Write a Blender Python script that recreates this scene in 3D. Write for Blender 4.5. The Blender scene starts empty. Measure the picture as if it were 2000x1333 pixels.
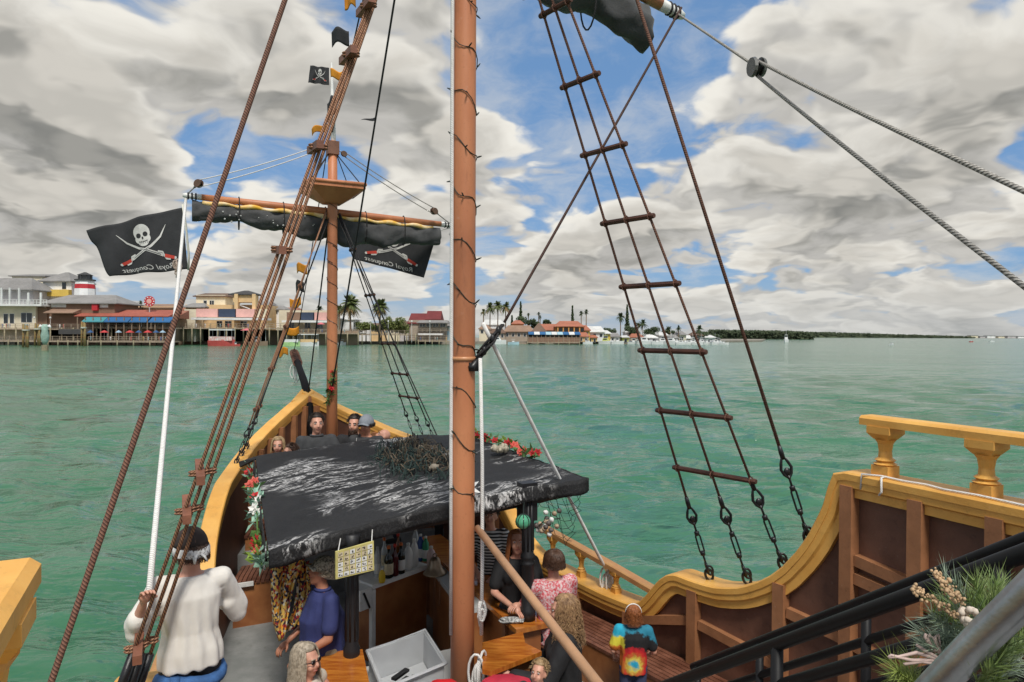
import bpy, bmesh, math, random
from mathutils import Vector, Matrix, noise
random.seed(7)
scene = bpy.context.scene
COL = scene.collection
R = math.radians

# ------------------------------------------------------------------ camera
HC = 4.6                       # eye height above the water
FPX = 1333.0                   # focal length in photo pixels (24 mm on 36 mm)
PITCH = math.atan(12.5 / FPX)
ROLL = math.atan(.005)
cam_fwd = Vector((0, math.cos(PITCH), -math.sin(PITCH)))
_r0 = Vector((1, 0, 0)); _u0 = _r0.cross(cam_fwd)
cam_right = (_r0 * math.cos(ROLL) + _u0 * math.sin(ROLL)).normalized()
cam_up = cam_right.cross(cam_fwd).normalized()
CAMP = Vector((0, 0, HC))
cd = bpy.data.cameras.new('camera'); cam = bpy.data.objects.new('camera', cd); COL.objects.link(cam)
cd.sensor_width = 36; cd.lens = 24.0; cd.clip_start = .05; cd.clip_end = 20000
M = Matrix((cam_right, cam_up, -cam_fwd)).transposed().to_4x4(); M.translation = CAMP
cam.matrix_world = M
scene.camera = cam

# ------------------------------------------------------------------ photo pixel -> place helpers
def ray(px, py):
    return cam_fwd + cam_right * ((px - 1000) / FPX) - cam_up * ((py - 666.5) / FPX)
def P(px, py, Y):
    d = ray(px, py); return CAMP + d * (Y / d.y)
def Pz(px, py, z):
    d = ray(px, py); return CAMP + d * ((z - HC) / d.z)
AX = R(26.2)
UX = Vector((-math.sin(AX), math.cos(AX), 0)); SX = Vector((math.cos(AX), math.sin(AX), 0)); C0 = Vector((2.4, 0, 0))
def S(a, b, z):                # ship frame: a forward, b to starboard
    p = C0 + UX * a + SX * b; return Vector((p.x, p.y, z))
def inv(p):
    q = Vector((p[0], p[1], 0)) - C0; return q.dot(UX), q.dot(SX), p[2]
def lerp(a, b, t): return a + (b - a) * t
def interp(x, tab):
    if x <= tab[0][0]: return tab[0][1]
    for (x0, y0), (x1, y1) in zip(tab, tab[1:]):
        if x <= x1: return lerp(y0, y1, (x - x0) / (x1 - x0))
    return tab[-1][1]

# ------------------------------------------------------------------ light
SUN_EL, SUN_AZ = R(56), R(168)          # azimuth clockwise from +Y: high behind the camera
sd = bpy.data.lights.new('sun', 'SUN'); sun = bpy.data.objects.new('sun', sd); COL.objects.link(sun)
sd.energy = 2.4; sd.angle = R(12); sd.color = (1.0, .955, .88)
sdir = Vector((math.sin(SUN_AZ) * math.cos(SUN_EL), math.cos(SUN_AZ) * math.cos(SUN_EL), math.sin(SUN_EL)))
sun.rotation_euler = (-sdir).to_track_quat('-Z', 'Y').to_euler(); sun.location = (0, 0, 60)

scene.view_settings.view_transform = 'Standard'; scene.view_settings.look = 'None'
scene.view_settings.exposure = 0.50; scene.view_settings.gamma = 1.0
scene.view_settings.use_curve_mapping = False

# ------------------------------------------------------------------ node helpers
class NT:
    def __init__(self, tree): self.t = tree; tree.nodes.clear()
    def n(self, typ, **kw):
        nd = self.t.nodes.new(typ)
        for k, v in kw.items(): setattr(nd, k, v)
        return nd
    def l(self, a, b): self.t.links.new(a, b)
    def put(self, sock, v):
        if hasattr(v, 'is_output') or isinstance(v, bpy.types.NodeSocket): self.l(v, sock)
        else: sock.default_value = v
    def math(self, op, a, b=0.0, c=None, clamp=False):
        nd = self.n('ShaderNodeMath', operation=op); nd.use_clamp = clamp
        self.put(nd.inputs[0], a); self.put(nd.inputs[1], b)
        if c is not None: self.put(nd.inputs[2], c)
        return nd.outputs[0]
    def vmath(self, op, a, b=(0, 0, 0)):
        nd = self.n('ShaderNodeVectorMath', operation=op)
        self.put(nd.inputs[0], a); self.put(nd.inputs[1], b)
        return nd.outputs['Value'] if op in ('DOT_PRODUCT', 'LENGTH') else nd.outputs['Vector']
    def noise(self, vec, scale, detail=4, rough=.5, dist=0, col=False, dim='3D'):
        nd = self.n('ShaderNodeTexNoise', noise_dimensions=dim)
        if vec is not None: self.l(vec, nd.inputs['Vector'])
        nd.inputs['Scale'].default_value = scale; nd.inputs['Detail'].default_value = detail
        nd.inputs['Roughness'].default_value = rough; nd.inputs['Distortion'].default_value = dist
        return nd.outputs['Color' if col else 'Fac']
    def smooth(self, x, a, b, lo=0.0, hi=1.0, typ='SMOOTHSTEP'):
        nd = self.n('ShaderNodeMapRange', interpolation_type=typ)
        self.put(nd.inputs['Value'], x)
        for k, v in zip(('From Min', 'From Max', 'To Min', 'To Max'), (a, b, lo, hi)): self.put(nd.inputs[k], v)
        return nd.outputs['Result']
    def mix(self, f, a, b, blend='MIX'):
        nd = self.n('ShaderNodeMix', data_type='RGBA', blend_type=blend)
        def c4(v): return (*v, 1) if isinstance(v, (tuple, list)) and len(v) == 3 else v
        self.put(nd.inputs['Factor'], f); self.put(nd.inputs['A'], c4(a)); self.put(nd.inputs['B'], c4(b))
        return nd.outputs['Result']

# ------------------------------------------------------------------ sky: clear sky plus a broken cumulus layer
world = bpy.data.worlds.new('World'); scene.world = world; world.use_nodes = True
w = NT(world.node_tree)
tc = w.n('ShaderNodeTexCoord'); dirv = tc.outputs['Generated']
sky = w.n('ShaderNodeTexSky', sky_type='NISHITA'); sky.sun_disc = False
sky.sun_elevation = SUN_EL; sky.sun_rotation = SUN_AZ
sky.air_density = 1.0; sky.dust_density = .6; sky.ozone_density = 2.5
sep = w.n('ShaderNodeSeparateXYZ'); w.l(dirv, sep.inputs[0])
zpos = w.math('MAXIMUM', sep.outputs[2], 0.0)
def plane(lift, off=.24):
    zc = w.math('ADD', zpos, off + lift)
    c = w.n('ShaderNodeCombineXYZ'); w.l(w.math('DIVIDE', sep.outputs[0], zc), c.inputs[0]); w.l(w.math('DIVIDE', sep.outputs[1], zc), c.inputs[1]); c.inputs[2].default_value = 3.7
    return c.outputs[0]
pw = plane(0.0)
wrp = w.vmath('MULTIPLY', w.vmath('SUBTRACT', w.noise(pw, 2.6, 3, .5, col=True), (.5, .5, .5)), (.30, .30, .0))
pw = w.vmath('ADD', pw, wrp)
pu = w.vmath('ADD', plane(.035), wrp)
dv = dirv
SCN = 2.2
def billow(p, sc):
    v = w.n('ShaderNodeTexVoronoi', feature='F1', voronoi_dimensions='2D'); w.l(p, v.inputs['Vector']); v.inputs['Scale'].default_value = sc
    return v.outputs['Distance']
bil = w.math('ADD', w.math('MULTIPLY', billow(pw, 5.5), -.16), w.math('MULTIPLY', billow(pw, 13.0), -.085))
den0 = w.math('ADD', w.math('ADD', w.noise(pw, SCN, 8, .50, dim='2D'), bil), .115)
dlo = w.noise(pw, SCN, 4, .5, dim='2D'); dup = w.noise(pu, SCN, 4, .5, dim='2D')
# openings and banks of this particular sky (directions of the photograph)
OPEN = [(1230, 120, 12, .15), (1120, 300, 7, .09), (960, 395, 7, .09), (480, 330, 6, .12), (390, 440, 5, .13),
        (320, 275, 4, .05), (190, 400, 5, .07), (1020, 60, 8, .06), (1900, 330, 7, .08), (780, 60, 7, .05), (1640, 340, 6, .04)]
BANK = [(130, 130, 18, .17), (560, 130, 10, .06), (1680, 170, 14, .14), (880, 240, 6, .10), (1055, 325, 4, .07),
        (120, 330, 9, .07), (1450, 470, 14, .09), (1100, 500, 12, .07), (700, 500, 12, .07), (760, 260, 5, .06), (300, 530, 12, .06), (1930, 60, 9, .05), (1800, 560, 12, .06)]
mod = None
for lst, sg in ((OPEN, -1), (BANK, 1)):
    for (x, y, rad, wt) in lst:
        d = ray(x, y).normalized()
        dp = w.vmath('DOT_PRODUCT', dirv, tuple(d))
        v = w.smooth(dp, math.cos(R(rad)), math.cos(R(rad * .15)), 0.0, sg * wt)
        mod = v if mod is None else w.math('ADD', mod, v)
dens = w.math('ADD', den0, mod)
TH = .485
alpha = w.smooth(dens, TH - .04, TH + .06)
lit = w.smooth(w.math('SUBTRACT', dlo, dup), -.055, .060)
lit = w.math('ADD', w.math('MULTIPLY', lit, .74), w.math('MULTIPLY', w.smooth(bil, -.15, -.055), .26))
thick = w.smooth(dens, TH + .06, TH + .27)
c_hi = w.mix(thick, (6.2, 6.0, 5.5), (4.5, 4.3, 3.9)); c_lo = w.mix(thick, (3.6, 3.5, 3.3), (1.7, 1.7, 1.6))
ccol = w.mix(lit, c_lo, c_hi)
blue = w.mix(.75, w.mix(1.0, sky.outputs[0], (.85, .95, 1.0), 'MULTIPLY'), (1.05, 2.1, 3.9))
wisp = w.smooth(w.noise(pw, 3.1, 6, .62, dim='2D'), .38, .74, 0, .55)
blue = w.mix(wisp, blue, (4.5, 4.6, 4.6))
skyc = w.mix(alpha, blue, ccol)
hz = w.smooth(sep.outputs[2], 0.0, .10, .50, 0.0)
skyc = w.mix(hz, skyc, (3.7, 3.85, 3.9))
bg = w.n('ShaderNodeBackground'); w.l(skyc, bg.inputs[0]); bg.inputs[1].default_value = .1
wo = w.n('ShaderNodeOutputWorld'); w.l(bg.outputs[0], wo.inputs[0])

# ------------------------------------------------------------------ materials
MATS = {}
def mat(name, col, rough=.6, var=.25, scale=5, bump=0.0, bscale=40, metal=0.0, spec=.5, col2=None, stretch=None,
        alpha=1.0, trans=0.0, coat=0.0, detail=5, sheen=0.0, big=.12, dirt=0.0):
    if name in MATS: return MATS[name]
    m = bpy.data.materials.new(name); m.use_nodes = True; t = NT(m.node_tree)
    out = t.n('ShaderNodeOutputMaterial'); b = t.n('ShaderNodeBsdfPrincipled'); t.l(b.outputs[0], out.inputs[0])
    co = t.n('ShaderNodeTexCoord').outputs['Object']
    cs = t.vmath('MULTIPLY', co, stretch) if stretch else co
    c2 = col2 if col2 else tuple(c * (1 - var) for c in col)
    f = t.smooth(t.noise(cs, scale, detail, .6), .3, .7)
    c = t.mix(f, col, c2)
    if big:
        g = t.noise(co, scale * .17, 3, .5)
        c = t.mix(1.0, c, t.mix(t.smooth(g, .3, .7), (1 - big,) * 3, (1 + big,) * 3), 'MULTIPLY')
    if dirt:
        d1 = t.smooth(t.noise(cs, scale * 2.3, 9, .72), .54, .70); d2 = t.smooth(t.noise(co, 45, 3, .6), .60, .70)
        dk = t.mix(1.0, c, (.42, .40, .38), 'MULTIPLY')
        c = t.mix(t.math('MULTIPLY', d1, dirt), c, dk); c = t.mix(t.math('MULTIPLY', d2, dirt * .5), c, dk)
        lt = t.smooth(t.noise(t.vmath('ADD', co, (3.1, 7.7, 1.3)), scale * 4.1, 7, .7), .62, .72); c = t.mix(t.math('MULTIPLY', lt, dirt * .45), c, t.mix(.5, c, (.75, .68, .58)))
    t.l(c, b.inputs['Base Color'])
    b.inputs['Roughness'].default_value = rough; b.inputs['Metallic'].default_value = metal
    b.inputs['Specular IOR Level'].default_value = spec; b.inputs['Coat Weight'].default_value = coat
    b.inputs['Alpha'].default_value = alpha; b.inputs['Transmission Weight'].default_value = trans
    b.inputs['Sheen Weight'].default_value = sheen
    if bump:
        bp = t.n('ShaderNodeBump'); bp.inputs['Strength'].default_value = bump; bp.inputs['Distance'].default_value = .01
        t.l(t.noise(cs, bscale, 4, .6), bp.inputs['Height']); t.l(bp.outputs[0], b.inputs['Normal'])
    MATS[name] = m; return m
def rope_mat(name, col, dark, pitch=.09, strands=3, rough=.75, bst=.9):
    if name in MATS: return MATS[name]
    m = bpy.data.materials.new(name); m.use_nodes = True; t = NT(m.node_tree)
    out = t.n('ShaderNodeOutputMaterial'); b = t.n('ShaderNodeBsdfPrincipled'); t.l(b.outputs[0], out.inputs[0])
    tcn = t.n('ShaderNodeTexCoord'); sp = t.n('ShaderNodeSeparateXYZ'); t.l(tcn.outputs['UV'], sp.inputs[0])
    ph = t.math('ADD', t.math('MULTIPLY', sp.outputs[0], float(strands)), t.math('MULTIPLY', sp.outputs[1], strands / pitch))
    sn = t.math('SINE', t.math('MULTIPLY', ph, 2 * math.pi))
    h = t.smooth(sn, -1.0, .3)
    fz = t.noise(tcn.outputs['Object'], 60, 3, .6)
    c = t.mix(t.math('MULTIPLY', h, t.smooth(fz, .2, .6)), dark, col)  # relief shade painted in: colour darkens in the grooves between strands
    t.l(c, b.inputs['Base Color']); b.inputs['Roughness'].default_value = rough
    bp = t.n('ShaderNodeBump'); bp.inputs['Strength'].default_value = bst; bp.inputs['Distance'].default_value = .006
    t.l(h, bp.inputs['Height']); t.l(bp.outputs[0], b.inputs['Normal'])
    MATS[name] = m; return m

# ------------------------------------------------------------------ mesh builder
class MB:
    def __init__(self): self.v = []; self.f = []; self.mi = []; self.uv = []
    def add(self, vs, fs, mi=0, uvs=None):
        o = len(self.v); self.v.extend([tuple(p) for p in vs])
        for k, f in enumerate(fs):
            self.f.append(tuple(i + o for i in f)); self.mi.append(mi)
            self.uv.append(uvs[k] if uvs else None)
        return self
    def box(self, c, sx, sy, sz, mi=0, X=(1, 0, 0), Y=(0, 1, 0), Z=(0, 0, 1)):
        c = Vector(c); X = Vector(X) * sx / 2; Y = Vector(Y) * sy / 2; Z = Vector(Z) * sz / 2
        vs = [c + X * i + Y * j + Z * k for k in (-1, 1) for j in (-1, 1) for i in (-1, 1)]
        return self.add(vs, [(0, 2, 3, 1), (4, 5, 7, 6), (0, 1, 5, 4), (2, 6, 7, 3), (0, 4, 6, 2), (1, 3, 7, 5)], mi)
    def bbox(self, x0, x1, y0, y1, z0, z1, mi=0):
        return self.box(((x0 + x1) / 2, (y0 + y1) / 2, (z0 + z1) / 2), abs(x1 - x0), abs(y1 - y0), abs(z1 - z0), mi)
    def prism(self, poly, z0, z1, mi=0):        # poly: list of xy (or Vectors)
        n = len(poly); vs = [(p[0], p[1], z0) for p in poly] + [(p[0], p[1], z1) for p in poly]
        ar = sum(poly[i][0] * poly[(i + 1) % n][1] - poly[(i + 1) % n][0] * poly[i][1] for i in range(n))
        idx = list(range(n)) if ar > 0 else list(range(n))[::-1]
        fs = [tuple(idx[::-1]), tuple(i + n for i in idx)]
        for i in range(n):
            a, b = idx[i], idx[(i + 1) % n]; fs.append((a, b, b + n, a + n))
        return self.add(vs, fs, mi)
    def tube(self, pts, r, seg=8, mi=0, cap=True, closed=False, flat=1.0):
        pts = [Vector(p) for p in pts]; n = len(pts)
        rs = r if isinstance(r, (list, tuple)) else [r] * n
        T0 = (pts[1] - pts[0]).normalized()
        ref = Vector((0, 0, 1)) if abs(T0.z) < .9 else Vector((1, 0, 0))
        N = T0.cross(ref).normalized(); vs = []; L = 0; Ls = []
        for i, p in enumerate(pts):
            if closed: T = (pts[(i + 1) % n] - pts[i - 1])
            else: T = pts[min(i + 1, n - 1)] - pts[max(i - 1, 0)]
            if T.length < 1e-9: T = T0
            T.normalize(); N = N - T * N.dot(T)
            if N.length < 1e-6: N = T.orthogonal()
            N.normalize(); B = T.cross(N)
            if i: L += (p - pts[i - 1]).length
            Ls.append(L)
            for k in range(seg):
                a = 2 * math.pi * k / seg; vs.append(p + (N * math.cos(a) + B * math.sin(a) * flat) * rs[i])
        fs = []; uv = []
        for i in range(n if closed else n - 1):
            j = (i + 1) % n
            for k in range(seg):
                k2 = (k + 1) % seg
                fs.append((i * seg + k, i * seg + k2, j * seg + k2, j * seg + k))
                lj = Ls[j] if j else L + .05
                uv.append(((k / seg, Ls[i]), ((k + 1) / seg, Ls[i]), ((k + 1) / seg, lj), (k / seg, lj)))
        if cap and not closed:
            fs.append(tuple(range(seg))[::-1]); uv.append(None)
            fs.append(tuple((n - 1) * seg + k for k in range(seg))); uv.append(None)
        return self.add(vs, fs, mi, uv)
    def lathe(self, prof, base, axis=(0, 0, 1), seg=12, mi=0):   # prof: (r, h)
        A = Vector(axis).normalized(); b = Vector(base)
        pts = [b + A * h for r, h in prof]; N = A.orthogonal().normalized(); B = A.cross(N); vs = []
        for (r, h), p in zip(prof, pts):
            for k in range(seg):
                a = 2 * math.pi * k / seg; vs.append(p + (N * math.cos(a) + B * math.sin(a)) * max(r, 1e-4))
        fs = []
        for i in range(len(prof) - 1):
            for k in range(seg):
                k2 = (k + 1) % seg; fs.append((i * seg + k, i * seg + k2, (i + 1) * seg + k2, (i + 1) * seg + k))
        fs.append(tuple(range(seg))[::-1]); fs.append(tuple((len(prof) - 1) * seg + k for k in range(seg)))
        return self.add(vs, fs, mi)
    def ball(self, c, r, seg=10, rings=7, mi=0, M3=None):
        c = Vector(c); rr = r if isinstance(r, (tuple, list)) else (r, r, r); vs = []
        for i in range(rings + 1):
            th = math.pi * i / rings
            for k in range(seg):
                a = 2 * math.pi * k / seg
                v = Vector((rr[0] * math.sin(th) * math.cos(a), rr[1] * math.sin(th) * math.sin(a), rr[2] * math.cos(th)))
                vs.append(c + (M3 @ v if M3 else v))
        fs = []
        for i in range(rings):
            for k in range(seg):
                k2 = (k + 1) % seg; fs.append((i * seg + k, (i + 1) * seg + k, (i + 1) * seg + k2, i * seg + k2))
        return self.add(vs, fs, mi)
    def grid(self, fn, nu, nv, mi=0, uv=True):
        vs = [fn(i / nu, j / nv) for j in range(nv + 1) for i in range(nu + 1)]; fs = []; uvs = []
        for j in range(nv):
            for i in range(nu):
                a = j * (nu + 1) + i; fs.append((a, a + 1, a + nu + 2, a + nu + 1))
                uvs.append(((i / nu, j / nv), ((i + 1) / nu, j / nv), ((i + 1) / nu, (j + 1) / nv), (i / nu, (j + 1) / nv)))
        return self.add(vs, fs, mi, uvs)
    def sweep(self, path, lat, prof, mi=0, cap=True, wsc=None):
        """prof: closed list of (s, n): s along lateral, n along normal; lat: list of lateral vectors"""
        n = len(path); vs = []; m = len(prof)
        for i, p in enumerate(path):
            T = (path[min(i + 1, n - 1)] - path[max(i - 1, 0)]).normalized()
            s = lat[i].normalized(); N = s.cross(T)
            if N.length < 1e-6: N = Vector((0, 0, 1))
            N.normalize()
            if N.z < -1e-3: N = -N
            ww = wsc[i] if wsc else 1.0
            for (q, h) in prof: vs.append(p + s * (q * ww) + N * h)
        fs = []
        for i in range(n - 1):
            for k in range(m):
                k2 = (k + 1) % m; fs.append((i * m + k, i * m + k2, (i + 1) * m + k2, (i + 1) * m + k))
        if cap: fs += [tuple(range(m))[::-1], tuple((n - 1) * m + k for k in range(m))]
        return self.add(vs, fs, mi)
    def mesh(self, name, mats, smooth=False):
        me = bpy.data.meshes.new(name); me.from_pydata(self.v, [], self.f)
        for m in (mats if isinstance(mats, (list, tuple)) else [mats]): me.materials.append(m)
        if any(self.mi): me.polygons.foreach_set('material_index', self.mi)
        if any(u is not None for u in self.uv):
            ul = me.uv_layers.new(name='UVMap'); dat = []
            for f, u in zip(self.f, self.uv):
                for k in range(len(f)): dat.extend(u[k] if u else (0, 0))
            ul.data.foreach_set('uv', dat)
        if smooth: me.polygons.foreach_set('use_smooth', [True] * len(me.polygons))
        me.update(); return me
    def build(self, name, mats, parent=None, smooth=False, fix=False):
        me = self.mesh(name, mats, smooth)
        if fix:
            bm = bmesh.new(); bm.from_mesh(me); bmesh.ops.recalc_face_normals(bm, faces=bm.faces); bm.to_mesh(me); bm.free()
        return link(name, me, parent)
def link(name, me, parent=None):
    o = bpy.data.objects.new(name, me); COL.objects.link(o)
    if parent is not None:
        o.parent = parent; o.matrix_parent_inverse = parent.matrix_basis.inverted() if False else Matrix.Identity(4)
    return o
def tag(o, label=None, cat=None, group=None, kind=None):
    if label: o['label'] = label
    if cat: o['category'] = cat
    if group: o['group'] = group
    if kind: o['kind'] = kind
    return o
def thing(name, label, cat, group=None, loc=(0, 0, 0), rz=0.0, sc=1.0):
    o = bpy.data.objects.new(name, None); COL.objects.link(o); o.empty_display_size = .1
    o.location = loc; o.rotation_euler = (0, 0, rz); o.scale = (sc, sc, sc)
    return tag(o, label, cat, group)
def copy_tree(o, parent=None):
    c = o.copy(); COL.objects.link(c)
    if parent is not None: c.parent = parent
    for ch in list(o.children): copy_tree(ch, c)
    return c
def bez(p0, p1, sag=0.0, n=16):
    p0 = Vector(p0); p1 = Vector(p1)
    return [p0.lerp(p1, i / n) - Vector((0, 0, sag * 4 * (i / n) * (1 - i / n))) for i in range(n + 1)]
# ------------------------------------------------------------------ shared materials
yellow = mat('ochre_paint', (.80, .44, .105), .5, .18, 3, .15, 60, col2=(.70, .35, .07), dirt=.35)
mastp = mat('mast_paint', (.57, .23, .105), .5, .2, 2.2, .12, 50, stretch=(1, 1, .25), col2=(.45, .155, .066), big=.25, dirt=.45)
darkbrown = mat('bulwark_paint', (.16, .072, .045), .55, .3, 4, .12, 60, big=.25, dirt=.4)
midbrown = mat('frame_paint', (.37, .165, .075), .5, .25, 5, .15, 50, dirt=.4)
hullp = mat('hull_paint', (.05, .026, .018), .5, .3, 3)
teak = mat('slat_wood', (.22, .09, .055), .45, .35, 6, .2, 60, stretch=(1, 1, 1), col2=(.10, .036, .02))
varn = mat('varnished_counter', (.55, .20, .03), .22, .3, 5, .05, 40, stretch=(1.0, 6, 1), col2=(.33, .085, .012), coat=.4)
varnp = mat('varnished_panel', (.36, .145, .05), .4, .3, 4, .1, 40, col2=(.25, .085, .028))
deckg = mat('deck_paint', (.27, .275, .27), .75, .35, 2.5, .2, 80, col2=(.18, .19, .185), big=.2, dirt=.4)
whitep = mat('white_paint', (.75, .75, .72), .5, .12, 6, dirt=.2)
blackm = mat('black_iron', (.012, .012, .013), .38, .3, 20, .15, 90)
blackp = mat('black_post_paint', (.014, .014, .016), .5, .3, 12, .1, 60)
rungw = mat('rung_wood', (.095, .035, .02), .6, .35, 9, .3, 70)
browrope = rope_mat('brown_rope', (.21, .095, .058), (.085, .035, .023), .05)
tanrope = rope_mat('tan_rope', (.44, .22, .12), (.17, .075, .042), .06)
darkrope = rope_mat('dark_rope', (.035, .032, .032), (.008, .008, .009), .06)
whiterope = rope_mat('white_rope', (.84, .83, .80), (.58, .56, .53), .055, 3, .7, .45)
greyrope = rope_mat('grey_rope', (.52, .49, .44), (.15, .14, .125), .075)
steel = mat('dull_steel', (.42, .43, .44), .38, .2, 12, .1, 80, metal=.7)

# ------------------------------------------------------------------ water: one sheet to the horizon
wm = bpy.data.materials.new('sea_water'); wm.use_nodes = True; t = NT(wm.node_tree)
out = t.n('ShaderNodeOutputMaterial'); b = t.n('ShaderNodeBsdfPrincipled'); t.l(b.outputs[0], out.inputs[0])
geo = t.n('ShaderNodeNewGeometry').outputs['Position']
big = t.noise(t.vmath('MULTIPLY', geo, (.02, .05, 1)), 1.0, 4, .55)
c = t.mix(t.smooth(big, .35, .65), (.044, .150, .080), (.074, .188, .118))
pt = t.noise(t.vmath('MULTIPLY', geo, (.25, .6, 1)), 1.0, 3, .5)
c = t.mix(t.smooth(pt, .3, .7), t.mix(1.0, c, (.88, .91, .90), 'MULTIPLY'), c)
t.l(c, b.inputs['Base Color']); b.inputs['Roughness'].default_value = .10; b.inputs['IOR'].default_value = 1.333
b.inputs['Specular IOR Level'].default_value = .5
h1 = t.noise(t.vmath('MULTIPLY', geo, (1.1, 2.2, 1)), 1.0, 3, .55, .3)
h2 = t.noise(t.vmath('MULTIPLY', geo, (.22, .60, 1)), 1.0, 4, .55, .2)
h3 = t.noise(t.vmath('MULTIPLY', geo, (.035, .12, 1)), 1.0, 3, .55, .2)
h = t.math('ADD', t.math('ADD', t.math('MULTIPLY', h1, .22), t.math('MULTIPLY', h2, .8)), t.math('MULTIPLY', h3, 2.0))
bp = t.n('ShaderNodeBump'); bp.inputs['Strength'].default_value = 1.0; bp.inputs['Distance'].default_value = .62
t.l(h, bp.inputs['Height']); t.l(bp.outputs[0], b.inputs['Normal'])
import numpy as np
rings = []; r = 2.0
while r < 9000: rings.append(r); r *= 1.0165 if r < 90 else (1.03 if r < 400 else 1.09)
angs = [-50 + .17 * i for i in range(589)] + [50.4 + 4.02 * i for i in range(65)]
rnd = np.random.RandomState(3); RR = np.array(rings)[:, None]; AA = np.radians(np.array(angs))[None, :]
XX = RR * np.sin(AA); YY = RR * np.cos(AA); ZZ = np.zeros_like(XX)
cell = RR * .0165
for i in range(64):
    lam = .32 * 1.048 ** i * rnd.uniform(.85, 1.15); ang = math.radians(rnd.normal(62, 30)); k_ = 2 * math.pi / lam
    am = .0125 * lam ** .70 * rnd.uniform(.5, 1.3)
    ph = k_ * (math.cos(ang) * XX + math.sin(ang) * YY) + rnd.uniform(0, 6.3) + .9 * np.sin(XX * .31 * rnd.uniform(.5, 1.5) + YY * .17 + i)
    s_ = np.sin(ph); att = np.clip((lam - 2.2 * cell) / (2.0 * cell), 0, 1)
    ZZ += am * (s_ + .4 * s_ * s_ - .2) * att
ZZ *= (np.abs(np.degrees(AA)) < 50.1)
vs = np.stack([XX, YY, ZZ], -1).reshape(-1, 3).tolist(); na = len(angs)
fs = []
for i in range(len(rings) - 1):
    for k in range(na):
        k2 = (k + 1) % na; fs.append((i * na + k, (i + 1) * na + k, (i + 1) * na + k2, i * na + k2))
fs.append(tuple(range(na)))
m = MB(); m.v = vs; m.f = fs; m.mi = [0]; m.uv = []; wo_ = m.build('water', wm, smooth=True); tag(wo_, kind='structure')

# ------------------------------------------------------------------ the ship: half breadth and sheer, ship frame
HB = [(-3, 2.6), (4.75, 2.69), (6, 2.5), (7.4, 2.25), (9.4, 1.85), (10.2, 1.665), (11, 1.44), (11.6, 1.255), (12.2, 1.03), (12.8, .735), (13.3, .43), (13.65, .19), (13.9, 0)]
ZG = [(-3, 3.6), (3, 3.56), (4.66, 3.55), (4.78, 3.52), (4.83, 3.40), (4.87, 3.26), (4.94, 3.08), (5.06, 2.87), (5.24, 2.63), (5.42, 2.48), (5.64, 2.35), (5.92, 2.265), (6.2, 2.25),
      (6.40, 2.26), (6.50, 2.22), (6.62, 2.11), (6.74, 1.94), (6.84, 1.82), (6.95, 1.765), (7.4, 1.75), (8.3, 1.79), (8.6, 1.83), (8.8, 1.93), (9.0, 2.08), (9.25, 2.30), (9.42, 2.43), (9.6, 2.54), (9.85, 2.66), (10.2, 2.76),
      (11.1, 2.88), (12.14, 3.03), (12.9, 3.21), (13.4, 3.37), (13.9, 3.55)]
def hb(a, s=1): return interp(a, HB)
def zraw(a, s=1):
    if s < 0 and a < 5.9: return interp(a + 1.5, ZG) if a + 1.5 < 5.95 else 2.255
    return interp(a, ZG)
def zg(a, s=1):
    q = a + (1.5 if s < 0 and a < 4.45 else 0)
    if 4.6 < q < 4.92 or a > 13.6: return zraw(a, s)
    w_ = .09; return sum(zraw(a + w_ * k / 3, s) for k in range(-3, 4)) / 7
DECK = 1.0; FORE = 1.7
ship = thing('sailing_ship', 'brown and ochre wooden pirate ship seen from its quarterdeck towards the bow', 'ship')
def side_path(s, a0, a1, n, off=0.0, dz=0.0):
    As = sorted(set([round(lerp(a0, a1, i / n), 4) for i in range(n + 1)] + [a - (1.5 if s < 0 and a < 5.95 else 0) for a, _ in ZG if a0 <= a - (1.5 if s < 0 and a < 5.95 else 0) <= a1]))
    pts = [S(a, s * (hb(a, s) + off), zg(a, s) + dz) for a in As]
    return As, pts
def side_lat(s, As):
    L = []
    for a in As:
        d = (hb(min(a + .15, 13.9)) - hb(a - .15)) / (min(a + .15, 13.9) - (a - .15))
        T = (UX + SX * (s * d)); L.append(Vector((T.y, -T.x, 0)).normalized())
    return L
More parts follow.
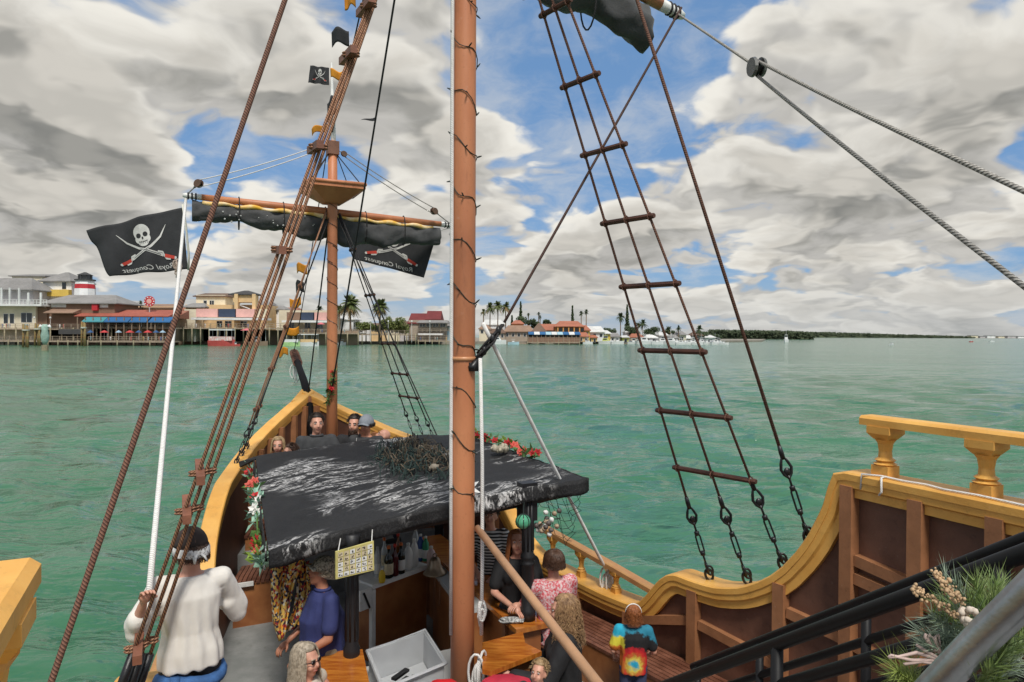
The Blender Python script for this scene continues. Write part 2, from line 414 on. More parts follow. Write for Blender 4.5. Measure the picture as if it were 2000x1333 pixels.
for s in (-1, 1):
    As, pts = side_path(s, -3, 13.9, 150)
    lat = side_lat(s, As)
    if s < 0: lat = [-l for l in lat]          # lateral always outboard
    # cap plank, moulded
    capw = [(-.20, -.012), (-.185, 0), (.075, 0), (.09, -.012), (.09, -.06), (-.20, -.06)]
    wsc = [1.0 - .32 * min(max((a - 8.4) / .8, 0), 1) for a in As]
    m = MB(); m.sweep(pts, lat, capw, wsc=wsc); m.build('gunwale_cap', yellow, ship, fix=True)
    fas = [(-.192, -.057), (-.115, -.057), (-.115, -.19), (-.168, -.19), (-.168, -.128), (-.176, -.122), (-.192, -.112)]
    m = MB(); m.sweep(pts, lat, fas, wsc=wsc); m.build('gunwale_fascia', yellow, ship, fix=True)
    ofas = [(.03, -.058), (.08, -.058), (.08, -.17), (.03, -.17)]
    m = MB(); m.sweep(pts, lat, ofas, wsc=wsc); m.build('rub_rail', yellow, ship, fix=True)
    # outer hull skin from the gunwale to below the water
    lv = [(0.0, -.065), (.16, .35), (.22, .55), (.12, .78), (-.35, 1.0)]
    m = MB(); cols = []
    for a in As:
        top = zg(a, s) - .065; row = []
        for k in range(6):
            q = k / 5; z = lerp(top, -.9, q)
            fl = (1.0 - .30 * q * q) if a < 11 else (1.0 - .30 * q * q) * (1 - .25 * q * (a - 11) / 2.9)
            row.append(S(a - (.9 * q if a > 12 else 0) * ((a - 12) / 1.9 if a > 12 else 0), s * (hb(a, s) + .02) * fl, z))
        cols.append(row)
    vs = [p for r_ in cols for p in r_]; fs = []
    for i in range(len(As) - 1):
        for k in range(5): fs.append((i * 6 + k, i * 6 + k + 1, (i + 1) * 6 + k + 1, (i + 1) * 6 + k))
    m.add(vs, fs); m.build('hull_side', hullp, ship, True, fix=True)
    # inner bulwark: one panel between each pair of frames
    fr = [-1.4, -.6, .2, 1.0, 1.8, 2.6, 3.05, 3.57, 4.09, 4.64, 5.24, 6.16, 7.0, 7.8, 8.6, 9.4, 10.1, 10.75, 11.3, 11.8, 12.3, 12.75, 13.2, 13.55]
    for i in range(len(fr) - 1):
        a0, a1 = fr[i], fr[i + 1]; n = 8; vs = []
        fl = 3.0 if a1 <= 1.9 else (FORE if a0 > 10.6 else DECK)
        for k in range(n + 1):
            a = lerp(a0, a1, k / n); bb = max(hb(a, s) - .115, .02)
            for z in (fl - .05, max(zg(a, s) - .06, fl)): vs.append(S(a, s * bb, z))
            for z in (max(zg(a, s) - .06, fl), fl - .05): vs.append(S(a, s * max(bb + .05, .03), z))
        fs = []
        for k in range(n):
            o, p = k * 4, k * 4 + 4
            for q in range(4): fs.append((o + q, o + (q + 1) % 4, p + (q + 1) % 4, p + q))
        fs += [(0, 1, 2, 3), tuple(n * 4 + q for q in (3, 2, 1, 0))]
        m = MB(); m.add(vs, fs); m.build('bulwark_panel', darkbrown, ship, fix=True)
    for a in fr[1:]:
        if s < 0 and a in (9.4, 10.1, 10.75): continue
        fl = 3.0 if a <= 1.9 else (FORE if a > 10.6 else DECK)
        bb = max(hb(a, s) - .115, .05)
        top = min(zg(a - .04, s), zg(a + .04, s)) - .10
        w_ = .105 if a < 9.5 else .085
        d = (hb(a + .1) - hb(a - .1)) / .2; T = (UX + SX * (s * d)).normalized(); Nn = Vector((T.y, -T.x, 0)) * s
        m = MB(); p = S(a, s * bb, (fl + top) / 2) - Nn * .045
        m.box(p, w_, .09, top - fl, X=T, Y=Nn); m.build('frame_rib', midbrown, ship)
    # stringers between frames
    def stringer(aa0, aa1, z0, z1, h=.085, t_=.06):
        n = 8; m = MB(); pth = []; lt = []
        for k in range(n + 1):
            a = lerp(aa0, aa1, k / n); pth.append(S(a, s * (hb(a, s) - .115), lerp(z0, z1, k / n)))
        la = side_lat(s, [lerp(aa0, aa1, k / n) for k in range(n + 1)]); la = [-l if s < 0 else l for l in la]
        m.sweep(pth, la, [(-t_, -h / 2), (0.0, -h / 2), (0.0, h / 2), (-t_, h / 2)]); m.build('stringer', midbrown, ship, fix=True)
    for a0, a1 in ((4.145, 4.585), (3.625, 4.035), (3.105, 3.515), (2.655, 2.995)):
        
        if s > 0: stringer(a0, a1, 2.84, 2.88); stringer(a0, a1, 2.71, 2.74)
    stringer(5.30, 6.10, 1.78, 1.84); stringer(6.22, 6.94, 1.84, 1.60); 
    if s > 0: stringer(4.70, 5.18, 2.23, 2.27); stringer(4.145, 4.585, 2.2, 2.22); stringer(3.625, 4.035, 2.18, 2.2); stringer(3.105, 3.515, 2.16, 2.18)
# main deck, foredeck, quarterdeck
def deck_poly(a0, a1, inset, n=14):
    As = [lerp(a0, a1, i / n) for i in range(n + 1)]
    return [S(a, max(hb(a) - inset, .02), 0) for a in As] + [S(a, -max(hb(a, -1) - inset, .02), 0) for a in As[::-1]]
m = MB(); m.prism(deck_poly(1.9, 10.62, .10), DECK - .06, DECK); m.build('main_deck', deckg, ship)
m = MB(); m.prism(deck_poly(10.62, 13.55, .10), DECK - .05, FORE); m.build('foredeck', deckg, ship)
m = MB(); m.prism(deck_poly(-3, 1.9, .10), DECK - .05, 3.0); m.build('quarterdeck', deckg, ship)
m = MB(); m.add([S(13.50, -.34, 3.412), S(13.50, .34, 3.412), S(13.99, .09, 3.575), S(13.99, -.09, 3.575), S(13.50, -.34, 3.30), S(13.50, .34, 3.30), S(13.99, .09, 3.38), S(13.99, -.09, 3.38), S(13.66, -.05, 3.468), S(13.66, .05, 3.468)], [(0, 8, 3), (8, 9, 2, 3), (9, 1, 2), (0, 3, 7, 4), (3, 2, 6, 7), (2, 1, 5, 6)]); m.build('bow_cap', yellow, ship, fix=True)
# stem post and bowsprit
m = MB(); m.tube([S(13.30, 0, 2.6), S(13.75, 0, 3.42), S(14.3, 0, 3.72), S(15.5, 0, 4.22)], [.08, .078, .070, .05], 12)
m.build('bowsprit', mat('tarred_spar', (.006, .006, .007), .8, .3, 12, .2, 60, spec=.2), ship, True)
m = MB()
for k in range(7): m.tube([S(15.02 + .07 * k + .06 * math.cos(t_), .085 * math.sin(t_), 4.02 + .03 * k + .075 * math.cos(t_)) for t_ in [i * .7 for i in range(9)]], .014, 5, closed=True)
m.build('gammoning', browrope, ship, True)
m = MB(); m.box(S(13.72, 0, 2.7), .16, .16, 1.55, X=SX, Y=UX); m.build('stem_post', midbrown, ship)
# waist handrails on turned balusters
def baluster(base, h, wd=.1):
    m = MB(); k = h
    m.box(base + Vector((0, 0, .11 * k)), wd, wd, .22 * k, X=SX, Y=UX)
    m.lathe([(wd * .5, .22 * k), (wd * .62, .25 * k), (wd * .42, .29 * k), (wd * .55, .33 * k), (wd * .36, .38 * k), (wd * .33, .5 * k), (wd * .4, .66 * k), (wd * .55, .74 * k)], base, seg=14)
    m.add([base + SX * (i * w2) + UX * (j * w2) + Vector((0, 0, z)) for z, w2 in ((.74 * k, wd * .42), (.86 * k, wd * .68), (k, wd * .68)) for i, j in ((-1, -1), (1, -1), (1, 1), (-1, 1))],
          [(3, 2, 1, 0), (8, 9, 10, 11)] + [(r_ * 4 + q, r_ * 4 + (q + 1) % 4, r_ * 4 + 4 + (q + 1) % 4, r_ * 4 + 4 + q) for r_ in (0, 1) for q in range(4)])
    return m
for s in (-1, 1):
    pts = []; As = [lerp(6.72, 8.55, i / 10) for i in range(11)]
    zr = lambda a: lerp(1.94, 2.19, (a - 6.72) / 1.83)
    pts = [S(a, s * (hb(a) - .05), zr(a)) for a in As]; la = side_lat(s, As); la = [-l if s < 0 else l for l in la]
    m = MB(); m.sweep(pts, la, [(-.06, -.03), (.06, -.03), (.06, .02), (.045, .03), (-.045, .03), (-.06, .02)]); m.build('waist_handrail', midbrown if False else mat('worn_rail', (.50, .27, .10), .55, .3, 5, .2, 60, col2=(.42, .2, .08)), ship, fix=True)
    for a in (7.3, 7.85, 8.35):
        z0 = zg(a); baluster(S(a, s * (hb(a) - .05), z0), zr(a) - .028 - z0, .085).build('baluster', yellow, ship)
    # quarterdeck rail
    As = [lerp(-3, 4.58, i / 12) for i in range(13)]; pts = [S(a, s * (hb(a) - .05), 3.96) for a in As]; la = side_lat(s, As); la = [-l if s < 0 else l for l in la]
    if s < 0: As = [lerp(-3, 3.27, i / 12) for i in range(13)]; pts = [S(a, -2.565, 3.96) for a in As]; la = [-SX for a in As]
    if True:
        m = MB(); m.sweep(pts, la, [(-.085, -.035), (.085, -.035), (.085, .015), (.06, .035), (-.06, .035), (-.085, .015)]); m.build('quarter_handrail', yellow, ship, fix=True)
        for k in range(8):
            a = (4.42 if s > 0 else 3.06) - .72 * k
            baluster(S(a, s * (hb(a) - .05) if s > 0 else -2.565, zg(a, s) - .002), 3.926 - zg(a, s), .135).build('baluster', yellow, ship)
# built-in slatted benches
def bench(name, a0, a1, s, z, inner, fl, n=9, endcap=True, skew=0.0):
    pr = bpy.data.objects.new(name, None); COL.objects.link(pr); pr.parent = ship
    for k in range(n):
        q0 = k / n; q1 = (k + .82) / n; m = MB(); vs = []; N = 10
        for i in range(N + 1):
            a = lerp(a0, a1, i / N)
            bo = hb(a, s) - .17; bi = bo - inner
            for zz in (z - .03, z): vs += [S(a, s * lerp(bo, bi, q0), zz), S(a, s * lerp(bo, bi, q1), zz)]
        fs = []
        for i in range(N):
            o, p = i * 4, i * 4 + 4; fs += [(o, o + 1, p + 1, p), (o + 2, p + 2, p + 3, o + 3), (o, p, p + 2, o + 2), (o + 1, o + 3, p + 3, p + 1)]
        fs += [(0, 2, 3, 1), (N * 4, N * 4 + 1, N * 4 + 3, N * 4 + 2)]
        m.add(vs, fs); m.build('slat', teak, pr, fix=True)
    poly = []
    As = [lerp(a0 + .02, a1 - .02, i / 8) for i in range(9)]
    poly = [S(a, s * (hb(a) - .18), 0) for a in As] + [S(a, s * (hb(a) - .17 - inner + .02), 0) for a in As[::-1]]
    m = MB(); m.prism(poly, fl, z - .035); m.build('bench_box', varnp, pr)
    return pr
bench('bench', 3.2, 8.9, 1, 1.45, .52, DECK); bench('bench', 4.4, 6.75, -1, 1.45, .5, DECK)
bench('bench', 9.97, 10.72, -1, 1.55, .50, DECK, 9); bench('bench', 10.74, 13.0, -1, 1.90, .50, FORE, 9); bench('bench', 10.74, 13.0, 1, 1.98, .46, FORE, 8)
m = MB(); m.box(S(9.955, -1.53, 1.53), .46, .03, .05, X=SX, Y=UX); m.build('bench_edge', whitep, ship)
# ------------------------------------------------------------------ masts
def proj(p):
    v = Vector(p) - CAMP; z = v.dot(cam_fwd); return 1000 + FPX * v.dot(cam_right) / z, 666.5 - FPX * v.dot(cam_up) / z
MA, FA = 6.35, 11.7
mm = thing('main_mast', 'thick brown painted mast standing in the middle of the ship', 'mast', loc=S(MA, 0, DECK))
def mlocal(root, p): return Vector(p) - Vector(root.location)
m = MB(); m.tube([(0, 0, -.02), (0, 0, 2), (0, 0, 5), (0, 0, 7.5), (0, 0, 11)], [.100, .098, .095, .091, .07], 28); m.build('mast_pole', mastp, mm, True)
m = MB(); m.lathe([(.095, 0), (.108, .006), (.108, .03), (.095, .036)], (0, 0, 3.38), seg=24); m.build('rope_band', mat('copper_band', (.55, .26, .12), .4, .2, 9), mm, True)
m = MB(); m.lathe([(.13, 0), (.16, .02), (.16, .14), (.12, .16)], (0, 0, 8.15), seg=20); m.build('mast_hounds', mastp, mm, True)
fm = thing('fore_mast', 'slender brown foremast with a small crows nest near the bow', 'mast', loc=S(FA, 0, FORE))
m = MB(); m.tube([(0, 0, -.02), (0, 0, 3), (0, 0, 5), (0, 0, 5.85)], [.084, .080, .074, .068], 20); m.build('mast_pole', mastp, fm, True)
z0 = 5.06 - .2
nest = MB()
for (h0, w0, h1, w1) in ((.03, .15, .22, .47), (.22, .49, .27, .49)):
    vs = [SX * (i * ww * .84) + UX * (j * ww * .84) + Vector((0, 0, z0 + hh)) for hh, ww in ((h0, w0), (h1, w1)) for i, j in ((-1, -1), (1, -1), (1, 1), (-1, 1))]
    nest.add(vs, [(3, 2, 1, 0), (4, 5, 6, 7)] + [(q, (q + 1) % 4, 4 + (q + 1) % 4, 4 + q) for q in range(4)])
cn = nest.build('crows_nest', mastp, fm)
for i, j in ((-1, -1), (1, -1), (1, 1), (-1, 1)):
    a_ = SX * (i * .405) + UX * (j * .405); b_ = SX * ((i if i == j else -i) * .405) + UX * ((j if i != j else -j) * .405)
    m = MB(); m.tube([a_ + Vector((0, 0, z0 + .29)), b_ + Vector((0, 0, z0 + .29))], .03, 8); m.build('rim_rail', mastp, cn, True)
m = MB(); m.tube([(.03, 0, 5.2), (.0, 0, 6.25), (-.02, 0, 7.05)], [.045, .035, .011], 10); m.build('topmast', whitep, fm, True)
m = MB(); m.box((0, 0, 5.74), .17, .17, .2, X=SX, Y=UX); m.build('mast_cap', mat('cap_wood', (.22, .1, .06), .6, .3, 9), fm)
m = MB()
for k in range(9):
    zz = lerp(3.0, 5.0, k / 8); m.tube([(.085 * math.cos(t_ * .7 + k), .085 * math.sin(t_ * .7 + k), zz - .03 * t_) for t_ in range(10)], .004, 4)
m.build('light_string', blackm, fm)

# boom running aft from the main mast
o = MB().tube([P(933, 1032, 5.66), P(1040, 1171, 4.6), P(1165, 1333, 3.75), P(1330, 1546, 3.0)], [.030, .031, .032, .032], 14).build('boom_spar', mat('bare_spar', (.50, .28, .15), .5, .2, 5, .15, 60, stretch=(1, 1, 1)), None, True)
tag(o, 'bare tan wooden spar sloping aft from the main mast', 'spar')

# ------------------------------------------------------------------ yards and furled sails
sailm = mat('black_sailcloth', (.040, .040, .041), .85, .35, 5, .5, 14, col2=(.072, .072, .073), sheen=.2)
sailspk = mat('pale_flecks', (.5, .5, .48), .8, .3, 8)
yelsail = mat('yellow_canvas', (.72, .40, .03), .6, .25, 6, .2, 30, col2=(.85, .68, .42))
def yard(a, L, z, tilt, r, label):
    t = thing('yard', label, 'yard')
    e = lambda b: S(a, b, z + tilt * b)
    MB().tube([e(-L * .9), e(-L * .4), e(0), e(L * .4), e(L * .9)], [r * .85, r, r * 1.05, r, r * .85], 14).build('spar', mastp, t, True)
    for s in (-1, 1):
        MB().tube([e(s * L * .9), e(s * L), e(s * L * 1.02)], [r * .86, r * .7, r * .5], 12).build('spar_tip', whitep, t, True)
        m = MB()
        for k in range(3): 
            c = e(s * (L * .985 - .05 * k)); m.tube([c + (UX * math.cos(q) + Vector((0, 0, 1)) * math.sin(q)) * r * .85 for q in [i * .7 for i in range(9)]], .012, 5, closed=True)
        m.build('lashing', darkrope, t, True)
    return t, e
fy, fe = yard(FA + .17, 2.03, 6.50, -.03, .052, 'brown yard with white tips crossing the foremast')
my, me_ = yard(MA + .2, 2.42, 8.36, -.21, .07, 'white tipped main yard at the top edge of the view')
def furled(e0_, a_off, L, drop, depth, label, seed, r, endd, sh=0.0):
    e = lambda b: e0_(b + sh)
    t = thing('furled_sail', label, 'sail'); rn = random.Random(seed); N = 110; K = 18
    ties = [lerp(-L, L, k / 6) for k in range(7)]; vs = []
    for i in range(N + 1):
        b = lerp(-L, L, i / N); c = e(b) - Vector((0, 0, r * 1.15)) 
        dt = min(abs(b - q) for q in ties) / (2 * L / 6) * 2
        sc = .82 + .18 * math.sin(min(dt, 1) * math.pi / 2); ed = abs(b) / L
        dr = drop * sc * (1 + .25 * math.sin(b * 1.7 + seed)); 
        if ed > .9: dr *= 1.0 + endd * (ed - .9) * 10
        for k in range(K):
            an = 2 * math.pi * k / K
            wv = .06 * math.sin(3 * an + b * 9 + seed) + .055 * math.sin(6 * an - b * 14) + .05 * math.sin(9 * an + b * 23) + .09 * noise.noise(Vector((b * 5, an * 1.5, seed)))
            hz_ = -dr / 2 + (dr / 2) * math.cos(an) * (1 + wv); dp = depth / 2 * math.sin(an) * (1 + 2.2 * wv) * (.7 + .3 * sc)
            vs.append(c + Vector((0, 0, hz_)) + UX * (dp + a_off))
    fs = [(i * K + k, i * K + (k + 1) % K, (i + 1) * K + (k + 1) % K, (i + 1) * K + k) for i in range(N) for k in range(K)]
    fs += [tuple(range(K)), tuple(N * K + k for k in range(K))[::-1]]
    m = MB(); m.add(vs, fs); m.build('sail_bundle', sailm, t, True, fix=True)
    # rolled yellow edge under the spar
    m = MB(); m.tube([e(lerp(-L * .93, L * .93, i / 60)) + UX * (a_off - depth * .32 + .012 * math.sin(i)) - Vector((0, 0, r * 1.55 + .012 * math.sin(i * .9))) for i in range(61)], [.030 + .008 * math.sin(i * .7) for i in range(61)], 8)
    m.build('yellow_edge', yelsail, t, True)
    for q in ties[1:-1]:
        c = e(q); dd = drop * .9
        m = MB(); m.tube([c + UX * (a_off + math.sin(an) * (depth * .52 + .012)) + Vector((0, 0, -dd / 2 - r * .2 + math.cos(an) * (dd / 2 + r * 1.5))) for an in [2 * math.pi * i / 20 for i in range(20)]], .009, 5, closed=True)
        m.build('gasket', darkrope, t, True)
    m = MB()
    for k in range(26):
        b = rn.uniform(-L * .9, 0.1); c = e(b) - UX * (depth * .5 + .012 - a_off) - Vector((0, 0, r + rn.uniform(.08, .30) * drop / .4))
        m.ball(c, (rn.uniform(.008, .016),) * 3, 5, 4)
    if seed == 1: m.build('pale_fleck', sailspk, t)
    return t
furled(fe, .02, 1.88, .36, .18, 'black sail furled under the foremast yard with a yellow rolled edge', 1, .052, .25, -.07)
furled(me_, .02, 2.02, .52, .26, 'dark grey sail furled under the main yard, cut off by the top of the view', 2, .07, .3)

# ------------------------------------------------------------------ flags
flagm = mat('black_flag', (.030, .031, .034), .85, .3, 6, .2, 30)
bonew = mat('flag_white', (.62, .61, .58), .8, .2, 12)
redp = mat('flag_red', (.55, .05, .03), .8, .2, 9)
def strip(pts, w0):
    """polygon strip around a uv polyline, widths list"""
    out = []
    for i, (u, v) in enumerate(pts):
        a = pts[max(i - 1, 0)]; b = pts[min(i + 1, len(pts) - 1)]
        du, dv = b[0] - a[0], b[1] - a[1]; L = math.hypot(du, dv) or 1; nx, ny = -dv / L, du / L; ww = w0[i] if isinstance(w0, list) else w0
        out.append(((u + nx * ww, v + ny * ww), (u - nx * ww, v - ny * ww)))
    return out
def text_mesh(body, shear=.25):
    cu = bpy.data.curves.new('lettering', 'FONT'); cu.body = body; cu.align_x = 'CENTER'; cu.shear = shear; cu.resolution_u = 3
    o = bpy.data.objects.new('lettering_source', cu); COL.objects.link(o)
    dg = bpy.context.evaluated_depsgraph_get(); me = bpy.data.meshes.new_from_object(o.evaluated_get(dg))
    bpy.data.objects.remove(o); vs = [v.co.copy() for v in me.vertices]; fs = [tuple(p.vertices) for p in me.polygons]; bpy.data.meshes.remove(me)
    return vs, fs
def flag(label, surf, asp, text=True, top=True, size=1.0, hoist_rope=True):
    """surf(u,v): u from hoist to fly, v from foot to head"""
    t = thing('pirate_flag', label, 'flag')
    m = MB(); m.grid(surf, 48, 28); fo = m.build('flag_cloth', flagm, t, True)
    md = fo.modifiers.new('thick', 'SOLIDIFY'); md.thickness = .004; md.offset = 0
    def nrm(u, v):
        e = .01; a = surf(min(u + e, 1), v) - surf(max(u - e, 0), v); b = surf(u, min(v + e, 1)) - surf(u, max(v - e, 0))
        n = a.cross(b).normalized()
        return n if n.y < 0 else -n
    def on(u, v, off=.006): return surf(u, v) + nrm(u, v) * off
    def disc(mb, cu, cv, ru, rv, off=.006, n=24, mi=0, squ=0):
        vs = [on(cu, cv, off)]; 
        for q in (.5, 1):
            for k in range(n):
                a = 2 * math.pi * k / n; vs.append(on(cu + ru * q * math.cos(a), cv + rv * q * math.sin(a), off))
        fs = [(0, 1 + k, 1 + (k + 1) % n) for k in range(n)] + [(1 + k, 1 + n + k, 1 + n + (k + 1) % n, 1 + (k + 1) % n) for k in range(n)]
        mb.add(vs, fs, mi)
    def ribbon(mb, pts, wd, off=.006, mi=0):
        P2 = []
        for (u0, v0), (u1, v1) in zip(pts, pts[1:]):
            for i in range(4): P2.append((lerp(u0, u1, i / 4), lerp(v0, v1, i / 4)))
        P2.append(pts[-1]); W = [interp(i / (len(P2) - 1), wd) for i in range(len(P2))]
        st = strip([(u * asp, v) for u, v in P2], W); vs = []
        for a, b in st: vs += [on(a[0] / asp, a[1], off), on(b[0] / asp, b[1], off)]
        mb.add(vs, [(2 * i, 2 * i + 1, 2 * i + 3, 2 * i + 2) for i in range(len(st) - 1)], mi)
    # skull
    m = MB(); cu, cv = .47, .70
    disc(m, cu, cv + .02, .088, .15); 
    for (du, dv, ru, rv) in ((0, -.14, .06, .085), (-.05, -.09, .035, .07), (.05, -.09, .035, .07)): disc(m, cu + du, cv + dv, ru, rv, .0065)
    m.build('skull', bonew, t, True)
    m = MB()
    for (du, dv, ru, rv) in ((-.036, -.015, .026, .042), (.038, -.02, .026, .042), (0.0, -.075, .010, .026)): disc(m, cu + du, cv + dv, ru, rv, .010, 14)
    ribbon(m, [(cu - .05, cv - .13), (cu, cv - .145), (cu + .05, cv - .13)], [(0, .004), (1, .004)], .010)
    for k in range(5): ribbon(m, [(cu - .04 + .02 * k, cv - .12), (cu - .04 + .02 * k, cv - .18)], [(0, .003), (1, .003)], .010)
    m.build('skull_hollow', flagm, t)
    # two sabres
    for sgn in (1, -1):
        q = lambda u: cu + sgn * (u)
        m = MB()
        ribbon(m, [(q(-.27), .78), (q(-.19), .60), (q(-.07), .46), (q(.08), .355), (q(.19), .285)], [(0, .004), (.25, .016), (.8, .024), (1, .026)], .007 + .003 * (sgn > 0))
        ribbon(m, [(q(.13), .36), (q(.185), .34), (q(.20), .27), (q(.22), .22), (q(.275), .20)], [(0, .016), (.5, .014), (1, .018)], .012)
        disc(m, q(.335), .205, .016, .026, .013, 12)
        m.build('sabre', bonew, t)
        m = MB(); ribbon(m, [(q(.205), .275), (q(.325), .212)], [(0, .03), (1, .026)], .0135); m.build('sabre_grip', redp, t)
        m = MB(); ribbon(m, [(q(-.05), .445), (q(.08), .352), (q(.16), .302)], [(0, .004), (1, .004)], .0115); m.build('sabre_groove', flagm, t)
    if text:
        vs, fs = text_mesh('Royal Conquest'); w_ = max(v.x for v in vs) - min(v.x for v in vs); xc = (max(v.x for v in vs) + min(v.x for v in vs)) / 2
        comp = list(range(len(vs)))
        def find(i):
            while comp[i] != i: comp[i] = comp[comp[i]]; i = comp[i]
            return i
        for f in fs:
            for i in f[1:]: comp[find(i)] = find(f[0])
        gr = {}
        for f in fs: gr.setdefault(find(f[0]), []).append(f)
        for ff in gr.values():
            ix = sorted({i for f in ff for i in f}); mp = {i: k for k, i in enumerate(ix)}
            m = MB(); m.add([on(.50 + (vs[i].x - xc) / w_ * .66, .05 + vs[i].y * .125, .007) for i in ix], [tuple(mp[i] for i in f) for f in ff]); m.build('letter', bonew, t)
    return t
def patch(ht, hbm, ft, fb, amp, ph, fr=2.3):
    ht, hbm, ft, fb = map(Vector, (ht, hbm, ft, fb))
    nn = (ft - ht).cross(hbm - ht).normalized()
    def f(u, v):
        p = (hbm.lerp(ht, v)).lerp(fb.lerp(ft, v), u)
        k = min(1, u * 2.2)
        p = p + nn * (amp * k * (math.sin(u * 2 * math.pi * fr + ph + v * 1.6) + .45 * math.sin(u * 13 + v * 7 + ph)))
        p = p + Vector((0, 0, amp * .55 * k * math.sin(u * 6 + ph) * (v - .3)))
        if u > .8: p += (hbm - ht) * (.05 * (u - .8) * 5 * math.sin(v * 9))
        return p
    return f
tipL = fe(-2.03); tipR = fe(2.03)
Yl = tipL.y
# the left flag shows its reverse: hoist at the right
flag('large black skull and sabres flag streaming left of the foremast', patch(P(356, 406, Yl), P(367, 526, Yl - .05), P(168, 448, Yl - .35), P(216, 541, Yl - .25), .035, .4), 1.6)
Yr = tipR.y
flag('black skull and sabres flag half hidden under the right end of the furled sail', patch(P(856, 448, Yr + .1), P(828, 543, Yr + .1), P(684, 418, Yr + .35), P(690, 506, Yr + .25), .02, 1.9), 1.55)
sf = flag('small square jolly roger flag on the foremast head', patch(P(643, 133, 10.45), P(643, 167, 10.45), P(606, 128, 10.4), P(602, 162, 10.4), .012, 1.2), 1.1, text=False)
for (p0, p1, r_, lab) in ((tipL, P(356, 406, Yl), .008, 'flag'), (tipR, P(856, 448, Yr + .1), .008, 'flag')):
    pass
o = MB().tube(bez(tipL + Vector((0, 0, -.03)), P(356, 408, Yl), .0, 4), .007, 6).build('flag_line', whiterope, None, True); tag(o, 'short thin line tying the left pirate flag to the yard tip', 'rope')
o = MB().tube([P(357, 400, Yl), P(363, 440, Yl - .01), P(369, 500, Yl - .04), P(368, 528, Yl - .05)], .016, 8).build('hoist_tape', mat('hoist_canvas', (.7, .68, .58), .8, .15, 9), None, True); tag(o, 'pale canvas tape along the hoist of the left pirate flag', 'tape')
o = MB().tube(bez(tipR + Vector((0, 0, -.03)), P(854, 452, Yr + .1), .0, 4), .007, 6).build('flag_line', whiterope, None, True); tag(o, 'short thin line tying the right pirate flag to the yard tip', 'rope')

# pennants strung from the main masthead by the foremast head to the bowsprit
orangem = mat('orange_pennant', (.75, .30, .02), .8, .25, 8)
def pennant(px, py, w_, h_, colr, lab, Y, fly=-1, droop=.2):
    m = MB(); o_ = P(px, py, Y); sc = Y / FPX
    def f(u, v):
        return o_ + cam_right * (fly * u * w_ * sc) - Vector((0, 0, 1)) * ((v * h_ + droop * w_ * u * u + 3 * math.sin(u * 5 + px)) * sc) + Vector((0, .05 * math.sin(u * 6 + px) + .03 * v, 0))
    m.grid(f, 10, 6); o = m.build('pennant', orangem if colr else flagm, None, True); tag(o, lab, 'pennant', 'pennants strung along the foremast stays')
    md = o.modifiers.new('thick', 'SOLIDIFY'); md.thickness = .003
top_fore = S(FA, 0, 7.55)
def stay_px(x, y):
    return P(x, y, 10.3)
p_up = S(MA + .1, 0, 11.6)
o = MB().tube(bez(P(648, 262, 10.5), p_up, .25, 30), .010, 6).build('pennant_line', darkrope, None, True); tag(o, 'dark stay with pennants rising from the foremast head to the upper right', 'rope')
o = MB().tube(bez(P(640, 285, 10.6), S(15.45, 0, 4.26), .12, 30), .008, 6).build('pennant_line', darkrope, None, True); tag(o, 'dark stay with orange pennants descending to the bowsprit tip', 'rope')
PN = [(694, -12, 22, 24, 1, 'orange pennant cut off by the top of the view', 10.0, .1), (680, 56, 34, 28, 0, 'black pennant high on the stay above the small flag', 10.1, .15), (672, 136, 26, 16, 1, 'orange pennant beside the small jolly roger flag', 10.2, .1),
      (656, 190, 18, 34, 0, 'black pennant hanging limp below the small jolly roger', 10.3, .5), (641, 240, 32, 12, 1, 'orange pennant curling left above the foremast cap', 10.4, .5),
      (598, 515, 20, 18, 1, 'highest orange pennant on the stay down to the bowsprit', 12.3, .1), (592, 548, 16, 20, 0, 'black pennant between orange ones on the bowsprit stay', 12.6, .3),
      (589, 582, 22, 17, 1, 'orange pennant on the bowsprit stay level with the shore roofs', 12.9, .1), (584, 638, 28, 15, 1, 'orange pennant low on the bowsprit stay over the quay', 13.3, .2), (562, 680, 18, 14, 1, 'lowest orange pennant by the bowsprit tip', 13.7, .2)]
for px, py, w_, h_, c_, lab, Y, dr in PN: pennant(px, py, w_, h_, c_, lab, Y, -1, dr)
m = MB(); o_ = P(735, 228, 8.6)
m.grid(lambda u, v: o_ + cam_right * (-.2 * u) - Vector((0, 0, 1)) * (.05 * v * (1 - u) + .05 * u) + Vector((0, .03 * math.sin(u * 6), 0)), 8, 3)
tag(m.build('pennant', flagm, None, True), 'torn black ribbon on the long dark stay left of the main mast', 'pennant')

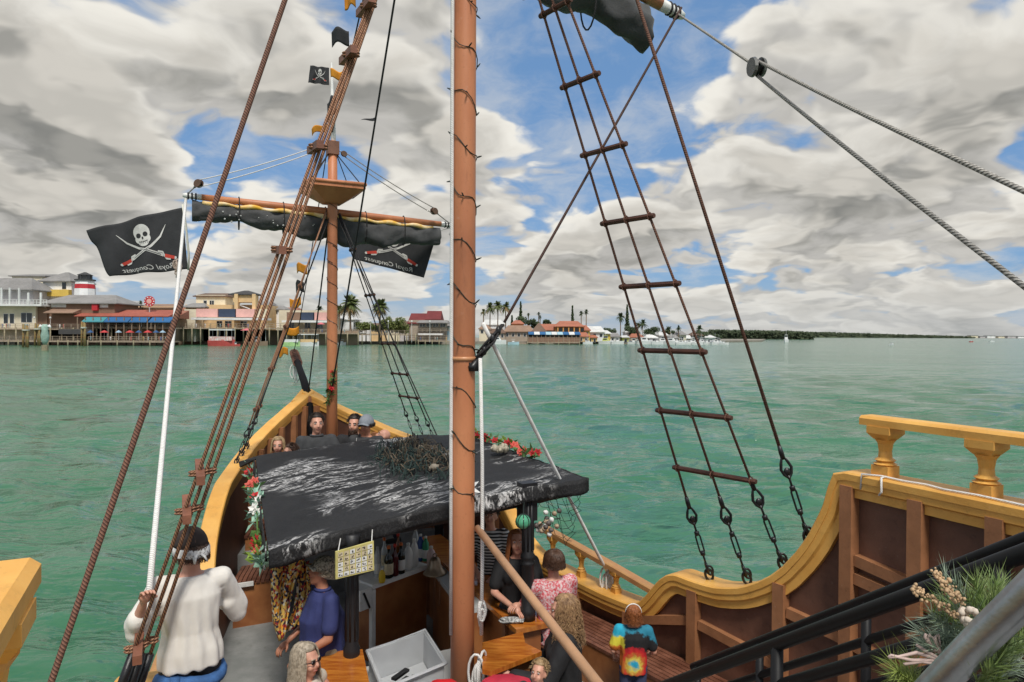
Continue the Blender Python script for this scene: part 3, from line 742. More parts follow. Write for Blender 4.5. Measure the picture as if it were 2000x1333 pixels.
# ------------------------------------------------------------------ turnbuckle (built along +Z, eye at the bottom)
def turnbuckle_mesh():
    m = MB(); l = .78
    def ring(c, ru, rz, r_, ax): m.tube([Vector(c) + Vector((math.cos(q) * ru * (ax == 0), math.cos(q) * ru * (ax == 1), math.sin(q) * rz)) for q in [2 * math.pi * i / 14 for i in range(14)]], r_, 6, closed=True)
    ring((0, 0, .05), .035, .06, .013, 0); ring((0, 0, .125), .03, .05, .012, 1); ring((.02, 0, .09), .028, .045, .011, 0)
    m.tube([(0, 0, .16), (0, 0, .27)], .010, 8); m.lathe([(.012, 0), (.024, .01), (.024, .04), (.012, .05)], (0, 0, .25), seg=8)
    for sx in (-1, 1): m.tube([(sx * .012, 0, .27), (sx * .021, 0, .30), (sx * .021, 0, .45), (sx * .012, 0, .48)], .0085, 6)
    m.lathe([(.012, 0), (.024, .01), (.024, .04), (.012, .05)], (0, 0, .46), seg=8); m.tube([(0, 0, .5), (0, 0, .60)], .010, 8)
    m.tube([(0, 0, .57), (.03, 0, .61), (.045, 0, .66), (.03, 0, .71), (0, 0, .78), (-.03, 0, .71), (-.045, 0, .66), (-.03, 0, .61)], .013, 7, closed=True)
    m.ball((0, 0, .63), (.03, .018, .035), 8, 6); m.lathe([(.02, 0), (.022, .06), (.016, .12)], (0, 0, .74), seg=8)
    return m.mesh('turnbuckle', blackm, True)
TB = turnbuckle_mesh()
def orient(o, p, d, sc=1.0):
    q = Vector((0, 0, 1)).rotation_difference(d.normalized()); o.rotation_mode = 'QUATERNION'; o.rotation_quaternion = q; o.location = p; o.scale = (sc, sc, sc)
def solve_z(p0, p1, py):
    lo, hi = 0.0, 1.0
    for _ in range(40):
        md = (lo + hi) / 2
        if proj(p0.lerp(p1, md))[1] > py: lo = md
        else: hi = md
    return p0.lerp(p1, (lo + hi) / 2).z
HM = S(MA, 0, 9.25)
feetA = (6.08, 5.66, 5.30)
rung_z = None
def ladder(s, feet, top, zs, mats, r_, label, rl, tb=1.0, rr=.024):
    t = thing('rope_ladder', label, 'rope ladder'); ft = [S(a, s * (hb(a, s) - .03), zg(a) + .0) for a in feet]
    tops = [top + SX * (s * .1) + UX * (.05 * (1 - i)) for i in range(len(ft))]
    for f_, tp in zip(ft, tops):
        d = (tp - f_); MB().tube([f_ + d.normalized() * (.80 * tb if s > 0 or r_ < .012 else .26), f_.lerp(tp, .35), f_.lerp(tp, .7), tp], r_, 8).build('shroud', mats, t, True)
        
        if s > 0 or r_ < .012: o = link('turnbuckle', TB, t); orient(o, f_, d, tb)
        else: MB().tube([f_ - d.normalized() * .05, f_ + d.normalized() * .27], .026, 10).build('rubber_sleeve', blackm, t, True)
    me = None
    for z in zs:
        q0 = ft[0].lerp(tops[0], (z - ft[0].z) / (tops[0].z - ft[0].z)); q1 = ft[-1].lerp(tops[-1], (z - ft[-1].z) / (tops[-1].z - ft[-1].z))
        dd = (q1 - q0); L = dd.length; dd.normalize(); o_ = UX * 0 
        out = (SX * s * -1); 
        m = MB(); a_, b_ = q0 - dd * rl, q1 + dd * rl
        m.tube([a_, a_.lerp(b_, .02), a_.lerp(b_, .98), b_], [rr * .85, rr, rr, rr * .85], 8); m.build('rung', rungw, t)
        for f_, tp in zip(ft, tops):
            q = f_.lerp(tp, (z - f_.z) / (tp.z - f_.z))
            m = MB(); m.tube([q + (dd.cross(Vector((0, 0, 1))).normalized() * math.cos(w_) + Vector((0, 0, 1)) * math.sin(w_)) * (rr + .008) for w_ in [2 * math.pi * i / 8 for i in range(8)]], .007, 5, closed=True); m.build('lashing', mats, t)
    return t, ft, tops
f1 = S(feetA[0], hb(feetA[0]) - .03, zg(feetA[0])); 
zs_main = [solve_z(f1, HM, y) for y in (915, 803, 685, 560, 435, 300, 165, 22)]
ladder(1, feetA, HM, zs_main, browrope, .0115, 'rope ladder with wooden rungs rising from the right rail to the main mast', .05)
pf = [P(232, 1352, 4.10), P(250, 1352, 4.16), P(268, 1352, 4.22)]
t = thing('rope_ladder', 'tan rope ladder seen edge on, in front of the man in the white shirt', 'rope ladder')
ptops = [HM - SX * .1 + UX * (.06 - .06 * i) for i in range(3)]
for f_, tp in zip(pf, ptops):
    d = tp - f_; dn_ = d.normalized()
    MB().tube([f_ + dn_ * .22, f_.lerp(tp, .35), f_.lerp(tp, .7), tp], .0125, 8).build('shroud', tanrope, t, True)
    MB().tube([f_ - dn_ * .12, f_ + dn_ * .23], [.028, .025], 10).build('rubber_sleeve', blackm, t, True)
for y_ in (1258, 995, 922, 488, 288, 108, 12):
    z = solve_z(pf[1], ptops[1], y_); qs = [f_.lerp(tp, (z - f_.z) / (tp.z - f_.z)) for f_, tp in zip(pf, ptops)]
    c = qs[1] + UX * .03; kx = UX * .21
    MB().box(c - SX * .035, .05, .40, .055, X=SX, Y=(UX + Vector((0, 0, .12))).normalized()).build('rung', mat('rung_block', (.27, .105, .06), .6, .3, 8, .2, 60), t)
    for q in qs:
        m = MB()
        for k in range(2): m.tube([q + Vector((0, 0, .02 * (k - .5))) + (SX * math.cos(w_) * .034 - SX * .018 + UX * math.sin(w_) * .02) for w_ in [2 * math.pi * i / 10 for i in range(10)]], .008, 5, closed=True)
        m.build('lashing', tanrope, t)
HF = S(FA, 0, 6.45)
feetF = (11.5, 11.2, 10.9)
ladder(1, feetF, HF, [3.62, 3.98, 4.45, 5.2, 5.9], darkrope, .009, 'dark rope ladder from the bow rail to the right of the foremast', .04, .62, .016)
ladder(-1, feetF, HF, [3.55, 4.1, 4.7, 5.3], tanrope, .010, 'thin rope ladder from the bow rail left of the foremast', .04, .62, .018)

# single shrouds and stays
def rope(name, pts, r_, mt, label, seg=8, tb=None):
    o = MB().tube(pts, r_, seg).build(name, mt, None, True); tag(o, label, 'rope'); return o
BT = S(MA, 0, 11.75)
def backstay(s, a, r_, label):
    t = thing('backstay', label, 'rope'); f_ = S(a, s * (hb(a) - .03), zg(a)); d = BT - f_
    MB().tube([f_ + d.normalized() * .8, f_.lerp(BT, .4), BT], r_, 10).build('stay_rope', browrope, t, True)
    o = link('turnbuckle', TB, t); orient(o, f_, d)
backstay(1, 5.07, .0145, 'single brown stay right of the rope ladder, ending above the curved rail')
_t = thing('backstay', 'thick brown rope crossing the left side of the view from top to bottom', 'rope'); MB().tube([P(62, 1445, 3.12), P(100, 1333, 3.3), (P(100, 1333, 3.3)).lerp(BT, .5), BT], .0165, 10).build('stay_rope', browrope, _t, True)
rope('stay', bez(S(MA + .1, -.02, 10.9), S(FA - .09, -.02, 3.75), .05), .012, darkrope, 'long dark stay from above down to the foremast foot')
rope('stay', bez(S(FA + .1, 0, 6.6), S(13.62, -.03, 3.55), 0), .012, darkrope, 'dark forestay running from the crows nest down to the bow')
rope('stay', bez(S(FA - .02, -.03, 6.45), S(11.35, -1.30, 2.95), 0), .011, darkrope, 'dark stay left of the foremast ending at the port bow rail')
rope('stay', bez(S(FA, .02, 6.5), S(10.75, hb(10.75) - .03, zg(10.75)), 0), .009, darkrope, 'outermost dark stay right of the small bow rope ladder')
for s, lab in ((-1, 'left'), (1, 'right')):
    for k in (0, 1):
        rope('futtock_rope', bez(S(FA + (.38 if k else -.38), s * .39, 6.8), S(FA, s * .06, 7.36), 0, 4), .008, darkrope, f'thin dark rope from the {lab} {"front" if k else "back"} corner of the crows nest to the mast cap', 6)
# yard lifts with blocks
def block(c, d, label, sz=.07):
    t = thing('pulley_block', label, 'pulley', loc=c); d = d.normalized(); sd_ = d.cross(Vector((0, 0, 1))).normalized(); up_ = sd_.cross(d)
    for s in (-1, 1):
        m = MB(); poly = [d * (math.cos(q) * sz) + up_ * (math.sin(q) * sz * .85) for q in [2 * math.pi * i / 14 for i in range(14)]]
        m.add([p + sd_ * (s * .3 * sz) for p in poly] + [p * .93 + sd_ * (s * .55 * sz) for p in poly], [tuple(range(14)), tuple(range(14, 28))] + [(i, (i + 1) % 14, 14 + (i + 1) % 14, 14 + i) for i in range(14)])
        m.build('cheek', mat('block_wood', (.14, .075, .045), .55, .3, 15) if sz < .08 else mat('block_grey', (.12, .12, .11), .4, .3, 15), t, fix=True)
    m = MB(); m.lathe([(.75 * sz, -.26 * sz), (.6 * sz, 0), (.75 * sz, .26 * sz)], (0, 0, 0), sd_, 14); m.build('sheave', blackm, t, True)
    m = MB(); m.tube([d * (sz * (1.15 + .3 * math.cos(q))) + sd_ * (.25 * sz * math.sin(q)) for q in [2 * math.pi * i / 10 for i in range(10)]], .12 * sz, 6, closed=True); m.build('shackle', steel, t, True)
for s, tip, nm, p_blk, p_top in ((-1, tipL, 'left', P(388, 359, 9.7), P(608, 295, 10.35)), (1, tipR, 'right', P(848, 413, 11.2), P(672, 301, 10.6))):
    d = (tip - p_blk); block(p_blk, d, f'small wooden pulley near the {nm} tip of the foremast yard', .065); block(p_top, p_top - p_blk, f'small wooden pulley at the foremast head, {nm} side', .05)
    for k in (-1, 1): rope('lift_rope', bez(p_blk + Vector((0, 0, .05 * k)), p_top + Vector((0, 0, .035 * k)), .03), .0075, whiterope if s < 0 else greyrope, f'{"upper" if k > 0 else "lower"} lift rope of the foremast yard on its {nm} side', 6)
    rope('lift_rope', bez(tip, p_blk, 0, 3), .009, greyrope, f'short lashing between the {nm} yard tip and its pulley', 6)
# main yard braces
tipM = me_(2.36)
pb = P(1478, 132, 5.1); q1 = P(2000, 370, 2.75); q2 = P(2000, 535, 2.75)
block(pb, tipM - pb, 'grey pulley block hanging in the sky at upper right', .085)
rope('brace_rope', bez(tipM, pb, 0, 4), .011, greyrope, 'rope from the main yard tip to the grey pulley')
e1 = pb + (q1 - pb) * 1.75; e2 = pb + (q2 - pb) * 1.6
rope('brace_rope', bez(pb + Vector((0, 0, .05)), e1, .03), .0125, greyrope, 'upper of two pale ropes leaving the grey pulley to the right')
rope('brace_rope', bez(pb - Vector((0, 0, .06)), e2, .03), .0125, greyrope, 'lower of two pale ropes leaving the grey pulley to the right')
for k, e_ in enumerate((e1, e2)):
    t = thing('belaying_post', f'{"starboard" if k else "port"} timber post on the quarterdeck holding a pale brace rope', 'post', loc=(e_.x, e_.y, 3.0)); m = MB(); m.bbox(-.06, .06, -.06, .06, 0, max(e_.z - 3.0, .3)); m.build('post_body', midbrown, t); m = MB(); m.bbox(-.09, .09, -.09, .09, max(e_.z - 3.0, .3), max(e_.z - 3.0, .3) + .05); m.build('post_cap', yellow, t)
# tackle from the yard tip to the mast
pm = P(924, 716, 5.62); pk = P(985, 630, 5.75)
rope('tackle_rope', bez(tipM - UX * .1, pk, 0), .0125, rope_mat('dark_brown_rope', (.10, .048, .034), (.035, .016, .012), .05), 'brown rope slanting across the sky from the main yard tip to the main mast')
t = thing('deadeye_tackle', 'black iron tackle with tarred lashings on the main mast', 'tackle')
d = (pk - pm); m = MB()
for k in range(6): m.tube([pm.lerp(pk, .15) + Vector((.02 * math.sin(k * 2), .03 * math.cos(k * 1.3), .01 * k)), pm.lerp(pk, .55) + Vector((.035 * math.sin(k), .03 * math.cos(k * 2), 0)), pm.lerp(pk, .95) + Vector((.015 * math.sin(k * 3), .01, 0))], .010, 6)
m.build('lashing', darkrope, t, True)
m = MB(); 
for q_ in (.35, .62, .8): m.ball(pm.lerp(pk, q_), (.024, .024, .04), 10, 7)
m.build('deadeye', blackm, t, True)
m = MB(); m.tube([pm - d * .06, pm, pm + d * .22], [.034, .03, .022], 10); m.box(pm + Vector((-.01, .02, -.005)), .11, .05, .07); m.build('iron_eye', blackm, t, True)
# white halyards beside the main mast and down to the rails
rope('halyard', [P(x, y, 5.64) for x, y in ((889, -900), (885, -300), (883, 300), (881, 900), (881, 1240))], .0155, whiterope, 'white braided rope hanging along the left edge of the main mast')
rope('halyard', [P(938, 700, 5.6), P(942, 900, 5.6), P(942, 1100, 5.6), P(940, 1240, 5.6)], .015, whiterope, 'white braided rope hanging along the right edge of the main mast')
kn = S(7.47, hb(7.47) - .02, zg(7.47) + .05)
rope('sheet_rope', bez(P(943, 632, 5.66), kn + Vector((0, 0, .12)), .02), .0175, mat('white_cord', (.85, .84, .81), .7, .12, 60, .3, 200), 'taut white rope from the main mast down to the right rail')
def coil(c, label, n=7, sz=.1, seed=0, mt=whiterope):
    rn = random.Random(seed); m = MB()
    for k in range(n):
        ax = rn.uniform(0, 6.3); l_ = rn.uniform(.7, 1.3) * sz; cc = Vector(c) + Vector((rn.uniform(-.3, .3) * sz, rn.uniform(-.3, .3) * sz, rn.uniform(-.6, .5) * sz))
        m.tube([cc + Vector((math.cos(ax) * math.cos(q) * l_ * .45, math.sin(ax) * math.cos(q) * l_ * .45, math.sin(q) * l_)) for q in [2 * math.pi * i / 14 for i in range(14)]], .011, 6, closed=True)
    for k in range(3): m.tube([Vector(c) + Vector((rn.uniform(-.3, .3) * sz, rn.uniform(-.3, .3) * sz, -.4 * sz - q * sz * .7)) for q in range(3)], .009, 5)
    tag(m.build('rope_coil', mt, None, True), label, 'rope coil')
coil(kn + Vector((0, 0, .03)), 'bundle of white rope tied on the right waist rail', 9, .11, 1)
coil(P(938, 1320, 5.6), 'white rope coil hanging low on the right side of the main mast', 8, .12, 2)
coil(P(938, 1195, 5.6), 'white rope knot halfway down the right side of the main mast', 5, .07, 3)
coil(P(577, 720, 13.6), 'white rag of rope hanging from the bowsprit', 4, .16, 4)
coil(P(345, 522, 9.3), 'frayed knot on the white rope below the left flag', 4, .08, 5, rope_mat('frayed_rope', (.6, .5, .42), (.3, .2, .15), .05))
hand_L = P(291, 1163, 4.28)
rope('downhaul', bez(tipL + Vector((.0, 0, -.05)), hand_L, .0, 12), .020, whiterope, 'thick white rope from the left yard tip to the hand of the man in white')
# thin rope tied over the quarter rail
t = [P(1705, 940, 5.05), P(1712, 925, 5.1), P(1740, 930, 5.0), P(1800, 938, 4.7), P(1870, 945, 4.4), P(1935, 950, 4.25), P(2010, 975, 3.9)]
def on_rail(a, off=0): return S(a, hb(a) - .16 + off, zg(a) + .012)
rope('tie_rope', [on_rail(4.52, -.03) + Vector((0, 0, -.12)), on_rail(4.50, -.045) , on_rail(4.38, .02), on_rail(4.2), on_rail(4.05, .03), on_rail(3.9, -.01), on_rail(3.7, .02), on_rail(3.3, -.02), on_rail(2.9)], .008, whiterope, 'thin white cord lying along the right quarter rail')
rope('tie_rope', [on_rail(4.36, .02), on_rail(4.34, -.045), on_rail(4.33, -.055) + Vector((0, 0, -.10)), on_rail(4.35, -.055) + Vector((0, 0, -.13))], .008, whiterope, 'short end of white cord dangling over the right quarter rail')

# ------------------------------------------------------------------ string of bulbs wound round the main mast
t = thing('light_string', 'dark string of small bulbs wound around the main mast', 'string lights')
wire = MB(); bulbs = []; zt = 3.2; n = 0; pts = []
while zt < 9.0:
    an = -(zt - 3.2) / .40 * 2 * math.pi * .98; rr = .102 + .004 * math.sin(n); zz = zt + .03 * math.sin(n * .9)
    pts.append(S(MA, 0, zz) + Vector((math.cos(an) * rr, math.sin(an) * rr, 0))); zt += .025; n += 1
wire.tube(pts, .0042, 5); wire.build('wire', mat('green_wire', (.012, .022, .014), .5, .2, 20), t, True)
bm_ = MB(); bm_.lathe([(.005, 0), (.007, .02), (.006, .035), (.003, .05)], (0, 0, 0), seg=6); bme = bm_.mesh('bulb', mat('green_wire', (0, 0, 0)), True)
for i in range(2, len(pts), 4):
    o = link('bulb', bme, t); dn = (pts[i] - S(MA, 0, pts[i].z)).normalized(); orient(o, pts[i], dn + Vector((random.uniform(-.8, .8), random.uniform(-.8, .8), random.uniform(-.7, 1.2))))
# little wreath on the foremast
V3 = Vector
# ------------------------------------------------------------------ bar canopy
tm = bpy.data.materials.new('black_canopy_cloth'); tm.use_nodes = True; t = NT(tm.node_tree)
out = t.n('ShaderNodeOutputMaterial'); b = t.n('ShaderNodeBsdfPrincipled'); t.l(b.outputs[0], out.inputs[0])
oc = t.n('ShaderNodeTexCoord').outputs['Object']
rot = t.n('ShaderNodeMapping'); rot.inputs['Rotation'].default_value = (0, 0, -AX - R(18)); t.l(oc, rot.inputs['Vector'])
st = t.vmath('MULTIPLY', rot.outputs[0], (1.5, 4.6, 1.0))
n1 = t.noise(st, .85, 6, .62, 1.2); n2 = t.noise(st, 14, 6, .7, .5); n3 = t.noise(rot.outputs[0], .9, 2, .5)
band = t.math('ABSOLUTE', t.math('SUBTRACT', n1, .52))
streak = t.math('MULTIPLY', t.smooth(band, .055, .005), t.smooth(n2, .44, .56))
streak = t.math('MULTIPLY', streak, t.smooth(n3, .46, .58))
weave = t.noise(t.vmath('MULTIPLY', rot.outputs[0], (6, 26, 6)), 5, 3, .7)
basec = t.mix(t.smooth(weave, .45, .75), (.006, .006, .007), (.026, .026, .027))
t.l(t.mix(streak, basec, (.66, .65, .64)), b.inputs['Base Color']); b.inputs['Roughness'].default_value = .75
bp = t.n('ShaderNodeBump'); bp.inputs['Strength'].default_value = .6; bp.inputs['Distance'].default_value = .02
t.l(weave, bp.inputs['Height']); t.l(bp.outputs[0], b.inputs['Normal'])
CD, CC, CA, CB = S(6.81, -1.49, 2.86), S(6.72, 1.45, 3.2), S(10.47, -1.23, 3.0), S(10.55, 1.66, 3.12)
def roof(u, v):     # u port->starboard, v aft->forward
    p = (CD.lerp(CC, u)).lerp(CA.lerp(CB, u), v)
    sag = -.07 * math.sin(math.pi * u) * math.sin(math.pi * v) + .05 * math.sin(math.pi * u)
    w_ = .02 * noise.noise(Vector((u * 7, v * 7, 1))) + .012 * noise.noise(Vector((u * 22, v * 18, 5)))
    return p + Vector((0, 0, sag + w_))
cp = thing('bar_canopy', 'black net covered canopy over the bar with white streaks', 'canopy')
m = MB(); m.grid(roof, 70, 70); rf = m.build('roof_cloth', tm, cp, True); md = rf.modifiers.new('thick', 'SOLIDIFY'); md.thickness = .02; md.offset = -1
def valance(f0, n, drop, seed, nm):
    m = MB()
    def g(u, v):
        p = f0(u); return p + Vector((0, 0, -v * drop * (1 + .18 * noise.noise(Vector((u * 9, seed, 0)))))) + (UX * -1 if nm == 'aft' else SX * (-1 if nm == 'port' else 1)) * (.012 + .018 * math.sin(u * 40 + seed) * v + .01)
    m.grid(g, n, 4); o = m.build('valance', tm, cp, True); md = o.modifiers.new('thick', 'SOLIDIFY'); md.thickness = .008
valance(lambda u: roof(u, 0), 60, .135, 1, 'aft'); valance(lambda u: roof(0, u), 60, .16, 2, 'port'); valance(lambda u: roof(1, u), 60, .13, 3, 'star')
m = MB(); m.add([roof(0, .95), roof(0, 1), P(466, 902, 8.9), P(468, 912, 8.85)], [(0, 1, 2, 3)]); o = m.build('roof_corner_tail', tm, cp); md = o.modifiers.new('thick', 'SOLIDIFY'); md.thickness = .02
def postc(a, b, z0, z1):
    m = MB(); base = S(a, b, z0); h = z1 - z0
    m.lathe([(.075, 0), (.075, .1), (.06, .12), (.06, h * .42), (.07, h * .43), (.07, h * .45), (.058, h * .46), (.07, h * .48), (.07, h * .50), (.056, h * .52), (.05, h * .95), (.07, h)], base, seg=16)
    for k in range(8):
        q = 2 * math.pi * k / 8; m.tube([base + Vector((.05 * math.cos(q), .05 * math.sin(q), h * .54)), base + Vector((.046 * math.cos(q), .046 * math.sin(q), h * .92))], .012, 5)
    m.build('canopy_post', blackp, cp, True)
postc(6.77, -.83, DECK, 2.92); postc(6.78, .84, 1.90, 3.12); postc(10.2, -1.0, DECK, 2.96); postc(10.2, 1.2, DECK, 3.04)
m = MB(); m.box(S(6.80, .84, 3.02), .16, .12, .36, X=SX, Y=UX); m.build('post_head', blackp, cp)
for (q0, q1) in (((6.85, -1.4), (6.85, 1.35)), ((10.4, -1.15), (10.4, 1.55)), ((6.85, -1.38), (10.4, -1.15)), ((6.85, 1.35), (10.4, 1.55))):
    zz = lambda q: (2.80 if q[1] < 0 else 3.04) + (.06 if q[0] > 8 and q[1] < 0 else 0)
    MB().tube([S(*q0, zz(q0)), S(*q1, zz(q1))], .035, 6).build('roof_beam', blackp, cp)
# fishing net hanging from the starboard aft corner
netm = mat('dark_net', (.015, .028, .024), .8, .3, 20)
m = MB(); N1, N2 = 26, 16
def netp(i, j, ph=0):
    u = i / N1; p = roof(1, lerp(0.0, .55, u)) if True else None
    return p + Vector((.02 * math.sin(i * 1.7 + j), .02 * math.cos(i + j * 1.3), -.02 - .036 * j * (1 - .55 * u) * (1 + .2 * math.sin(i * .6)))) + SX * (-.01 * j)
for j in range(N2):
    for i in range(N1):
        if (i + j) % 2 == 0:
            m.tube([netp(i, j), netp(i + 1, j + 1)], .0028, 3, cap=False)
            if i: m.tube([netp(i, j), netp(i - 1, j + 1)], .0028, 3, cap=False)
tag(m.build('hanging_net', netm, cp), kind='stuff')
# pile of tangled net and floats on the roof
t = thing('net_pile', 'tangled heap of old fishing net and floats on the canopy roof', 'fishing net')
rn = random.Random(11); cols = [mat('net_tan', (.16, .125, .085), .9, .4, 20), mat('net_teal', (.04, .07, .062), .9, .4, 20), mat('net_black', (.012, .013, .013), .9, .3, 20)]
cen = (.62, .63)
for ci in range(3):
    m = MB()
    for k in range(150 if ci < 2 else 110):
        rr = rn.uniform(0, 1) ** .7; an = rn.uniform(0, 6.3); du, dv = .14 * rr * math.cos(an), .27 * rr * math.sin(an) * (1 if ci != 1 else 1.15)
        base = roof(cen[0] + du + (-.03 if ci == 1 else 0), min(max(cen[1] + dv - (.06 if ci == 1 else 0), .1), .97)) + Vector((0, 0, .012 + .085 * (1 - rr) * rn.random()))
        ax = Vector((rn.gauss(0, 1), rn.gauss(0, 1), rn.gauss(0, .5))).normalized(); bx = ax.orthogonal().normalized(); cx_ = ax.cross(bx); l_ = rn.uniform(.04, .14)
        m.tube([base + bx * (l_ * math.cos(q)) + cx_ * (l_ * .8 * math.sin(q * 1.3 + k)) + Vector((0, 0, .03 * math.sin(q * 3))) for q in [i * .55 for i in range(10)]], rn.uniform(.003, .007), 4)
    tag(m.build('net_strand', cols[ci], t), kind='stuff')
for k in range(4):
    an = rn.uniform(0, 6.3); rr = rn.uniform(.3, .9); p = roof(cen[0] + .19 * rr * math.cos(an), cen[1] + .27 * rr * math.sin(an)) + Vector((0, 0, .05))
    m = MB(); m.ball(p, (.05, .045, .04), 10, 7); m.lathe([(.02, -.055), (.02, .055)], p, (1, .3, .2), 8); m.build('float', mat('pale_float', (.34, .29, .22), .7, .4, 20), t, True)
def shell_thing(c, sz, label, seed):
    t = thing('sponge', label, 'sponge'); rn = random.Random(seed); m = MB()
    for k in range(34):
        d = Vector((rn.gauss(0, 1), rn.gauss(0, 1), abs(rn.gauss(0, .8)))).normalized(); m.ball(c + d * sz * rn.uniform(.3, .8), sz * rn.uniform(.18, .32), 6, 5)
    m.build('sponge_body', mat('dry_sponge', (.45, .40, .30), .9, .4, 25, .4, 60), t, True)
shell_thing(roof(.93, .46) + Vector((0, 0, .06)), .12, 'pale dried sponge on the right end of the canopy roof', 5)
# white plastic starfish hung on the mast side of the roof
def star(c, r_, nrm, label, mt):
    m = MB(); X = nrm.orthogonal().normalized(); Y = nrm.cross(X); vs = [c + nrm * r_ * .22, c - nrm * r_ * .05]
    for k in range(10):
        q = 2 * math.pi * k / 10; rr = r_ if k % 2 == 0 else r_ * .4; vs.append(c + (X * math.cos(q) + Y * math.sin(q)) * rr)
    m.add(vs, [(0, 2 + k, 2 + (k + 1) % 10) for k in range(10)] + [(1, 2 + (k + 1) % 10, 2 + k) for k in range(10)])
    tag(m.build('starfish', mt, None), label, 'starfish')
star(roof(.61, .07) + Vector((0, 0, .05)), .15, Vector((.1, -.5, 1)).normalized(), 'white starfish on the canopy edge beside the main mast', whitep)

# ------------------------------------------------------------------ garlands of leaves and flowers
greens = [mat('leaf_green', (.10, .20, .045), .55, .35, 12, col2=(.05, .11, .03)), mat('leaf_mint', (.30, .50, .38), .6, .25, 12), mat('leaf_lime', (.27, .40, .06), .55, .3, 12)]
reds = [mat('flower_coral', (.70, .12, .085), .6, .25, 15), mat('flower_red', (.48, .018, .02), .6, .25, 15), mat('flower_white', (.78, .76, .72), .6, .12, 15)]
def leaf_pts(c, d, up_, l_, w_):
    s = d.cross(up_).normalized(); return [c, c + d * l_ * .5 + s * w_ / 2 + up_ * l_ * .08, c + d * l_, c + d * l_ * .5 - s * w_ / 2 + up_ * l_ * .08]
def garland(path, label, spec, sz, seed):
    """spec: list of (t0,t1,leafmat,flowermat,nleaf,nflower)"""
    t = thing('garland', label, 'garland'); rn = random.Random(seed)
    MB().tube(path, .008, 5).build('vine', greens[0], t)
    def at(u):
        x = u * (len(path) - 1); i = min(int(x), len(path) - 2); return Vector(path[i]).lerp(Vector(path[i + 1]), x - i)
    for (t0, t1, lm, fmm, nl, nf) in spec:
        m = MB()
        for k in range(nl):
            c = at(rn.uniform(t0, t1)) + Vector((rn.gauss(0, .3), rn.gauss(0, .3), rn.gauss(0, .3))) * sz * .5
            d = Vector((rn.gauss(0, 1), rn.gauss(0, 1), rn.gauss(.1, .8))).normalized(); u_ = d.orthogonal().normalized()
            m.add(leaf_pts(c, d, u_, sz * rn.uniform(.7, 1.3), sz * rn.uniform(.35, .6)), [(0, 1, 2), (0, 2, 3)])
        tag(m.build('leaf_cluster', greens[lm], t), kind='stuff')
        for k in range(nf):
            c = at(rn.uniform(t0, t1)) + Vector((rn.gauss(0, .35), rn.gauss(0, .35), rn.gauss(.15, .25))) * sz * .5
            ax = Vector((rn.gauss(0, .6), -1 + rn.gauss(0, .5), .9)).normalized(); X = ax.orthogonal().normalized(); Y = ax.cross(X); m = MB(); ps = sz * rn.uniform(.42, .62)
            for q in range(6):
                an = q * math.pi / 3; d = X * math.cos(an) + Y * math.sin(an); e = X * math.cos(an + .5) + Y * math.sin(an + .5); f_ = X * math.cos(an - .5) + Y * math.sin(an - .5)
                m.add([c, c + e * ps * .6 + ax * ps * .2, c + d * ps + ax * ps * .28, c + f_ * ps * .6 + ax * ps * .2], [(0, 1, 2, 3)])
                m.add([c + ax * ps * .1, c + e * ps * .35 + ax * ps * .4, c + d * ps * .5 + ax * ps * .5, c + f_ * ps * .35 + ax * ps * .4], [(0, 1, 2, 3)])
            m.build('flower', reds[fmm], t)
    return t
pg = [roof(0, v) + SX * -.05 + Vector((0, 0, -.10 - .10 * math.sin(v * 9))) for v in [i / 16 for i in range(17)]]
garland(pg[::-1], 'garland of leaves with coral and white flowers on the left canopy edge', [(.0, .1, 1, 1, 34, 3), (.1, .25, 0, 0, 10, 2), (.22, .34, 1, 0, 16, 2), (.34, .48, 0, 0, 14, 5), (.48, .6, 1, 1, 30, 1), (.56, .70, 1, 2, 20, 4), (.70, .80, 0, 1, 14, 3), (.78, .92, 2, 0, 34, 1), (.88, 1.0, 1, 1, 36, 0)], .115, 4)
sg = [roof(1, v) + Vector((0, 0, .05)) for v in [.28 + .055 * i for i in range(14)]]
garland(sg, 'garland of red flowers along the right canopy edge', [(.0, .1, 0, 1, 8, 3), (.12, .32, 0, 0, 14, 6), (.3, .5, 2, 1, 16, 3), (.5, .7, 0, 1, 14, 4), (.7, .85, 2, 1, 14, 4), (.85, 1, 0, 1, 10, 4)], .12, 9)
fw = [S(FA, 0, z) + Vector((math.cos(q) * .10, math.sin(q) * .10 - .02, 0)) for z, q in [(3.55 + .06 * k, -1.9 + .12 * k) for k in range(9)]]
garland(fw, 'small red and green spray tied to the foremast', [(0, .5, 0, 1, 26, 5), (.5, 1, 0, 1, 22, 4)], .09, 2)

# ------------------------------------------------------------------ bar furniture
bar = thing('bar_counter', 'varnished orange wood bar counter under the canopy', 'bar counter')
def top(poly, z, th, mt, nm, par): MB().prism(poly, z - th, z, 0).build(nm, mt, par)
sc = [S(6.62, .64, 0), S(6.62, 1.0, 0), S(9.72, 1.05, 0), S(9.72, .70, 0)]
top(sc, 1.90, .045, varn, 'counter_top', bar)
MB().prism([S(6.68, .70, 0), S(6.68, .93, 0), S(9.66, .98, 0), S(9.66, .76, 0)], DECK, 1.853).build('counter_side', varnp, bar)
for k in range(5): MB().box(S(6.95 + .6 * k, .685 + .012 * k, 1.42), .03, .06, .8, X=SX, Y=UX).build('pilaster', midbrown, bar)
ap = [Pz(942, 1255, 1.93), Pz(1021, 1234, 1.93), Pz(1026, 1256, 1.93), Pz(1058, 1272, 1.93), Pz(960, 1311, 1.93), Pz(942, 1307, 1.93)]
top(ap, 1.93, .04, varn, 'table_flap', bar)
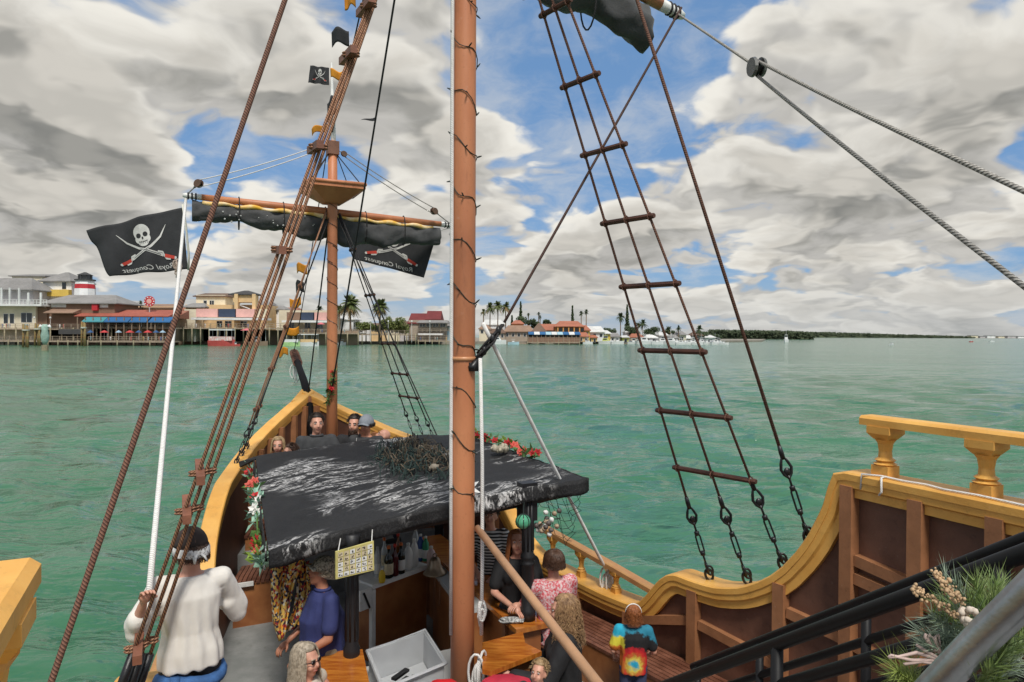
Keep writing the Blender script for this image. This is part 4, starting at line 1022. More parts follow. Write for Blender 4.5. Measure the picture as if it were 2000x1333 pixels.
MB().prism([Pz(948, 1262, 1.93), Pz(1015, 1245, 1.93), Pz(1035, 1270, 1.93), Pz(960, 1302, 1.93)], DECK, 1.888).build('flap_cabinet', varnp, bar)
pp = [Pz(606, 1275, 1.9), Pz(708, 1268, 1.9), Pz(735, 1400, 1.9), Pz(600, 1420, 1.9)]
top(pp, 1.9, .045, varn, 'counter_top', bar)
cx_ = sum((p for p in pp), Vector()) / 4
MB().prism([cx_ + (p - cx_) * .85 for p in pp], DECK, 1.853).build('counter_side', varnp, bar)
# white back shelf with cabinet
bs = thing('back_shelf', 'white topped brown cabinet of the bar holding the bottles', 'cabinet')
ZS = 1.86
e0, e1_, e2_ = Pz(728, 1143, ZS), Pz(838, 1103, ZS), Pz(905, 1190, ZS)
fwd_ = (e1_ - e0).cross(Vector((0, 0, 1))).normalized() * -1
e0b, e1b = e0 + fwd_ * .34, e1_ + fwd_ * .34
top([e0, e1_, e1b, e0b], ZS, .05, whitep, 'shelf_top', bs)
rt = Vector((0, 0, 1)).cross(e1_ - e2_).normalized(); rt = rt if rt.dot(SX) > 0 else -rt
top([e1_ + (e2_ - e1_) * .02, e2_, e2_ + rt * .26, e1_ + rt * .30 + (e2_ - e1_) * .02], ZS - .004, .05, mat('grey_laminate', (.50, .51, .50), .4, .15, 6), 'shelf_top', bs)
ins = fwd_ * .04
MB().prism([e0 + ins, e1_ + ins, e1b, e0b], DECK, ZS - .052).build('cabinet_panel', varnp, bs)
i2 = rt * .04
MB().prism([e1_ + i2 + (e2_ - e1_) * .03, e2_ + i2, e2_ + rt * .2, e1_ + rt * .2 + (e2_ - e1_) * .03], DECK, ZS - .057).build('cabinet_panel', varnp, bs)
dr_ = (e1_ - e0).normalized()
MB().box(e0 + ins - fwd_ * .012 + dr_ * .02 - Vector((0, 0, .46)), .05, .05, .80, X=dr_, Y=fwd_).build('white_stile', whitep, bs)
MB().box(e0 - dr_ * .09 + fwd_ * .1 - Vector((0, 0, .13)), .16, .2, .22, X=dr_, Y=fwd_).build('white_box', whitep, bs)
MB().box(e0 - dr_ * .09 - fwd_ * .012 - Vector((0, 0, .14)), .02, .012, .2, X=(dr_ * .9 + Vector((0, 0, .4))).normalized(), Y=fwd_, Z=(Vector((0, 0, .9)) - dr_ * .4).normalized()).build('strap', blackm, bs)
for q in (.35, .93): MB().tube([e1_.lerp(e2_, q) - Vector((0, 0, .03)), e1_.lerp(e2_, q) - Vector((0, 0, .30))], .007, 6).build('pull_cord', tanrope, bs)
# bottles
def bottle(c, h, r_, kind, label, colr, lab=None, cap=None):
    t = thing('bottle', label, 'bottle', 'bottles on the bar shelf', loc=c)
    if kind == 'wine': pf = [(r_ * .9, 0), (r_, .01), (r_, h * .55), (r_ * .85, h * .64), (r_ * .36, h * .76), (r_ * .33, h * .92)]
    elif kind == 'jug': pf = [(r_ * .9, 0), (r_ * 1.05, .02), (r_ * 1.05, h * .6), (r_ * .8, h * .75), (r_ * .4, h * .85), (r_ * .4, h * .92)]
    else: pf = [(r_ * .9, 0), (r_, .01), (r_, h * .7), (r_ * .6, h * .8), (r_ * .4, h * .92)]
    m = MB(); m.lathe(pf, (0, 0, 0), seg=14); m.build('bottle_body', colr, t, True)
    m = MB(); m.lathe([(r_ * .42, h * .9), (r_ * .42, h * .985), (r_ * .25, h)], (0, 0, 0), seg=10); m.build('bottle_cap', cap or whitep, t, True)
    if lab: m = MB(); m.lathe([(r_ * 1.03, h * .12), (r_ * 1.06, h * .125), (r_ * 1.06, h * .45), (r_ * 1.03, h * .455)], (0, 0, 0), seg=14); m.build('bottle_label', lab, t, True)
cream = mat('label_cream', (.72, .62, .42), .7, .3, 30)
glc = mat('clear_plastic', (.72, .76, .76), .12, .1, 8, trans=.35); dkg = mat('dark_glass', (.012, .016, .008), .08, .3, 8); wine = mat('red_glass', (.10, .008, .012), .1, .3, 8)
BL = [(743, 1128, .34, .040, 'std', 'clear bottle at the left end of the bar shelf', glc, whitep, mat('cap_grey', (.4, .4, .4), .5)), (752, 1140, .16, .035, 'jug', 'small yellow bottle on the bar shelf', mat('yellow_plastic', (.75, .5, .02), .4), None, None),
      (765, 1130, .36, .050, 'wine', 'dark green bottle with a cream label on the bar shelf', dkg, cream, mat('cap_orange', (.6, .14, .03), .5)), (777, 1126, .36, .042, 'wine', 'red bottle between two dark bottles', wine, None, redp), (789, 1121, .35, .048, 'wine', 'second dark bottle with a pale label, right of the red bottle', dkg, whitep, mat('cap_orange', (.6, .14, .03), .5)),
      (803, 1114, .31, .050, 'jug', 'left one of two white jugs on the bar shelf', mat('white_plastic', (.75, .76, .74), .4, .1, 8), None, None), (815, 1108, .33, .046, 'jug', 'right one of two white jugs on the bar shelf', mat('white_plastic', (.75, .76, .74), .4), None, None),
      (827, 1096, .32, .042, 'std', 'blue bottle on the bar shelf', mat('blue_plastic', (.02, .08, .30), .35), whitep, None), (837, 1097, .30, .040, 'std', 'green bottle beside the blue bottle', mat('green_plastic', (.02, .30, .14), .35), whitep, None), (848, 1108, .24, .050, 'jug', 'pinkish white jug at the right end of the bar shelf', mat('pink_plastic', (.70, .52, .50), .4), None, None),
      (756, 1112, .36, .04, 'wine', 'back row clear bottle with orange cap', glc, cream, mat('cap_orange', (0, 0, 0))), (783, 1102, .36, .04, 'wine', 'back row bottle with red cap behind the dark ones', mat('amber_glass', (.22, .07, .01), .1), None, redp), (817, 1086, .34, .042, 'std', 'back row clear bottle behind the jugs', glc, None, None)]
for x, y, h, r_, kd, lab, c_, l_, cp_ in BL: bottle(Pz(x, y, ZS) + fwd_ * .05, h, r_, kd, lab, c_, l_, cp_)
# bell
bc = Pz(842, 1118, ZS) - fwd_ * .06
t = thing('ship_bell', 'brass grey bell at the corner of the bar shelf', 'bell', loc=bc); bmtl = mat('old_brass', (.34, .26, .18), .38, .3, 12, metal=.6)
m = MB(); m.lathe([(.135, 0), (.128, .015), (.095, .05), (.072, .10), (.062, .15), (.045, .18), (.012, .19)], (0, 0, 0), seg=24); m.build('bell_body', bmtl, t, True)
m = MB(); m.tube([Vector((.022 * math.cos(q), 0, .205 + .022 * math.sin(q))) for q in [2 * math.pi * i / 10 for i in range(10)]], .007, 6, closed=True); m.build('bell_crown', bmtl, t, True)
m = MB(); m.tube([(0, 0, .1), (0, 0, -.03), (.005, 0, -.22)], .006, 6); m.build('bell_rope', tanrope, t, True)
# plastic tub with dark things on a white chest
chest = thing('cooler_chest', 'white cooler chest inside the bar under the plastic tub', 'cooler'); 
m = MB(); m.box(S(7.12, -.16, 1.2), .95, .62, .4, X=SX, Y=UX); m.build('chest_body', mat('cooler_white', (.7, .71, .70), .45, .1, 5), chest); m = MB(); m.box(S(7.12, -.16, 1.42), 1.0, .66, .045, X=SX, Y=UX); m.build('chest_lid', whitep, chest)
_a, _b, _d = Pz(717, 1272, 1.74), Pz(830, 1231, 1.74), Pz(748, 1347, 1.74); tc_ = (_b + _d) / 2 - Vector((0, 0, .29)); tub = thing('plastic_tub', 'translucent grey plastic tub with black utensils inside', 'tub'); tubm = mat('tub_plastic', (.74, .76, .78), .3, .06, 5, trans=.45)
L1, L2, hh, th = (_b - _a).length, (_d - _a).length, .29, .010; dx, dy = (_b - _a).normalized(), (_a - _d).normalized()
m = MB(); m.box(tc_ + Vector((0, 0, th / 2)), L1 * .9, L2 * .9, th, X=dx, Y=dy)
for s in (-1, 1):
    m.box(tc_ + dy * (s * L2 * .47) + Vector((0, 0, hh / 2)), L1 * .95, th, hh, X=dx, Y=(dy - Vector((0, 0, .08 * s))).normalized()); m.box(tc_ + dx * (s * L1 * .47) + Vector((0, 0, hh / 2)), th, L2 * .95, hh, X=(dx - Vector((0, 0, .08 * s))).normalized(), Y=dy)
m.build('tub_wall', tubm, tub)
rim = [tc_ + dx * (i * L1 * .5) + dy * (j * L2 * .5) + Vector((0, 0, hh)) for i, j in ((-1, -1), (-.9, -1.0), (.9, -1.0), (1, -1), (1, 1), (-1, 1))]
m = MB(); m.tube(rim, .016, 6, closed=True); m.build('tub_rim', tubm, tub)
rn = random.Random(5)
for k in range(9):
    m = MB(); p = tc_ + dx * rn.uniform(-.10, .10) + dy * rn.uniform(-.10, .06) + Vector((0, 0, .03 + .012 * k)); d = (dx * rn.uniform(.6, 1) + dy * rn.uniform(-.2, .6)).normalized(); m.box(p, .20, .05, .022, X=d, Y=d.cross(Vector((0, 0, 1))))
    tag(m.build('utensil', blackm, None), 'black utensil lying in the plastic tub', 'utensil', 'black utensils in the tub')
# menu board
mb = thing('menu_board', 'yellow bordered board of small cards hanging from the canopy edge', 'sign'); c4 = [P(656, 1132, 5.42), P(731, 1114, 5.62), P(730, 1057, 5.62), P(656, 1078, 5.42)]
nn = (c4[1] - c4[0]).cross(c4[3] - c4[0]).normalized(); nn = nn if nn.y < 0 else -nn
m = MB(); m.add([p for p in c4] + [p - nn * .015 for p in c4], [(0, 1, 2, 3), (7, 6, 5, 4), (0, 4, 5, 1), (1, 5, 6, 2), (2, 6, 7, 3), (3, 7, 4, 0)]); m.build('board', mat('board_yellow', (.62, .55, .20), .6, .25, 9), mb, fix=True)
rn = random.Random(8); inkm = mat('print_ink', (.05, .045, .04), .7, .3, 30)
for j in range(5):
    for i in range(6):
        u0, v0 = .05 + i * .155, .06 + j * .18
        q = lambda u, v, o=.004: (c4[0].lerp(c4[1], u)).lerp(c4[3].lerp(c4[2], u), v) + nn * o
        m = MB(); m.add([q(u0, v0), q(u0 + .13, v0), q(u0 + .13, v0 + .15), q(u0, v0 + .15)], [(0, 1, 2, 3)]); cd_ = m.build('card', whitep if rn.random() < .7 else cream, mb)
        m = MB()
        for k in range(3):
            a_, b_ = u0 + rn.uniform(.01, .08), v0 + rn.uniform(.02, .10); m.add([q(a_, b_, .006), q(a_ + rn.uniform(.02, .045), b_, .006), q(a_ + .03, b_ + .03, .006), q(a_, b_ + .03, .006)], [(0, 1, 2, 3)])
        m.build('print', inkm, cd_)
for x in (660, 726): MB().tube([P(x, 1080 if x < 700 else 1060, 5.43 if x < 700 else 5.61), roof(.195 if x < 700 else .285, .0) + V3((0, 0, -.05))], .004, 5).build('hanger', whiterope, mb)
# hanging printed garment and orange panel at the port aft corner
pm_ = bpy.data.materials.new('printed_cloth'); pm_.use_nodes = True; t = NT(pm_.node_tree)
out = t.n('ShaderNodeOutputMaterial'); b = t.n('ShaderNodeBsdfPrincipled'); t.l(b.outputs[0], out.inputs[0]); oc = t.n('ShaderNodeTexCoord').outputs['Object']
v1 = t.n('ShaderNodeTexVoronoi'); v1.inputs['Scale'].default_value = 48; t.l(oc, v1.inputs['Vector']); rgb = t.n('ShaderNodeSeparateColor'); t.l(v1.outputs['Color'], rgb.inputs[0])
c = t.mix(t.smooth(rgb.outputs[0], .3, .34), (.72, .30, .03), (.62, .42, .10)); c = t.mix(t.smooth(rgb.outputs[1], .72, .74), c, (.65, .60, .45)); c = t.mix(t.smooth(rgb.outputs[2], .68, .70), c, (.03, .02, .04)); c = t.mix(t.smooth(rgb.outputs[0], .84, .86), c, (.35, .03, .03))
t.l(c, b.inputs['Base Color']); b.inputs['Roughness'].default_value = .85
hg = thing('hanging_garment', 'orange printed garment hanging from the left corner of the canopy', 'garment')
def cloth(outl, Y, n, mt, nm, par, amp=.03, seed=1):
    m = MB()
    def f(u, v):
        i = v * (len(outl) - 1); k = min(int(i), len(outl) - 2); q = i - k
        l_ = (lerp(outl[k][0], outl[k + 1][0], q), lerp(outl[k][1], outl[k + 1][1], q)); r_ = (lerp(outl[k][2], outl[k + 1][2], q), lerp(outl[k][3], outl[k + 1][3], q))
        return P(lerp(l_[0], r_[0], u), lerp(l_[1], r_[1], u), Y + amp * math.sin(u * 14 + seed + v * 2) + amp * .6 * math.sin(u * 5 - v * 4))
    m.grid(f, n, n); o = m.build(nm, mt, par, True); md = o.modifiers.new('thick', 'SOLIDIFY'); md.thickness = .01
cloth([(528, 1096, 596, 1090), (531, 1150, 575, 1140), (534, 1210, 566, 1190), (546, 1252, 556, 1246)], 5.75, 16, pm_, 'cloth_front', hg)
cloth([(575, 1100, 604, 1095), (580, 1150, 606, 1150), (572, 1195, 606, 1196), (550, 1240, 600, 1215)], 5.9, 14, pm_, 'cloth_back', hg, .02, 4)
pn = thing('orange_vest', 'plain orange vest hanging behind the man in the blue polo shirt', 'vest'); cloth([(590, 1104, 612, 1100), (594, 1150, 614, 1150), (602, 1190, 614, 1188)], 6.05, 8, mat('orange_vest', (.72, .26, .015), .7, .2, 6), 'vest_cloth', pn, .015, 2)
# green glass float and shells by the right post
t = thing('glass_float', 'green glass float hanging at the right canopy post', 'float'); c = P(1022, 1019, 6.15); m = MB(); m.ball(c, .066, 18, 12); m.build('float_ball', mat('green_glass', (.10, .42, .24), .08, .3, 10, spec=.8), t, True)
m = MB()
for q in range(4): m.tube([c + Vector((math.cos(q * .8) * math.cos(w_) * .069, math.sin(q * .8) * math.cos(w_) * .069, math.sin(w_) * .069)) for w_ in [2 * math.pi * i / 16 for i in range(16)]], .004, 4, closed=True)
m.tube([c + Vector((0, 0, .06)), S(6.78, .8, 3.06)], .004, 4); m.build('float_net', netm, t)
t = thing('shell_garland', 'string of shells and driftwood draped beside the right canopy post', 'garland'); rn = random.Random(12)
for k in range(26):
    p = P(lerp(1040, 1085, k / 25) + rn.gauss(0, 6), lerp(1032, 1012, k / 25) + rn.gauss(0, 9), 6.5 + rn.gauss(0, .06)); m = MB(); m.lathe([(.002, 0), (.02, .012), (.026, .03), (.012, .05), (.003, .056)], p, (rn.gauss(0, 1), rn.gauss(0, 1), rn.gauss(0, 1)), 7)
    m.build('shell', [mat('shell_tan', (.5, .38, .26), .6, .3, 20), mat('shell_dark', (.12, .1, .09), .6, .3, 20), whitep][k % 3], t, True)
MB().tube([P(lerp(1030, 1095, k / 8), lerp(1034, 1008, k / 8) + 4 * math.sin(k), 6.5) for k in range(9)], .006, 5).build('cord', netm, t)
# bags
def bag(c, w_, d_, h_, mt, label, lean=0.0):
    t = thing('bag', label, 'bag', loc=c); m = MB(); rn = random.Random(int(c[0] * 100)); K = 22; N = 12; vs = []
    for j in range(N + 1):
        v = j / N; z = h_ * v; q = math.sin(math.pi * min(max(v * .86 + .12, 0), 1)) ** .55
        for k in range(K):
            an = 2 * math.pi * k / K; ww = q * (1 + .30 * noise.noise(Vector((math.cos(an) * 1.6 + c[0], math.sin(an) * 1.6, v * 3))) + .12 * noise.noise(Vector((math.cos(an) * 5 + c[0], math.sin(an) * 5, v * 7))))
            vs.append((w_ / 2 * ww * math.copysign(abs(math.cos(an)) ** .7, math.cos(an)) + lean * v, d_ / 2 * ww * math.copysign(abs(math.sin(an)) ** .7, math.sin(an)), z))
    fs = [(j * K + k, j * K + (k + 1) % K, (j + 1) * K + (k + 1) % K, (j + 1) * K + k) for j in range(N) for k in range(K)] + [tuple(range(K))[::-1], tuple(N * K + k for k in range(K))]
    m.add(vs, fs); m.build('bag_body', mt, t, True)
    if h_ > .2: m = MB(); m.tube([Vector((math.cos(q) * w_ * .28 + lean, 0, h_ * .92 + math.sin(q) * h_ * .3)) for q in [math.pi * i / 8 for i in range(9)]], .01, 6); m.build('bag_handle', mt, t, True)
bag(Pz(978, 1170, 1.9), .20, .16, .30, mat('black_bag_cloth', (.014, .014, .016), .7, .3, 9, .3, 30), 'black bag standing on the bar counter')
bag(Pz(1000, 1216, 1.9), .24, .1, .05, mat('patterned_pouch', (.05, .05, .05), .7, .3, 60, col2=(.6, .6, .58)), 'flat black and white pouch on the bar counter')
bag(P(988, 1333, 5.35) - Vector((0, 0, .12)), .40, .26, .17, mat('pink_red_cloth', (.62, .035, .07), .6, .25, 6, .3, 14), 'pink red bag at the bottom edge right of the main mast')
bag(P(868, 1340, 5.2) - Vector((0, 0, .12)), .30, .22, .16, mat('bright_red_cloth', (.68, .012, .018), .6, .25, 6, .3, 14), 'bright red bag at the bottom edge left of the main mast')
def stand(c, z1, label):
    t = thing('stool', label, 'stool', loc=(c.x, c.y, DECK)); h = z1 - DECK; m = MB(); m.lathe([(.17, h - .06), (.18, h - .03), (.16, h)], (0, 0, 0), seg=18); m.build('seat', teak, t, True)
    for k in range(4):
        q = k * math.pi / 2 + .4; m = MB(); m.tube([(.12 * math.cos(q), .12 * math.sin(q), h - .055), (.19 * math.cos(q), .19 * math.sin(q), 0)], .018, 6); m.build('leg', blackp, t)
stand(P(988, 1333, 5.35), (P(988, 1333, 5.35) - Vector((0, 0, .12))).z, 'low stool carrying the pink red bag'); stand(P(868, 1340, 5.2), (P(868, 1340, 5.2) - Vector((0, 0, .12))).z, 'low stool carrying the bright red bag')
# ------------------------------------------------------------------ people
skinm = mat('skin_light', (.62, .33, .23), .5, .12, 14, col2=(.55, .26, .18)); skint = mat('skin_tanned', (.50, .22, .13), .5, .15, 14, col2=(.42, .17, .10))
eyew = mat('eye_white', (.7, .68, .65), .3, .05, 9); eyed = mat('eye_dark', (.03, .02, .015), .2, .1, 9); lipm = mat('lip', (.42, .13, .11), .5, .1, 9)
def remesh(mb, vox, it=4, fac=.5):
    me = mb.mesh('tmp', skinm); o = bpy.data.objects.new('tmp', me); COL.objects.link(o)
    md = o.modifiers.new('r', 'REMESH'); md.mode = 'VOXEL'; md.voxel_size = vox; md.adaptivity = 0
    sm = o.modifiers.new('s', 'SMOOTH'); sm.iterations = it; sm.factor = fac
    dg = bpy.context.evaluated_depsgraph_get(); me2 = bpy.data.meshes.new_from_object(o.evaluated_get(dg))
    bpy.data.objects.remove(o); bpy.data.meshes.remove(me)
    vs = [v.co.copy() for v in me2.vertices]; ns = [v.normal.copy() for v in me2.vertices]; fs = [tuple(p.vertices) for p in me2.polygons]; bpy.data.meshes.remove(me2)
    return vs, ns, fs
def caps(mb, p0, r0, p1, r1, n=6, flat=1.0):
    p0, p1 = Vector(p0), Vector(p1); mb.tube([p0.lerp(p1, i / n) for i in range(n + 1)], [lerp(r0, r1, i / n) for i in range(n + 1)], 12); mb.ball(p0, r0, 12, 8); mb.ball(p1, r1, 12, 8)
V = Vector
def loft(mb, rings, seg=22):
    # rings: (centre, rx, ry) bottom to top, closed
    n = len(rings); vs = []; R2 = []
    for i in range(n - 1):
        for q in range(4):
            u = q / 4; a, b_ = rings[i], rings[i + 1]; R2.append((V(a[0]).lerp(V(b_[0]), u), lerp(a[1], b_[1], u), lerp(a[2], b_[2], u)))
    R2.append((V(rings[-1][0]), rings[-1][1], rings[-1][2]))
    for c, rx, ry in R2:
        for k in range(seg): q = 2 * math.pi * k / seg; vs.append(c + V((rx * math.copysign(abs(math.cos(q)) ** .85, math.cos(q)), ry * math.copysign(abs(math.sin(q)) ** .85, math.sin(q)), 0)))
    fs = [(i * seg + k, i * seg + (k + 1) % seg, (i + 1) * seg + (k + 1) % seg, (i + 1) * seg + k) for i in range(len(R2) - 1) for k in range(seg)]
    mb.add(vs, fs + [tuple(range(seg))[::-1], tuple((len(R2) - 1) * seg + k for k in range(seg))])
def person(label, head, face, height, mats, sit=False, arms=None, hair='short', hairm=None, hairlen=.12, curl=0.0, shirt='tee', bottoms='trousers', head_tilt=0.0, head_turn=0.0, skin=skinm, female=False, cap=None, glasses=False, beard=None, loose=1.0, seed=1, lean=0.0, vox=.013, belly=0.0):
    """head: world position of the head centre; face: world direction the chest faces"""
    s = height / 1.75; rn = random.Random(seed); fd = V((face[0], face[1], 0)).normalized(); rz = math.atan2(-fd.x, fd.y)
    hloc = V((0, .02 + lean * .62, 1.62 - abs(lean) * .08))
    R3 = Matrix.Rotation(rz, 4, 'Z'); root = V(head) - (R3.to_3x3() @ (hloc * s))
    t = thing('person', label, 'person', loc=root, rz=rz, sc=s)
    Mi = (Matrix.Translation(root) @ R3 @ Matrix.Scale(s, 4)).inverted()
    L = lambda z, x=0, y=0: V((x, y + lean * max(0, z - .95) / .67 * .62, z - abs(lean) * .08 * max(0, z - .95) / .67))
    sw = .165 if female else .19
    J = {'pel': V((0, 0, .95)), 'wai': L(1.08), 'che': L(1.30), 'nec': L(1.47), 'hea': hloc}
    for k, sg in (('L', -1), ('R', 1)):
        J['sh' + k] = L(1.41, sg * sw); a = (arms or {}).get(k)
        if a is None: J['el' + k] = L(1.13, sg * (sw + .06), -.03); J['wr' + k] = L(.90, sg * (sw + .06), .08)
        else:
            J['el' + k] = (Mi @ a[0]) if len(a) > 2 and a[2] == 'W' else V(a[0]); J['wr' + k] = (Mi @ a[1]) if len(a) > 2 and a[2] == 'W' else V(a[1])
        J['hi' + k] = V((sg * .09, 0, .92))
        if sit: J['kn' + k] = V((sg * .12, .43, .90)); J['an' + k] = V((sg * .12, .40, .47)); J['to' + k] = V((sg * .13, .55, .43))
        else: J['kn' + k] = V((sg * .10, .02, .50)); J['an' + k] = V((sg * .105, -.01, .085)); J['to' + k] = V((sg * .12, .15, .04))
    H = Matrix.Translation(hloc) @ Matrix.Rotation(-head_turn, 4, 'Z') @ Matrix.Rotation(-head_tilt, 4, 'X')
    hp = lambda x, y, z: H @ V((x, y, z))
    HR = H.to_3x3()
    m = MB()
    # head
    m.ball(hp(0, -.012, .03), (.076, .094, .088), 16, 12, M3=HR); m.ball(hp(0, .018, -.045), (.058, .068, .075), 14, 10, M3=HR)
    m.ball(hp(0, .045, -.095), (.032, .032, .028), 10, 8, M3=HR); caps(m, hp(0, .088, .015), .012, hp(0, .108, -.028), .016, 3)
    for sg in (-1, 1): m.ball(hp(sg * .08, -.008, -.005), (.012, .022, .034), 8, 6, M3=HR); m.ball(hp(sg * .035, .062, -.035), (.028, .026, .025), 8, 6, M3=HR); m.ball(hp(sg * .03, .075, .028), (.026, .016, .011), 8, 6, M3=HR)
    m.ball(hp(0, .082, -.062), (.022, .012, .010), 8, 6, M3=HR)
    caps(m, J['nec'] - V((0, 0, .05)), .062, hp(0, -.015, -.06), .052, 3)
    # torso
    for (z, rx, ry) in ((.95, .15, .105), (1.06, .135, .10), (1.18, .15, .11), (1.30, .165, .112), (1.39, .15, .09)): m.ball(L(z, 0, .02 * belly), (rx * (.93 if female else 1), ry * (1 + belly * (z < 1.25)), .09), 14, 10)
    if female:
        for sg in (-1, 1): m.ball(L(1.28, sg * .075, .09), (.06, .05, .06), 10, 8)
    for k, sg in (('L', -1), ('R', 1)):
        caps(m, J['sh' + k] - V((sg * .06, 0, .01)), .062, J['sh' + k], .058, 3); caps(m, J['sh' + k], .052, J['el' + k], .040); caps(m, J['el' + k], .041, J['wr' + k], .027)
        caps(m, J['hi' + k], .095, J['kn' + k], .058); caps(m, J['kn' + k], .058, J['kn' + k].lerp(J['an' + k], .35), .056); caps(m, J['kn' + k].lerp(J['an' + k], .35), .056, J['an' + k], .038)
        caps(m, J['an' + k] - V((0, .03, .035)), .036, J['to' + k], .032)
        d = (J['wr' + k] - J['el' + k]).normalized(); side = d.cross(V((0, 0, 1))); side = side.normalized() if side.length > .1 else V((0, 1, 0)); c = J['wr' + k] + d * .055
        m.ball(c, (.036, .036, .036), 10, 8); m.ball(c + d * .02 + side * .012, .030, 8, 6); m.ball(c + d * .02 - side * .012, .030, 8, 6)
    vs, ns, fs = remesh(m, vox)
    b = MB(); b.add(vs, fs)
    for k, sg in (('L', -1), ('R', 1)):      # five fingers rooted in the palm
        d = (J['wr' + k] - J['el' + k]).normalized(); side = d.cross(V((0, 0, 1))); side = side.normalized() if side.length > .1 else V((0, 1, 0)); dn = d.cross(side).normalized(); dn = dn if dn.z < 0 else -dn; c = J['wr' + k] + d * .085
        for i, (o_, ln) in enumerate(((-.030, .060), (-.010, .075), (.010, .080), (.030, .070))):
            q = c + side * o_; b.tube([q - d * .02, q + d * ln * .4, q + d * ln * .75 + dn * .018, q + d * ln * .9 + dn * .042], [.0095, .009, .0085, .006], 7)
        q = J['wr' + k] + d * .035; ts = side * (-.038 if sg * side.x > 0 else .038); b.tube([q + ts * .5, q + ts * 1.25 + d * .025 + dn * .01, q + ts * 1.35 + d * .055 + dn * .03], [.013, .011, .008], 7)
    body = b.build('body', skin, t, True)
    for sg in (-1, 1):
        e = MB(); e.ball(hp(sg * .031, .081, .012), (.0135, .008, .0075), 8, 6, M3=HR); eo = e.build('eye', eyew, body, True)
        e = MB(); e.ball(hp(sg * .031, .0865, .012), (.006, .004, .006), 8, 6, M3=HR); e.build('iris', eyed, eo, True) if False else e.build('iris', eyed, body, True)
        e = MB(); e.tube([hp(sg * .016, .091, .030), hp(sg * .033, .091, .036), hp(sg * .05, .080, .030)], .0045, 5); e.build('eyebrow', hairm or eyed, body, True)
    e = MB(); e.tube([hp(-.024, .080, -.062), hp(0, .092, -.060), hp(.024, .080, -.062)], [.003, .006, .003], 6); e.build('mouth', lipm, body, True)
    # shirt
    m = MB(); x = .013 * loose; hem = .90 if shirt not in ('jacket', 'loose') else (.82 if shirt == 'jacket' else .92)
    fk = .93 if female else 1.0; bl = 1.12 if shirt == 'loose' else 1.0
    loft(m, [(L(z, 0, .02 * belly), rx * fk * (bl if z < 1.1 else 1) + x * 1.4, ry * (1 + belly * (z < 1.25)) * (bl if z < 1.1 else 1) + x * 1.4) for (z, rx, ry) in ((hem - .05, .160, .125), (.98, .158, .120), (1.10, .150, .116), (1.22, .162, .122), (1.33, .172, .120), (1.41, .150, .092), (1.46, .078, .066))])
    if female:
        for sg in (-1, 1): m.ball(L(1.28, sg * .075, .09), (.066 + x, .056 + x, .066 + x), 10, 8)
    for k, sg in (('L', -1), ('R', 1)):
        caps(m, J['sh' + k] - V((sg * .07, 0, .01)), .066 + x * .7, J['sh' + k], .060 + x * .7, 3)
        if shirt in ('jacket', 'long'): caps(m, J['sh' + k], .062 + x, J['el' + k], .052 + x); caps(m, J['el' + k], .052 + x, J['el' + k].lerp(J['wr' + k], .93), .038 + x)
        elif shirt == 'loose': caps(m, J['sh' + k], .054 + x, J['el' + k], .060 + x); caps(m, J['el' + k], .060 + x, J['el' + k].lerp(J['wr' + k], .30), .056 + x); caps(m, J['el' + k] - V((0, 0, .05)), .05 + x, J['sh' + k].lerp(J['el' + k], .5) - V((0, 0, .07)), .05 + x, 3); 
        elif shirt != 'tank': caps(m, J['sh' + k], .062 + x, J['sh' + k].lerp(J['el' + k], .72), .060 + x)
    vs, ns, fs = remesh(m, vox, 3)
    fo = .005 * (1 + .5 * (loose - 1))
    vs = [v + n * (fo * (.7 * noise.noise(V((v.x * 15 + seed, v.y * 15, v.z * 3.5))) + .7 * noise.noise(V((v.x * 26, v.y * 26 + seed, v.z * 9)))) + fo * (1.5 if shirt == 'loose' else .7) * math.sin(math.atan2(v.y, v.x) * 11 + v.z * 4 + 3 * noise.noise(v * 4)) * min(1, max(0, (1.36 - v.z) * 4))) for v, n in zip(vs, ns)]
    sh = MB(); sh.add(vs, fs); sho = sh.build('shirt', mats[0], t, True)
    if shirt in ('polo', 'jacket'):
        c = MB(); c.tube([L(1.475, .075 * math.cos(q), .062 * math.sin(q) + .01) for q in [2 * math.pi * i / 18 for i in range(18)]], .016, 6, closed=True); c.build('collar', mats[0], sho, True)
    # trousers, shoes
    m = MB(); m.ball((0, 0, .95), (.165 * (.95 if female else 1), .122, .09), 14, 10)
    for k, sg in (('L', -1), ('R', 1)):
        caps(m, J['hi' + k], .105, J['kn' + k], .074)
        if bottoms == 'trousers': caps(m, J['kn' + k], .074, J['an' + k].lerp(J['kn' + k], .06), .058)
        elif bottoms == 'wide': caps(m, J['kn' + k], .09, J['an' + k].lerp(J['kn' + k], .3), .11)
    vs, ns, fs = remesh(m, vox, 3); b = MB(); b.add(vs, fs); b.build('trousers', mats[1], t, True)
    for k in 'LR':
        m = MB(); caps(m, J['an' + k] - V((0, .04, .04)), .045, J['to' + k], .042, 3); m.box((J['an' + k] + J['to' + k]) / 2 - V((0, .01, .055)), .085, .25, .03); vs, ns, fs = remesh(m, .016, 2); b = MB(); b.add(vs, fs); b.build('shoe', mats[2] if len(mats) > 2 else eyed, t, True)
